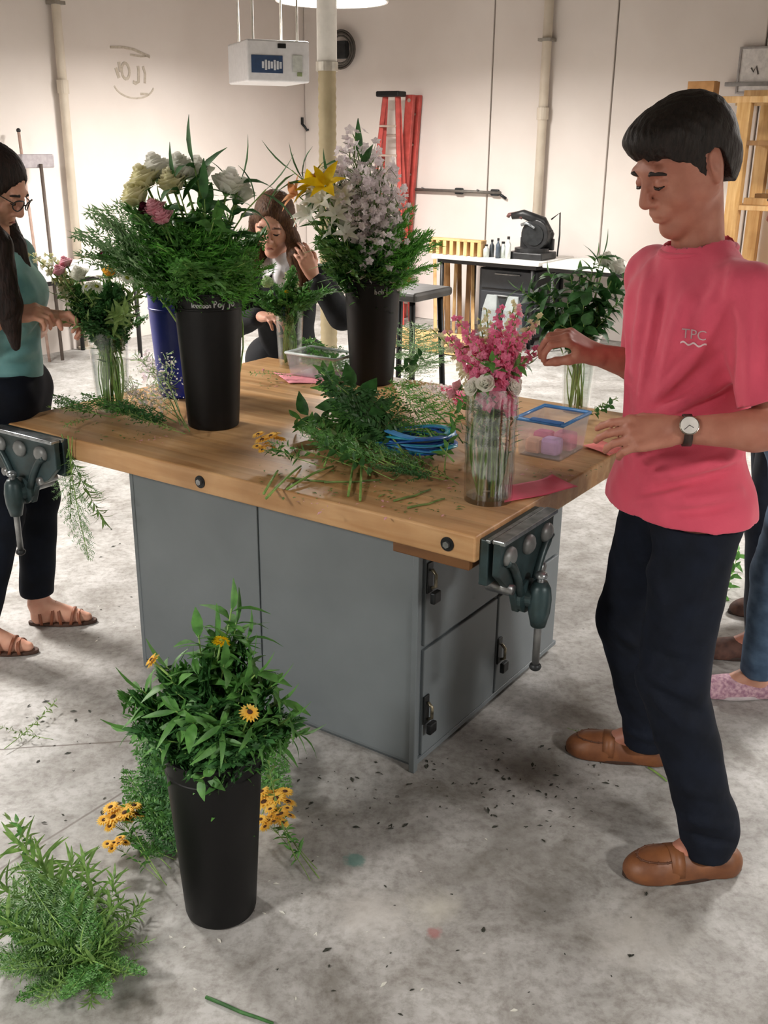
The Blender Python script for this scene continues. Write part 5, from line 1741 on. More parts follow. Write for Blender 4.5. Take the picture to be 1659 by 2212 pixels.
    for k in 'LR':
        S.u(cone(J['hip' + k], J['kn' + k], .094, .07), .05); S.u(cone(J['kn' + k], J['an' + k] + arr(0, 0, .03), .07, .058), .03)
    sobj(S, 'trousers', .008, MJ, t)
    for k in 'LR':
        S = Sdf(); shoe(S, J['ft' + k], F, .245); sobj(S, 'shoe', .006, M_BLACKP, t)


girl_black()


# ------------------------------------------------------------------ two people at the right end, mostly outside the frame
def bystander(x, y, label, m_top, m_jean, m_shoe, ff, skin, hair_m, shoe_ln=.27, dz=0.0, feet=None, hgt=1.0):
    J = {}
    F = nrm(ff); L = np.cross([0, 0, 1], F); o = arr(x, y, 0); J['F'] = F
    z = lambda a: arr(0, 0, a * hgt)
    J['pelvis'] = o + z(.92); J['chest'] = o + z(1.21); J['neck'] = o + z(1.37)
    for k, s_ in (('L', 1), ('R', -1)):
        J['sh' + k] = o + L * .16 * s_ + z(1.32); J['el' + k] = o + L * .2 * s_ + F * .04 + z(1.06); J['wr' + k] = o + L * .13 * s_ + F * .25 + z(1.05)
        J['hip' + k] = o + L * .085 * s_ + z(.87)
        f_ = feet[k] if feet else o + L * .1 * s_
        J['ft' + k] = f_ + F * .0; J['an' + k] = f_ - F * .06 + z(.085)
        J['kn' + k] = (J['hip' + k] + J['an' + k]) / 2 + F * .03
        J['ff' + k] = F
    HR = frame(nrm(F + arr(0, 0, -.35))); hc = o + F * .04 + z(1.545); J['HR'] = HR; J['headc'] = hc
    t = thing('person', label, 'person', o)
    S = Sdf(); body(S, J, .92, True); w = head(S, hc, HR, 1.0)
    for k in 'LR': hand(S, J['wr' + k], nrm(F - L * .2 * (1 if k == 'L' else -1)), arr(0, 0, 1), k == 'L', .92)
    sobj(S, 'body', .0065, skin, t); face_details(t, w, 1.0)
    S, _ = long_hair(hc, HR, 1.0, [([w(.02, k * .078, .02), w(.0, k * .088, -.06), o + L * k * .11 + z(1.30)], [.028, .032, .02]) for k in (-1, 1)], [([w(-.06, 0, -.04), o - F * .1 + z(1.3)], [.07, .05])])
    sobj(S, 'hair', .0065, hair_m, t)
    S = Sdf()
    S.u(cone(J['pelvis'] + z(-.06), J['chest'], .132, .124, F, .85), .03); S.u(cone(J['chest'], J['neck'] - z(.06), .12, .07, F, .8), .05); S.u(cone(J['shL'], J['shR'], .058, .058), .05)
    for k in 'LR': S.u(cone(J['sh' + k], J['sh' + k] + (J['el' + k] - J['sh' + k]) * .6, .06, .064), .03)
    S.cut(plane(J['pelvis'] + z(-.04), (0, 0, -1)))
    sobj(S, 'tshirt', .008, m_top, t)
    S = Sdf()
    S.u(cone(J['hipL'] + z(.03), J['hipR'] + z(.03), .11, .11), .04)
    for k in 'LR':
        S.u(cone(J['hip' + k], J['kn' + k], .098, .07), .05); S.u(cone(J['kn' + k], J['an' + k] + z(.02), .07, .055), .03)
        for q in range(5):
            c = J['kn' + k] + z(-.05 + .035 * q) + F * .05
            S.crease(c + L * .06, c - L * .06 + z(.012), .009, .008)
            S.crease(c + L * .07 - F * .06, c - L * .0 - F * .0 + z(.02), .009, .007)
    S.disp(lambda X: .003 * vnoise(X, 26, 1.1))
    S.ops.append(('i', (lambda X: .075 - X[:, 2], arr(0, 0, 0), 1e9), 0))
    sobj(S, 'jeans', .006, m_jean, t)
    for k in 'LR':
        S = Sdf(); w2 = shoe(S, J['ft' + k], F, shoe_ln); sobj(S, 'sneaker', .0048, m_shoe, t)
        sole(t, J['ft' + k], F, shoe_ln + .012, mat('sneaker_sole', '#d9cfd3', .6) if m_shoe.name.startswith('pink') else mat('brown_sole', '#33241d', .7), 1.06)
        if m_shoe.name.startswith('pink'):
            for i in range(4):
                b = MB().tube([w2(.0 + .022 * i, .024, .072 - .008 * i), w2(.005 + .022 * i, .0, .082 - .010 * i), w2(.011 + .022 * i, -.024, .072 - .008 * i)], .0035, 6).obj('shoelace', mat('white_lace', '#efe6ea', .7), None, smooth=True)
                adopt(b, t)


ftP = on_z(1588, 1500, 0); ftB = on_z(1572, 1425, 0)
bystander(ftP[0] + .09, ftP[1] - .06, 'person in washed blue jeans and pink patterned sneakers behind the man', mat('grey_tee', '#6b7078', .85), mat('washed_blue_denim', '#5a7592', .8, col2='#3d5570', scale=20), mat('pink_patterned_canvas', '#d8b4c0', .7, col2='#a5788f', scale=90), arr(-1, .05, 0), M_SKIN_F, M_HAIRB,
          feet={'L': ftP + arr(.0, -.0, 0), 'R': ftP + arr(.24, .13, 0)})
bystander(ftB[0] + .17, ftB[1] + .26, 'person in dark jeans and brown shoes beside the pink sneakers', mat('navy_tee', '#2a3240', .85), mat('deep_blue_denim', '#222c3d', .8, col2='#192130', scale=18), mat('brown_suede', '#5d3f34', .75, col2='#452d25', scale=40), arr(-1, .05, 0), M_SKIN, M_HAIRK,
          feet={'L': ftB + arr(.05, .03, 0), 'R': ftB + arr(.26, .38, 0)})
# ------------------------------------------------------------------ plants
def green(name, c, c2, tr=.25, rough=.5):
    k = lambda h: tuple(min(.9, q * 1.55) for q in lin(h))
    return mat(name, k(c), rough, col2=k(c2), scale=40, trans=tr)


G_FERN = green('fern_green', '#5f9a3c', '#3b7428', .3)
G_FERN2 = green('fern_grey_green', '#7f9a70', '#5d7d54')
G_DARK = green('dark_leaf_green', '#35622f', '#21471f', .15, .6)
G_LEAF = green('leaf_green', '#55853f', '#3a642e', .25)
G_OLIVE = green('olive_green', '#6c8348', '#4e6633', .2)
G_STEM = green('stem_green', '#7d9a50', '#5f7f3c', .1)
G_LEAF2 = green('soft_leaf_green', '#6f8d4c', '#4c6c34', .25)
G_PALE = green('pale_green', '#9bb585', '#7b9a66', .25)


def petal(name, c, c2=None): return mat(name, c, .6, col2=c2, scale=50, trans=.42, spec=.2)


L0 = .5


def curve(d, s):
    def p(t):
        return np.array([d * .55 * t ** 2.4, s * .22 * t ** 2, t * (1 - .30 * abs(d) * t * t)]) * L0
    return p


def tang(p, t):
    return nrm(p(min(1, t + .02)) - p(max(0, t - .02)))


def stem_mb(p, r0=.0028, r1=.0012, n=9, t0=0., t1=1.):
    ts = np.linspace(t0, t1, n); return MB().tube([p(t) for t in ts], list(np.linspace(r0, r1, n)), 5)


def leaf(b, o, d, nn, ln, wd, curl=.15, fold=.25, seg=4):
    d = nrm(d); s = nrm(np.cross(nn, d)); u = np.cross(d, s); o = np.asarray(o)
    vs = []; fs = []
    for i in range(seg + 1):
        t = i / seg; w = wd * .5 * math.sin(math.pi * (t ** .8)) if 0 < t < 1 else 0.0008
        c = o + d * ln * t * (1 - .2 * curl * t) - u * curl * ln * t * t
        vs += [c - s * w + u * fold * w, c, c + s * w + u * fold * w]
    for i in range(seg):
        a = 3 * i; fs += [(a, a + 1, a + 4, a + 3), (a + 1, a + 2, a + 5, a + 4)]
    b.add(vs, fs)


def basis(p, t):
    T = tang(p, t); Y = nrm(np.array([0, 1.0, 0]) - T * T[1]); N = np.cross(Y, T); return T, Y, N


def fern(d, s, mt, needle=.02, fine=True, seed=0, width=.15):
    flat = seed % 10 > 2; t0 = .2 if flat else .54; width = width if flat else width * .72
    r = np.random.RandomState(seed); p = curve(d, s); b = MB()
    st = stem_mb(p)
    n = 26
    for i in range(n):
        t = t0 + (1 - t0) * i / n; T, Y, N = basis(p, t)
        ln = width * (1 - i / n) ** .75 * (.55 + .45 * min(1, i / 3)) + .012
        for k in (-1, 1):
            dr = nrm(T * .75 + Y * k * .8 + N * (r.rand() - .5) * .7); o = p(t)
            m = max(3, int(ln / .0085))
            for j in range(m):
                f = (j + .6) / m; q = o + dr * ln * f - np.array([0, 0, 1]) * .12 * ln * f * f
                for kk in (-1, 1):
                    sd = nrm(np.cross(dr, N) * kk + dr * .7 + N * (r.rand() - .5) * 1.2)
                    l2 = needle * (1 - .5 * f) * (.7 + .6 * r.rand())
                    if fine:
                        wv = nrm(np.cross(sd, r.randn(3))) * .0019
                        b.add([q - wv, q + wv, q + sd * l2], [(0, 1, 2)])
                    else:
                        wv = nrm(np.cross(sd, N + .4 * r.randn(3))) * l2 * .22
                        b.add([q, q + sd * l2 * .5 - wv, q + sd * l2, q + sd * l2 * .5 + wv], [(0, 1, 2, 3)])
    return [('stem', st.mesh('fern_stem', True), G_STEM), ('foliage', b.mesh('fern_foliage'), mt)]


def ruscus(d, s, mt, ln=.05, wd=.02, n=18, seed=0, t0=.25):
    r = np.random.RandomState(seed); p = curve(d, s); b = MB()
    for i in range(n):
        t = t0 + (1 - t0) * (i + .5) / n; T, Y, N = basis(p, t); a = i * 2.4
        o = nrm(Y * math.cos(a) + N * math.sin(a)); dr = nrm(T * .6 + o * .8 + r.randn(3) * .15)
        leaf(b, p(t), dr, nrm(T - dr * .3 + r.randn(3) * .2), ln * (.7 + .5 * r.rand()), wd * (.8 + .4 * r.rand()), .2 + .3 * r.rand())
    leaf(b, p(.99), tang(p, 1), basis(p, 1)[2], ln, wd)
    return [('stem', stem_mb(p).mesh('branch_stem', True), G_STEM), ('foliage', b.mesh('branch_leaves', True), mt)]


def bigleaf(d, s, mt, ln=.085, wd=.05, n=11, seed=0, t0=.3):
    r = np.random.RandomState(seed); p = curve(d, s); out = [('stem', stem_mb(p, .003, .0015).mesh('leafy_stem', True), G_STEM)]
    for i in range(n):
        t = t0 + (1 - t0) * (i + .5) / n; T, Y, N = basis(p, t); a = i * 2.4
        o = nrm(Y * math.cos(a) + N * math.sin(a)); dr = nrm(T * .55 + o * .85 + r.randn(3) * .15)
        b = MB(); leaf(b, p(t), dr, nrm(T * .8 - dr * .3 + r.randn(3) * .25), ln * (.75 + .4 * r.rand()), wd * (.85 + .3 * r.rand()), .2 + .3 * r.rand(), .3, 5)
        out.append(('leaf', b.mesh('broad_leaf', True), mt))
    return out


def rose_b(b, c, ax, R, n=26, seed=0):
    r = np.random.RandomState(seed); ax = nrm(ax); X = nrm(np.cross(ax, [.3, .9, .1])); Y = np.cross(ax, X); c = np.asarray(c)
    for i in range(n):
        f = i / (n - 1); a = i * 2.39996; rad = R * (.12 + .7 * f); h = R * (1.25 - .55 * f); op = .15 + .65 * f
        o = math.cos(a) * X + math.sin(a) * Y; t = np.cross(ax, o); w = R * (.35 + .5 * f)
        vs = []
        for j in range(4):
            v = j / 3
            q = c + o * rad * (.25 + .75 * v ** .8) * (1 + .25 * op * v) + ax * h * (v - .35 * op * v * v * v)
            ww = w * math.sin(math.pi * (.2 + .55 * v))
            for k in (-1, 0, 1): vs.append(q + t * ww * k * .8 - o * abs(k) * ww * .35)
        fs = []
        for j in range(3):
            for k in range(2):
                e = 3 * j + k; fs.append((e, e + 1, e + 4, e + 3))
        b.add(vs, fs)


def daisy_b(bp, bc, c, ax, R, n=18, rc=.32, droop=.15, seed=0, rows=2):
    r = np.random.RandomState(seed); ax = nrm(ax); X = nrm(np.cross(ax, [.3, .9, .1])); Y = np.cross(ax, X); c = np.asarray(c)
    for row in range(rows):
        for i in range(n):
            a = 2 * math.pi * (i + .5 * row) / n + r.randn() * .05; o = math.cos(a) * X + math.sin(a) * Y
            leaf(bp, c + o * R * .18 + ax * .003 * row, nrm(o + ax * (.25 + .25 * row)), ax, R * (.95 - .15 * row), R * .36, droop + .15, .15, 3)
    k = 10; m = 4; vs = []; fs = []
    for j in range(m + 1):
        ph = math.pi / 2 * j / m
        for i in range(k):
            a = 2 * math.pi * i / k; vs.append(c + (math.cos(a) * X + math.sin(a) * Y) * R * rc * math.cos(ph) + ax * (R * rc * .7 * math.sin(ph) + .003))
    for j in range(m):
        for i in range(k): fs.append((j * k + i, j * k + (i + 1) % k, (j + 1) * k + (i + 1) % k, (j + 1) * k + i))
    bc.add(vs, fs)


def lily_b(b, c, ax, R, n=6, seed=0):
    ax = nrm(ax); X = nrm(np.cross(ax, [.3, .9, .1])); Y = np.cross(ax, X)
    for i in range(n):
        a = 2 * math.pi * i / n; o = math.cos(a) * X + math.sin(a) * Y
        leaf(b, np.asarray(c) + o * R * .05, nrm(o * .85 + ax * .9), ax, R * (1.25 if i % 2 else 1.1), R * (.55 if i % 2 else .42), .45, .2, 5)


def tiny_b(b, c, ax, R, seed=0, n=5):
    ax = nrm(ax); X = nrm(np.cross(ax, [.3, .9, .1])); Y = np.cross(ax, X); c = np.asarray(c)
    for i in range(n):
        a = 2 * math.pi * i / n + seed; o = math.cos(a) * X + math.sin(a) * Y; t = np.cross(ax, o)
        b.add([c, c + o * R * .6 - t * R * .38 + ax * R * .2, c + o * R + ax * R * .25, c + o * R * .6 + t * R * .38 + ax * R * .2], [(0, 1, 2, 3)])


def rose(d, s, mt, R=.032, seed=0, name='rose', leaves=True):
    p = curve(d, s); b = MB(); rose_b(b, p(1.0), tang(p, 1), R, 22, seed); lb = MB(); r = np.random.RandomState(seed)
    for t in (.5, .62, .74, .84):
        T, Y, N = basis(p, t); a = t * 30; leaf(lb, p(t), nrm(T * .5 + Y * math.cos(a) + N * math.sin(a)), T, .055, .026, .3)
    for i in range(5):
        T, Y, N = basis(p, 1); a = i * 1.256; leaf(lb, p(.99), nrm(T * .35 + Y * math.cos(a) + N * math.sin(a)), T, R * .9, R * .4, .3, .1, 3)
    return [('stem', stem_mb(p, .003, .0025).mesh('flower_stem', True), G_STEM), ('foliage', lb.mesh('flower_leaves', True), G_LEAF), ('blossom', b.mesh('rose_blossom', True), mt)]


def daisy(d, s, mt, mc, R=.03, heads=1, seed=0, rows=2, rc=.32, t_leaf=(.35, .5, .62, .74), up=False):
    p = curve(d, s); r = np.random.RandomState(seed); bp = MB(); bc = MB(); lb = MB(); st = stem_mb(p, .0026, .0018)
    for h in range(heads):
        if heads == 1: c = p(1.0); ax = tang(p, 1)
        else:
            T, Y, N = basis(p, .85); a = h * 2.4; o = nrm(Y * math.cos(a) + N * math.sin(a))
            c = p(.9) + T * (.03 + .05 * r.rand()) + o * (.028 + .022 * r.rand()) * (0 if h == 0 else 1); ax = nrm(T + o * .7)
            if up: c = p(.86 + .03 * h) + Y * (.05 * ((h % 3) - 1)) + np.array([-.035 - .02 * (h % 2), 0, 0]); ax = nrm(T * .25 + np.array([-1, 0, 0]) + Y * .3 * ((h % 3) - 1) + r.randn(3) * .15)
            st.tube([p(.8), (p(.86) + c) / 2, c], .0014, 4)
        daisy_b(bp, bc, c, ax, R * (.85 + .3 * r.rand()), 16, rc, .12, h + seed, rows)
    for t in t_leaf:
        for k in range(2):
            T, Y, N = basis(p, t); a = t * 30 + k * 3; leaf(lb, p(t), nrm(T * .6 + Y * math.cos(a) + N * math.sin(a)), T, .05 + .02 * r.rand(), .016, .3)
    return [('stem', st.mesh('flower_stem', True), G_STEM), ('foliage', lb.mesh('flower_leaves', True), G_LEAF), ('petals', bp.mesh('daisy_petals', True), mt), ('flower_centre', bc.mesh('daisy_centre', True), mc)]


def lily(d, s, mt, R=.045, heads=2, seed=0):
    p = curve(d, s); r = np.random.RandomState(seed); b = MB(); lb = MB(); st = stem_mb(p, .0032, .002)
    for h in range(heads):
        T, Y, N = basis(p, .9); a = h * 2.4 + seed; o = nrm(Y * math.cos(a) + N * math.sin(a)); c = p(.93) + T * .03 + o * (.03 if heads > 1 else 0)
        st.tube([p(.82), c], .0016, 4); lily_b(b, c, nrm(T + o * .8), R, 6)
    for t in (.3, .4, .5, .58, .66, .74, .8):
        T, Y, N = basis(p, t); a = t * 40; leaf(lb, p(t), nrm(T * .8 + Y * math.cos(a) + N * math.sin(a)), T, .085, .016, .3)
    return [('stem', st.mesh('flower_stem', True), G_STEM), ('foliage', lb.mesh('flower_leaves', True), G_LEAF), ('blossom', b.mesh('lily_blossom', True), mt)]


def snap(d, s, mt, seed=0, t0=.55, n=22, R=.017):
    p = curve(d, s); r = np.random.RandomState(seed); b = MB(); lb = MB()
    for i in range(n):
        f = i / (n - 1); t = t0 + (1 - t0) * f; T, Y, N = basis(p, t); a = i * 2.4; o = nrm(Y * math.cos(a) + N * math.sin(a))
        rr = R * (1.15 - .75 * f); c = p(t) + o * rr * .9 + T * .002; ax = nrm(o + T * .45)
        tiny_b(b, c, ax, rr * 1.15, i, 5); tiny_b(b, c + ax * rr * .35, nrm(ax + T * .6), rr * .85, i + .5, 4)
        b.tube([p(t), c], [rr * .25, rr * .5], 5, cap=False)
    for i in range(12):
        t = .25 + .3 * i / 12; T, Y, N = basis(p, t); a = i * 2.4; leaf(lb, p(t), nrm(T * .7 + Y * math.cos(a) + N * math.sin(a)), T, .05, .009, .2)
    return [('stem', stem_mb(p, .003, .0016).mesh('flower_stem', True), G_STEM), ('foliage', lb.mesh('flower_leaves', True), G_LEAF), ('blossom', b.mesh('snapdragon_florets', True), mt)]


def wax(d, s, mt, seed=0, n=16, R=.0085, spread=.085, mg=None):
    p = curve(d, s); r = np.random.RandomState(seed); b = MB(); lb = MB(); st = stem_mb(p, .0024, .001)
    for i in range(n):
        t = .42 + .58 * (i + .5) / n; T, Y, N = basis(p, t); a = i * 2.4; o = nrm(Y * math.cos(a) + N * math.sin(a))
        e = p(t) + T * spread * .8 * (1.1 - t) + o * spread * (.5 + .6 * r.rand()) * (1.25 - t) + T * .02
        st.tube([p(t), (p(t) + e) / 2 + T * .006, e], .0007, 3)
        for k in range(4):
            c = e + r.randn(3) * .011; tiny_b(b, c, nrm(T + o + r.randn(3) * .7), R * (.75 + .5 * r.rand()), r.rand() * 6)
        for k in range(3):
            leaf(lb, p(t) + (e - p(t)) * r.rand(), nrm(T * .6 + o * .4 + r.randn(3) * .7), T, .02 + .014 * r.rand(), .0028, .1, .1, 2)
    return [('stem', st.mesh('flower_stem', True), G_OLIVE), ('foliage', lb.mesh('waxflower_needles'), mg or G_OLIVE), ('blossom', b.mesh('tiny_blossoms'), mt)]


def pom(d, s, mt, R=.032, seed=0):
    p = curve(d, s); r = np.random.RandomState(seed); b = MB(); lb = MB(); c = p(1.0)
    for i in range(70):
        f = (i + .5) / 70; z = 1 - 1.5 * f; a = i * 2.4; q = nrm([math.cos(a) * math.sqrt(max(0, 1 - z * z)), math.sin(a) * math.sqrt(max(0, 1 - z * z)), z])
        tiny_b(b, c + q * R * .85, q, R * .34, i, 4)
    b.ball(c, R * .82, 8, 6)
    for i in range(6):
        T, Y, N = basis(p, .6 + .06 * i); a = i * 2.4; leaf(lb, p(.6 + .06 * i), nrm(T * .5 + Y * math.cos(a) + N * math.sin(a)), T, .06, .028, .3)
    return [('stem', stem_mb(p, .003, .0025).mesh('flower_stem', True), G_STEM), ('foliage', lb.mesh('flower_leaves', True), G_LEAF), ('blossom', b.mesh('pompon_blossom', True), mt)]


PINK = petal('snapdragon_pink', '#f6a2c0', '#ee7fa8'); PINKL = petal('snapdragon_blush', '#f8d0d8', '#f4bac8'); CREAM = petal('cream_petals', '#f8f4d8', '#efecc0')
WHITE = petal('white_petals', '#fbfaf4', '#f2f3e8'); YEL = petal('yellow_petals', '#ffe07a', '#fdd055'); YELB = petal('bright_yellow_petals', '#f6d423', '#eec211')
BRN = mat('brown_flower_centre', '#4a2a12', .8); PEACH = petal('peach_petals', '#eeb58a', '#e59b6c'); BURG = petal('burgundy_petals', '#5e1a30', '#451024')
PALEG = petal('pale_green_petals', '#cfe0b8', '#b4cf98'); LILAC = petal('white_lilac_petals', '#f8f2f2', '#efe2e8'); YCEN = mat('green_flower_centre', '#9aa22c', .8)

V = {}
DV = ((.15, .1), (.5, -.15), (.95, .2), (0.0, .7), (0.0, -.6))      # droop, sideways bend; the last two lie flat


def reg(kind, fn): V[kind] = [fn(d, s, i) for i, (d, s) in enumerate(DV)]


reg('fern', lambda d, s, i: fern(d, s, G_FERN, .022, True, i, .16))
reg('greyfern', lambda d, s, i: fern(d, s, G_FERN2, .02, True, 10 + i, .17))
reg('leatherfern', lambda d, s, i: fern(d, s, G_LEAF, .026, False, 20 + i, .13))
reg('darkfern', lambda d, s, i: fern(d, s, G_DARK, .028, False, 30 + i, .14))
reg('ruscus', lambda d, s, i: ruscus(d, s, G_LEAF, .05, .018, 20, i, .52 if i < 3 else .2))
reg('olive', lambda d, s, i: ruscus(d, s, G_OLIVE, .04, .012, 24, 5 + i, .5 if i < 3 else .2))
reg('lance', lambda d, s, i: ruscus(d, s, G_DARK, .085, .02, 12, 9 + i, .45))
reg('salal', lambda d, s, i: bigleaf(d, s, G_DARK, .085, .05, 11, i, .5 if i < 3 else .25))
reg('rose', lambda d, s, i: rose(d, s, WHITE, .042, i))
reg('spiky', lambda d, s, i: ruscus(d, s, G_LEAF, .06, .012, 44, 60 + i, .52))
reg('bushy', lambda d, s, i: ruscus(d, s, G_LEAF2, .085, .013, 60, 40 + i, .12))
reg('bunchdaisy', lambda d, s, i: daisy(d, s, YEL, BRN, .042, 6, i + 3, up=True))
reg('creamrose', lambda d, s, i: rose(d, s, CREAM, .04, 7 + i))
reg('pinkrose', lambda d, s, i: rose(d, s, PINKL, .03, 17 + i))
reg('yellowdaisy', lambda d, s, i: daisy(d, s, YEL, BRN, .027, 5, i))
reg('onedaisy', lambda d, s, i: daisy(d, s, YEL, BRN, .0135, 1, i + 4))
reg('greendaisy', lambda d, s, i: daisy(d, s, YELB, YCEN, .012, 1, i + 6))
reg('yellowrose', lambda d, s, i: rose(d, s, YEL, .03, 3 + i))
reg('whitedaisy', lambda d, s, i: daisy(d, s, WHITE, YCEN, .026, 3, i + 9))
reg('lily', lambda d, s, i: lily(d, s, YELB, .048, 2, i))
reg('peachlily', lambda d, s, i: lily(d, s, PEACH, .042, 2, i + 2))
reg('whitelily', lambda d, s, i: lily(d, s, WHITE, .036, 4, i + 4))
reg('pinksnap', lambda d, s, i: snap(d, s, PINK, i, R=.02))
reg('blushsnap', lambda d, s, i: snap(d, s, PINKL, i + 5, R=.018))
reg('creamsnap', lambda d, s, i: snap(d, s, CREAM, i + 9, R=.016))
reg('wax', lambda d, s, i: wax(d, s, LILAC, i, 22, .010))
reg('breath', lambda d, s, i: wax(d, s, WHITE, i + 8, 16, .005, .07, G_PALE))
reg('burg', lambda d, s, i: rose(d, s, BURG, .024, 27 + i))
reg('greenpom', lambda d, s, i: pom(d, s, PALEG, .034, i))
CATN = dict(spiky=('leafy_branch', 'branch'), bushy=('leafy_branch', 'branch'), bunchdaisy=('daisy_spray', 'flower'), fern=('fern_frond', 'fern'), greyfern=('fern_frond', 'fern'), leatherfern=('fern_frond', 'fern'), darkfern=('fern_frond', 'fern'), ruscus=('leafy_branch', 'branch'), olive=('leafy_branch', 'branch'),
            lance=('leafy_branch', 'branch'), salal=('leafy_branch', 'branch'), rose=('white_rose', 'flower'), creamrose=('cream_rose', 'flower'), pinkrose=('pink_rose', 'flower'), yellowdaisy=('daisy_spray', 'flower'),
            onedaisy=('yellow_daisy', 'flower'), greendaisy=('yellow_daisy', 'flower'), yellowrose=('yellow_rose', 'flower'), whitedaisy=('daisy_spray', 'flower'), lily=('yellow_lily', 'flower'), peachlily=('peach_lily', 'flower'),
            whitelily=('white_alstroemeria', 'flower'), pinksnap=('snapdragon', 'flower'), blushsnap=('snapdragon', 'flower'), creamsnap=('snapdragon', 'flower'), wax=('waxflower', 'flower'), breath=('filler_flower', 'flower'),
            burg=('burgundy_rose', 'flower'), greenpom=('pompon_bloom', 'flower'))
LOOK = dict(spiky='branch of narrow spiky leaves', bushy='stem crowded with narrow olive leaves', bunchdaisy='cluster of yellow dark-centred daisies', fern='feathery bright green fern frond', greyfern='wispy grey-green fern frond', leatherfern='leafy mid-green fern frond', darkfern='dark green leathery fern frond', ruscus='branch of pointed green leaves',
            olive='branch of small olive leaves', lance='branch of long dark lance leaves', salal='branch of broad dark glossy leaves', rose='white rose', creamrose='cream rose', pinkrose='blush pink rose', yellowdaisy='spray of yellow dark-centred daisies',
            onedaisy='single yellow dark-centred daisy', greendaisy='small yellow-green daisy', yellowrose='golden yellow rose', whitedaisy='spray of white daisies', lily='bright yellow lily', peachlily='peach lily', whitelily='white alstroemeria',
            pinksnap='hot pink snapdragon spike', blushsnap='blush pink snapdragon spike', creamsnap='cream snapdragon spike', wax='pale lilac-white waxflower branch', breath='tiny white filler flower branch', burg='burgundy rose', greenpom='round pale green pompon bloom')


def put(kind, var, M, where):
    nm, ct = CATN[kind]
    lab = LOOK[kind] + ' ' + where
    t = bpy.data.objects.new(nm, None); COL.objects.link(t); t.empty_display_size = .02; t.matrix_world = M
    tag(t, lab, ct, 'every ' + LOOK[kind] + ' ' + where)
    for (pn, me, mt) in V[kind][var]:
        if not me.materials: me.materials.append(mt)
        o = bpy.data.objects.new(pn, me); COL.objects.link(o); o.parent = t
    return t


def stem_at(kind, base, tilt, az, L, where, var=None, roll=0.0, r=rng):
    if var is None: var = int(r.randint(3))
    M = Matrix.Translation([float(q) for q in base]) @ Matrix.Rotation(az, 4, 'Z') @ Matrix.Rotation(tilt, 4, 'Y') @ Matrix.Rotation(roll, 4, 'Z') @ Matrix.Scale(L / L0, 4)
    return put(kind, var, M, where)


def aim(kind, base, tip, where, var=0, roll=0.0):
    """stem from base to tip (both world points); the bend turns away from the vertical"""
    base = np.asarray(base, float); tip = np.asarray(tip, float)
    e = V_END[var]; d = tip - base; az = math.atan2(d[1], d[0]); h = math.hypot(d[0], d[1])
    # local end (x,z) reached after tilt: solve tilt and scale in the bend plane
    ex, ez = e[0], e[2]
    L = math.hypot(h, d[2]) / math.hypot(ex, ez)
    tilt = math.atan2(h, d[2]) - math.atan2(ex, ez)
    M = Matrix.Translation([float(q) for q in base]) @ Matrix.Rotation(az, 4, 'Z') @ Matrix.Rotation(tilt, 4, 'Y') @ Matrix.Rotation(roll, 4, 'Z') @ Matrix.Scale(L, 4)
    return put(kind, var, M, where)


V_END = [curve(d, s)(1.0) for d, s in DV]


wSkip = 'in the black bucket on the floor'
LIFT = {'in the black bucket with writing': (555, 30), 'in the far black bucket': (535, 20), 'nowhere': (0, 0)}
DENSE = dict(fern=1, leatherfern=1, darkfern=1, olive=1, ruscus=0)


def bunch(kind, p, rin, hrim, tips, where, var=None):
    """stems standing in a vessel at p; tips are photo points (px, py, dy) with depth offset from the vessel"""
    ex = []
    for i, tp in enumerate(tips):
        for q in range(DENSE.get(kind, 0)):
            a = rng.rand() * 6.3
            if where == wSkip: continue
            ex.append((tp[0] + 26 * math.cos(a), tp[1] + 22 * math.sin(a), tp[2] + .05 * rng.randn()) + tuple(tp[3:]))
    for i, tp in enumerate(list(tips) + ex):
        px, py, dy = tp[:3]
        if where in LIFT and py > LIFT[where][0]: py -= LIFT[where][1]
        tip = on_y(px, py, p[1] + dy)
        a = math.atan2(tip[1] - p[1], tip[0] - p[0])
        base = np.asarray(p) + np.array([-rin * .6 * math.cos(a), -rin * .6 * math.sin(a), .015])
        v = (tp[3] if len(tp) > 3 else (var if var is not None else (0 if abs(tip[0] - p[0]) < .1 else (1, 0, 1, 2)[i % 4])))
        aim(kind, base, tip, where, v)


def spread(cx, cy, wx, wy, n, dz=.12, seed=0):
    r = np.random.RandomState(seed); out = []
    for i in range(n):
        a = i * 2.39996; q = math.sqrt((i + .5) / n)
        out.append((cx + wx * q * math.cos(a) + r.randn() * 6, cy + wy * q * math.sin(a) + r.randn() * 6, (r.rand() - .5) * 2 * dz))
    return out


# --- black bucket A on the bench
wA = 'in the black bucket with writing'
bunch('fern', pA, .08, .43, [(330, 560, -.10, 2), (300, 520, .0, 2), (400, 545, -.14, 2), (470, 560, -.16, 2), (530, 545, -.10, 2), (560, 600, -.02, 2), (360, 600, -.16, 2), (440, 615, -.19, 2), (500, 610, -.18, 2), (545, 640, -.08, 2), (300, 600, -.06, 2), (420, 500, -.06, 1), (490, 500, -.05, 1), (350, 520, -.05, 1), (460, 460, .02, 0), (390, 480, 0, 1), (520, 500, .05, 1), (270, 560, .05, 2)], wA)
bunch('leatherfern', pA, .08, .43, [(290, 480, .0, 1), (255, 520, .04, 1), (330, 470, .05, 1), (540, 520, .06, 1), (450, 480, .06, 0), (310, 620, -.1, 2), (520, 580, -.14, 2), (240, 590, .02, 2), (390, 620, -.2, 2)], wA)
bunch('greyfern', pA, .08, .43, [(160, 505, .05, 1), (190, 455, .08, 1), (175, 550, .0, 2), (215, 480, .04, 1), (230, 540, .03, 2), (250, 440, .08, 1)], wA)
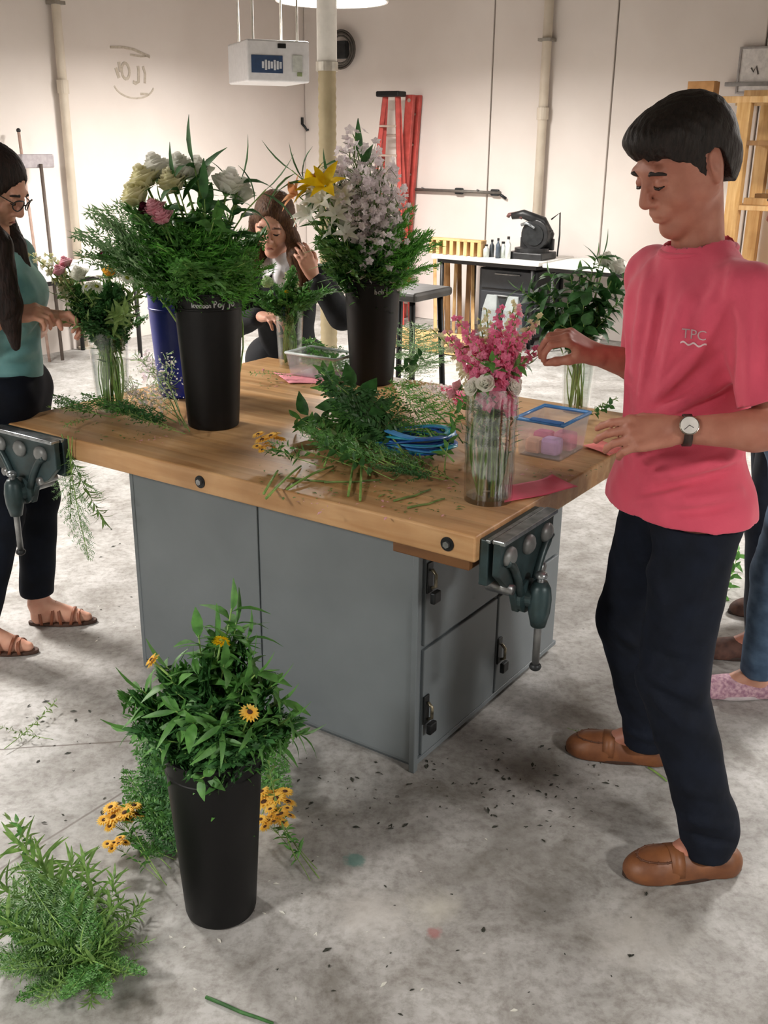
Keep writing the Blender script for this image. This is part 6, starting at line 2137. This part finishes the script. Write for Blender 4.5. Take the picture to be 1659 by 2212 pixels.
bunch('rose', pA, .07, .43, [(400, 385, .0, 0), (352, 385, .03, 0), (482, 415, -.04, 0), (440, 392, .04, 0), (515, 432, .03, 0)], wA)
bunch('creamrose', pA, .07, .43, [(322, 405, .0, 0), (302, 440, -.02, 0), (375, 412, -.03, 0)], wA)
bunch('pinkrose', pA, .07, .43, [(335, 462, -.08, 0), (350, 480, -.09, 0)], wA)
bunch('burg', pA, .07, .43, [(318, 462, -.06, 0)], wA)
bunch('lance', pA, .07, .43, [(412, 350, -.02, 0), (378, 400, -.05, 0), (520, 385, .0, 0), (575, 408, .02, 1), (430, 430, -.08, 0), (500, 450, .0, 0)], wA)
bunch('ruscus', pA, .07, .43, [(440, 400, .04, 0), (350, 440, -.04, 0), (480, 470, -.1, 1), (300, 500, -.05, 1)], wA)
# --- blue bucket
wBl = 'in the blue bucket'
bunch('leatherfern', pBl, .07, .36, [(290, 520, .05, 1), (330, 500, .08, 0), (270, 590, 0, 2), (380, 500, .1, 0)], wBl)
bunch('olive', pBl, .07, .36, [(300, 480, .1, 0), (250, 560, .05, 1), (350, 470, .1, 0)], wBl)
# --- glass vase before the girl in teal
wG = 'in the vase before the girl in teal'
bunch('olive', pGl, .04, .28, [(140, 650, -.04, 2), (130, 690, -.02, 2), (180, 690, -.1, 2), (230, 680, -.12, 2), (290, 660, -.05, 2), (270, 700, -.08, 2), (200, 640, -.08, 1), (300, 620, .0, 1), (120, 610, .0, 1)], wG)
bunch('darkfern', pGl, .04, .28, [(190, 680, -.1, 2), (240, 660, -.1, 1), (170, 640, -.04, 1), (280, 640, -.02, 1), (150, 670, .0, 2), (225, 700, -.11, 2), (260, 620, .0, 0)], wG)
bunch('leatherfern', pGl, .04, .28, [(200, 620, .02, 0), (230, 610, .0, 0), (155, 620, .03, 1), (295, 680, .0, 2)], wG)
bunch('rose', pGl, .04, .28, [(172, 602, -.05, 0)], wG)
bunch('yellowrose', pGl, .04, .28, [(228, 595, -.05, 0)], wG)
bunch('whitedaisy', pGl, .04, .28, [(268, 592, -.02, 0), (200, 612, -.06, 0)], wG)
bunch('pinkrose', pGl, .04, .28, [(135, 592, .0, 0), (150, 575, .03, 0)], wG)
bunch('burg', pGl, .04, .28, [(230, 560, .03, 0), (245, 572, .02, 0)], wG)
bunch('creamsnap', pGl, .04, .28, [(60, 552, .04, 1), (95, 552, .06, 1)], wG)
bunch('breath', pGl, .04, .28, [(110, 585, .02, 1), (260, 560, .05, 0)], wG)
# --- slim centre vase
wC = 'in the slim vase before the girl in black'
bunch('leatherfern', pCn, .035, .25, [(560, 640, -.02, 2), (600, 650, -.08, 2), (650, 650, -.06, 2), (690, 640, 0, 2), (670, 610, .02, 1), (590, 615, .02, 1), (640, 600, .0, 0), (545, 625, .0, 2)], wC)
bunch('ruscus', pCn, .035, .25, [(620, 610, -.03, 0), (660, 625, -.04, 1), (575, 640, -.05, 1), (630, 660, -.1, 2), (700, 620, .03, 1)], wC)
bunch('greenpom', pCn, .035, .25, [(576, 610, -.05, 0)], wC)
bunch('creamsnap', pCn, .035, .25, [(618, 590, .0, 0), (640, 612, -.03, 0)], wC)
bunch('greendaisy', pCn, .035, .25, [(615, 630, -.07, 0)], wC)
# --- black bucket B
wB = 'in the far black bucket'
bunch('fern', pB, .08, .43, [(900, 500, .0, 1), (930, 540, -.02, 2), (880, 470, .03, 1), (915, 600, -.08, 2), (870, 560, -.12, 2), (840, 590, -.16, 2), (890, 630, -.12, 2), (860, 500, .0, 1), (925, 500, .05, 1), (830, 530, -.1, 1), (850, 470, .05, 0)], wB)
bunch('darkfern', pB, .08, .43, [(740, 580, -.1, 2), (770, 600, -.15, 2), (800, 590, -.15, 2), (720, 560, .0, 2), (760, 550, -.1, 1), (810, 560, -.1, 1), (700, 590, .0, 2), (840, 620, -.14, 2), (730, 620, -.05, 2)], wB)
bunch('leatherfern', pB, .08, .43, [(700, 540, -.02, 1), (690, 500, .0, 1), (790, 560, -.12, 1), (820, 610, -.15, 2)], wB)
bunch('wax', pB, .07, .43, [(760, 320, .0, 0), (790, 360, -.04, 0), (820, 380, -.03, 0), (850, 400, .0, 0), (770, 400, -.07, 0), (800, 420, -.1, 0), (830, 440, -.1, 0), (740, 380, .0, 0), (860, 440, -.02, 0), (780, 460, -.12, 1), (810, 340, .06, 0), (750, 440, -.08, 1), (835, 410, .05, 0), (790, 440, -.1, 0), (770, 360, .04, 0)], wB)
bunch('whitelily', pB, .07, .43, [(690, 430, -.04, 0), (715, 460, -.07, 0), (735, 425, -.03, 0), (670, 460, .0, 0), (730, 500, -.1, 0), (700, 400, .03, 0)], wB)
bunch('lily', pB, .07, .43, [(697, 398, -.03, 0)], wB)
bunch('peachlily', pB, .07, .43, [(664, 408, .0, 0)], wB)
bunch('lance', pB, .07, .43, [(628, 368, .0, 1), (655, 385, .02, 0), (720, 395, .05, 0), (790, 340, .05, 0)], wB)
# --- pink vase
wP = 'in the pressed glass vase beside the man'
bunch('pinksnap', pPk, .045, .3, [(1085, 668, .0, 0), (1110, 680, -.03, 0), (1060, 700, -.04, 0), (985, 690, .0, 1), (1010, 720, -.05, 1), (970, 735, .0, 1), (1040, 740, -.08, 1), (1140, 720, .0, 1), (985, 770, -.03, 2), (1100, 720, -.06, 0), (1075, 735, -.08, 0), (1155, 750, .03, 1)], wP)
bunch('blushsnap', pPk, .045, .3, [(1130, 665, .04, 0), (960, 720, .05, 1), (1150, 700, .05, 1), (1000, 760, -.06, 2)], wP)
bunch('creamsnap', pPk, .045, .3, [(1120, 655, .06, 0), (1060, 668, .05, 0), (1160, 680, .05, 1), (1045, 690, .06, 0), (1165, 770, .0, 2), (930, 715, .06, 1)], wP)
bunch('ruscus', pPk, .045, .3, [(1110, 790, -.05, 2), (1140, 790, .0, 2), (1075, 780, -.07, 1)], wP)
bunch('rose', pPk, .045, .3, [(1020, 838, -.03, 2), (1060, 835, -.06, 1), (1092, 842, -.03, 2), (1040, 828, .05, 1), (1110, 838, .02, 2)], wP)
bunch('pinkrose', pPk, .045, .3, [(985, 850, .02, 2), (1000, 835, .05, 2)], wP)
# --- right vase
wR = 'in the corner vase behind the man\'s hand'
bunch('salal', pRt, .035, .27, [(1140, 640, .0, 1), (1180, 610, .0, 0), (1230, 590, .0, 0), (1280, 600, .0, 0), (1330, 620, .02, 1), (1170, 680, -.06, 1), (1220, 650, -.08, 0), (1270, 660, -.08, 1), (1320, 680, -.04, 1), (1130, 690, .0, 2), (1200, 700, -.08, 2), (1250, 700, -.1, 2), (1150, 620, .08, 0), (1345, 600, .06, 1), (1300, 640, -.02, 0), (1240, 620, .08, 0), (1340, 660, .0, 2)], wR)
bunch('ruscus', pRt, .035, .27, [(1190, 590, .05, 0), (1120, 625, .02, 1), (1290, 555, .0, 0), (1260, 590, .05, 0), (1350, 640, .0, 1)], wR)
bunch('rose', pRt, .035, .27, [(1330, 590, .0, 0), (1310, 575, .04, 0)], wR)
bunch('lance', pRt, .035, .27, [(1300, 552, -.02, 0)], wR)
# --- bucket on the floor
wF = 'in the black bucket on the floor'
bunch('darkfern', pF, .08, .445, [(300, 1520, -.04, 1), (290, 1560, -.05, 2), (350, 1470, .0, 1), (600, 1530, -.02, 1), (630, 1570, -.04, 2), (580, 1470, .02, 1), (520, 1400, .04, 0), (450, 1430, .0, 0), (400, 1500, -.08, 1), (480, 1520, -.1, 1), (540, 1540, -.1, 1), (420, 1600, -.14, 2), (500, 1620, -.15, 2), (460, 1650, -.16, 2), (380, 1620, -.1, 2), (560, 1600, -.12, 2)], wF)
bunch('ruscus', pF, .08, .445, [(510, 1320, .05, 0), (445, 1370, .03, 0), (540, 1380, .04, 0), (470, 1440, -.03, 0), (380, 1480, -.05, 1), (560, 1440, .0, 1), (610, 1500, .0, 1), (330, 1540, -.06, 1), (520, 1480, -.06, 0), (440, 1560, -.12, 1), (350, 1590, -.08, 2), (410, 1680, -.14, 2)], wF)
bunch('spiky', pF, .08, .445, [(300, 1500, -.02, 1), (350, 1450, .02, 1), (590, 1470, .0, 1), (630, 1540, -.02, 1), (480, 1380, .04, 0), (430, 1450, .0, 0), (540, 1440, .0, 0), (400, 1540, -.1, 1), (500, 1560, -.12, 1), (280, 1560, -.03, 2), (450, 1600, -.14, 2), (560, 1560, -.08, 1), (650, 1600, .0, 2), (520, 1350, .06, 0)], wF)
bunch('leatherfern', pF, .08, .445, [(270, 1520, .0, 1), (640, 1590, .0, 2), (570, 1560, -.05, 1), (400, 1440, .03, 0), (490, 1390, .05, 0)], wF)
bunch('onedaisy', pF, .08, .445, [(330, 1440, -.02, 1), (525, 1545, -.13, 0)], wF)
bunch('greendaisy', pF, .08, .445, [(475, 1395, .0, 0)], wF)


# --- lying on the floor and the bench
def lie(kind, p0, p1, z, where, var=3, tilt_up=.0, roll=0.0):
    """stem lying from photo point p0 (cut end) to p1 (tip) on the level z"""
    a = on_z(*p0, z); b = on_z(*p1, z); d = b - a; L = np.linalg.norm(d); e = V_END[var]
    az = math.atan2(d[1], d[0]) - math.atan2(e[1], e[2]); sc = L / math.hypot(e[1], e[2])
    M = Matrix.Translation([float(a[0]), float(a[1]), z + .004]) @ Matrix.Rotation(az, 4, 'Z') @ Matrix.Rotation(math.pi / 2 - tilt_up, 4, 'Y') @ Matrix.Rotation(roll, 4, 'Z') @ Matrix.Scale(sc, 4)
    return put(kind, var, M, where)


wFl = 'lying on the concrete floor near the bucket'
for i, (p0, p1, k) in enumerate((((370, 1880), (242, 1800), 'bunchdaisy'), ((360, 1915), (265, 1785), 'bunchdaisy'), ((345, 1905), (245, 1845), 'bunchdaisy'), ((690, 1900), (588, 1755), 'bunchdaisy'), ((670, 1905), (580, 1800), 'bunchdaisy'), ((685, 1880), (600, 1780), 'bunchdaisy'))):
    lie(k, p0, p1, .02 + .006 * (i % 3), wFl, 3 + i % 2, .12)
for i, (p0, p1, k) in enumerate((((440, 1860), (300, 1650), 'leatherfern'), ((420, 1850), (270, 1720), 'leatherfern'), ((400, 1840), (330, 1640), 'darkfern'), ((380, 1860), (265, 1830), 'leatherfern'), ((560, 1780), (600, 1640), 'leatherfern'), ((640, 1860), (580, 1700), 'olive'), ((400, 1880), (300, 1760), 'darkfern'), ((350, 1900), (270, 1780), 'ruscus'))):
    lie(k, p0, p1, .02 + .008 * (i % 3), wFl, 3 + i % 2, .25)
wBL = 'in the heap of cut fern on the floor'
heap = []
for i in range(64):
    a_ = i * 2.39996; q_ = math.sqrt((i + .5) / 64)
    tx, ty = 130 + 205 * q_ * math.cos(a_), 2045 + 170 * q_ * math.sin(a_)
    heap.append(((150 + .25 * (150 - tx) + 60, 2090 + .25 * (2060 - ty)), (tx, ty)))
for i, (a, b_) in enumerate(heap): lie(('bushy', 'greyfern', 'bushy', 'leatherfern', 'bushy')[i % 5], a, b_, .012 + .009 * (i % 6), wBL, 3 + i % 2, .05 + .09 * (i % 3))
lie('olive', (150, 2000), (25, 1800), .02, wBL, 3, .1); lie('ruscus', (120, 1960), (40, 1800), .03, wBL, 4, .1)
wS = 'lying alone on the floor by the wall side of the bench'
lie('olive', (10, 1620), (120, 1530), .01, 'lying alone on the floor before the girl in sandals', 3, .08); lie('olive', (115, 1600), (0, 1580), .012, 'lying alone on the floor before the girl in sandals', 4, .08)
lie('ruscus', (1535, 1320), (1590, 1215), .01, 'lying on the floor between the man and the sneakers', 3, .1)
lie('olive', (1225, 1575), (1310, 1605), .01, 'lying on the floor at the man\'s loafer', 3, .1)
# --- heap on the bench front
wT = 'in the clippings on the bench front'
hb_ = [('ruscus', (800, 1030), (640, 930)), ('ruscus', (850, 1010), (700, 880)), ('leatherfern', (860, 1020), (640, 990)), ('olive', (900, 1030), (700, 950)), ('ruscus', (760, 1010), (590, 990)), ('leatherfern', (940, 1030), (790, 1000)), ('salal', (800, 1000), (660, 920)),
       ('salal', (900, 1010), (760, 900)), ('ruscus', (980, 1040), (820, 1030)), ('leatherfern', (700, 1010), (800, 900)), ('olive', (990, 1050), (880, 1010)), ('ruscus', (960, 1020), (1000, 940)), ('salal', (780, 960), (720, 880)), ('fern', (980, 1000), (860, 890)), ('darkfern', (880, 990), (690, 900)), ('ruscus', (850, 1040), (950, 990)), ('lance', (720, 1000), (580, 1000)), ('salal', (850, 1040), (700, 1010)), ('darkfern', (960, 1040), (800, 1020)), ('ruscus', (740, 960), (650, 960))]
for i, (k, a, b_) in enumerate(hb_): lie(k, a, b_, TOP + .008 + .008 * (i % 5), wT, 3 + i % 2, .08 + .1 * (i % 3))
for i, (a, b_) in enumerate((((1000, 960), (870, 880)), ((980, 930), (900, 870)), ((1000, 900), (930, 860)), ((960, 950), (830, 900)), ((1000, 930), (950, 880)))): lie(('breath', 'breath', 'wax')[i % 3], a, b_, TOP + .015 + .01 * (i % 3), wT, 3 + i % 2, .15)
lie('bunchdaisy', (680, 1005), (563, 985), TOP + .022, wT, 3, .05); lie('bunchdaisy', (690, 1010), (575, 968), TOP + .03, wT, 4, .05)
lie('pinkrose', (1060, 900), (975, 855), TOP + .03, 'lying on the bench behind the pressed glass vase', 3, .05); lie('pinksnap', (1080, 905), (950, 850), TOP + .03, 'lying on the bench behind the pressed glass vase', 4, .05)
# --- left end of the bench
wL = 'in the bench clippings before the girl in teal'
hl_ = [('olive', (250, 905), (110, 895)), ('leatherfern', (350, 915), (180, 890)), ('breath', (390, 920), (300, 850)), ('breath', (380, 915), (260, 850)), ('wax', (390, 900), (320, 830)), ('darkfern', (300, 900), (200, 900)), ('breath', (400, 925), (330, 870)), ('olive', (400, 940), (280, 920)), ('breath', (330, 900), (230, 850)), ('leatherfern', (220, 900), (120, 870)), ('wax', (395, 915), (290, 880)), ('breath', (410, 935), (360, 860)), ('olive', (200, 905), (140, 930)), ('darkfern', (380, 930), (260, 900))]
for i, (k, a, b_) in enumerate(hl_): lie(k, a, b_, TOP + .008 + .007 * (i % 4), wL, 3 + i % 2, .08 + .1 * (i % 3))
# --- far edge clippings
wE = 'in the clippings at the far bench edge'
for i, (k, a, b_) in enumerate((('olive', (650, 815), (540, 825)), ('pinkrose', (640, 812), (570, 812)), ('leatherfern', (740, 820), (660, 770)), ('olive', (740, 790), (670, 760)), ('greyfern', (880, 820), (930, 770)), ('salal', (860, 815), (910, 790)), ('greyfern', (870, 800), (890, 740)), ('olive', (720, 830), (690, 800)), ('leatherfern', (700, 800), (640, 780)), ('greyfern', (860, 830), (950, 800)), ('salal', (1260, 905), (1320, 890)), ('olive', (1270, 900), (1330, 880)))): lie(k, a, b_, TOP + .01 + .008 * (i % 3), wE, 3 + i % 2, .15)
# --- hanging sprigs over the left end and a spray right of bucket B
aim('bushy', P(-.012, 1.45, TOP + .012), on_y(205, 1130, 3.02), 'hanging off the bench edge beside the vise', 3)
aim('greyfern', P(-.012, 1.42, TOP + .012), on_y(165, 1200, 3.02), 'hanging off the bench edge beside the vise', 3)
aim('olive', P(-.012, 1.40, TOP + .012), on_y(145, 1130, 3.02), 'hanging off the bench edge beside the vise', 4)

# --- loose long cut stems across the bench front and single stems on the floor
def cut_stem(p0, p1, z, r, label, lift=.004, m=None, group=None):
    a = on_z(*p0, z); b = on_z(*p1, z); c = (a + b) / 2 + np.array([.006, -.006, lift])
    pts = [a + (0, 0, r + .001), (a + c) / 2 + (0, 0, r + .002), c + (0, 0, r + .001), (b + c) / 2 + (0, 0, r + .002), b + (0, 0, r + .001)]
    o = MB().tube(pts, [r, r, r * .95, r * .9, r * .8], 7).obj('cut_stem', m or G_STEM, smooth=True)
    return tag(o, label, 'stem', group)


for i, (a, b_) in enumerate((((752, 1075), (770, 930)), ((778, 1085), (775, 960)), ((575, 1080), (650, 1010)), ((620, 1060), (720, 1010)), ((570, 1070), (600, 1020)))):
    cut_stem(a, b_, TOP, .0035, 'long bare green stem over the bench front edge', .012, group='bare stems at the bench front edge')
for i, (a, b_) in enumerate((((880, 1100), (960, 1080)), ((700, 1045), (820, 1040)), ((850, 1085), (930, 1060)), ((620, 1035), (720, 1045)))):
    cut_stem(a, b_, TOP, .003, 'short brownish twig on the bench front', .0, m=G_OLIVE, group='twigs on the bench front')
cut_stem((445, 2158), (590, 2215), 0, .004, 'curved green stem alone on the near concrete floor', .0, m=G_DARK)
cut_stem((1400, 1660), (1440, 1690), 0, .003, 'short green stem on the floor between the loafers', .0)

# --- crumbs of leaf and petal on floor and bench: uncountable
def crumbs(name, regions, z, m, label, cat, seed, smin=.003, smax=.011):
    r = np.random.RandomState(seed); b = MB()
    for (x0, y0, x1, y1, n) in regions:
        for i in range(n):
            q = on_z(x0 + (x1 - x0) * r.rand(), y0 + (y1 - y0) * r.rand(), z); q[2] = z + .0012
            s = smin + (smax - smin) * r.rand() ** 2; a = r.rand() * 6.3
            d = np.array([math.cos(a), math.sin(a), .15 * r.randn()]); leaf(b, q, d, [0, 0, 1], s * 1.8, s * .8, .1, .3, 2)
    o = b.obj(name, m); o['kind'] = 'stuff'; o['label'] = label; o['category'] = cat
    return o


MDEB = mat('dark_leaf_crumbs', '#3d3f35', .8, col2='#2b2d26', scale=80)
crumbs('leaf_crumbs', [(560, 1640, 1300, 1790, 120), (560, 1800, 1500, 2200, 30), (0, 1450, 300, 1800, 35), (150, 1050, 320, 1400, 22), (1180, 1650, 1330, 1720, 8), (900, 1600, 1200, 1700, 20), (1000, 720, 1200, 860, 15)], 0, MDEB, 'dark crumbs of leaf scattered over the concrete floor', 'leaf litter', 3, .003, .014)
crumbs('petal_crumbs', [(200, 1850, 700, 2150, 14), (500, 1400, 1300, 2200, 14), (200, 1300, 330, 1400, 6)], 0, WHITE, 'pale petal bits scattered over the concrete floor', 'petals', 4)
crumbs('bench_crumbs', [(560, 1000, 1000, 1080, 120), (820, 1060, 1010, 1110, 45), (130, 880, 420, 950, 90), (540, 800, 700, 840, 40), (600, 900, 1000, 1000, 50), (1130, 1000, 1300, 1030, 20)], TOP, G_OLIVE, 'green crumbs of leaf scattered over the bench top', 'leaf litter', 5)
crumbs('bench_petals', [(600, 1000, 1000, 1120, 40), (290, 940, 360, 960, 12), (540, 800, 700, 840, 20), (1100, 1000, 1250, 1040, 14)], TOP, PINKL, 'pink petal bits scattered over the bench top', 'petals', 6)
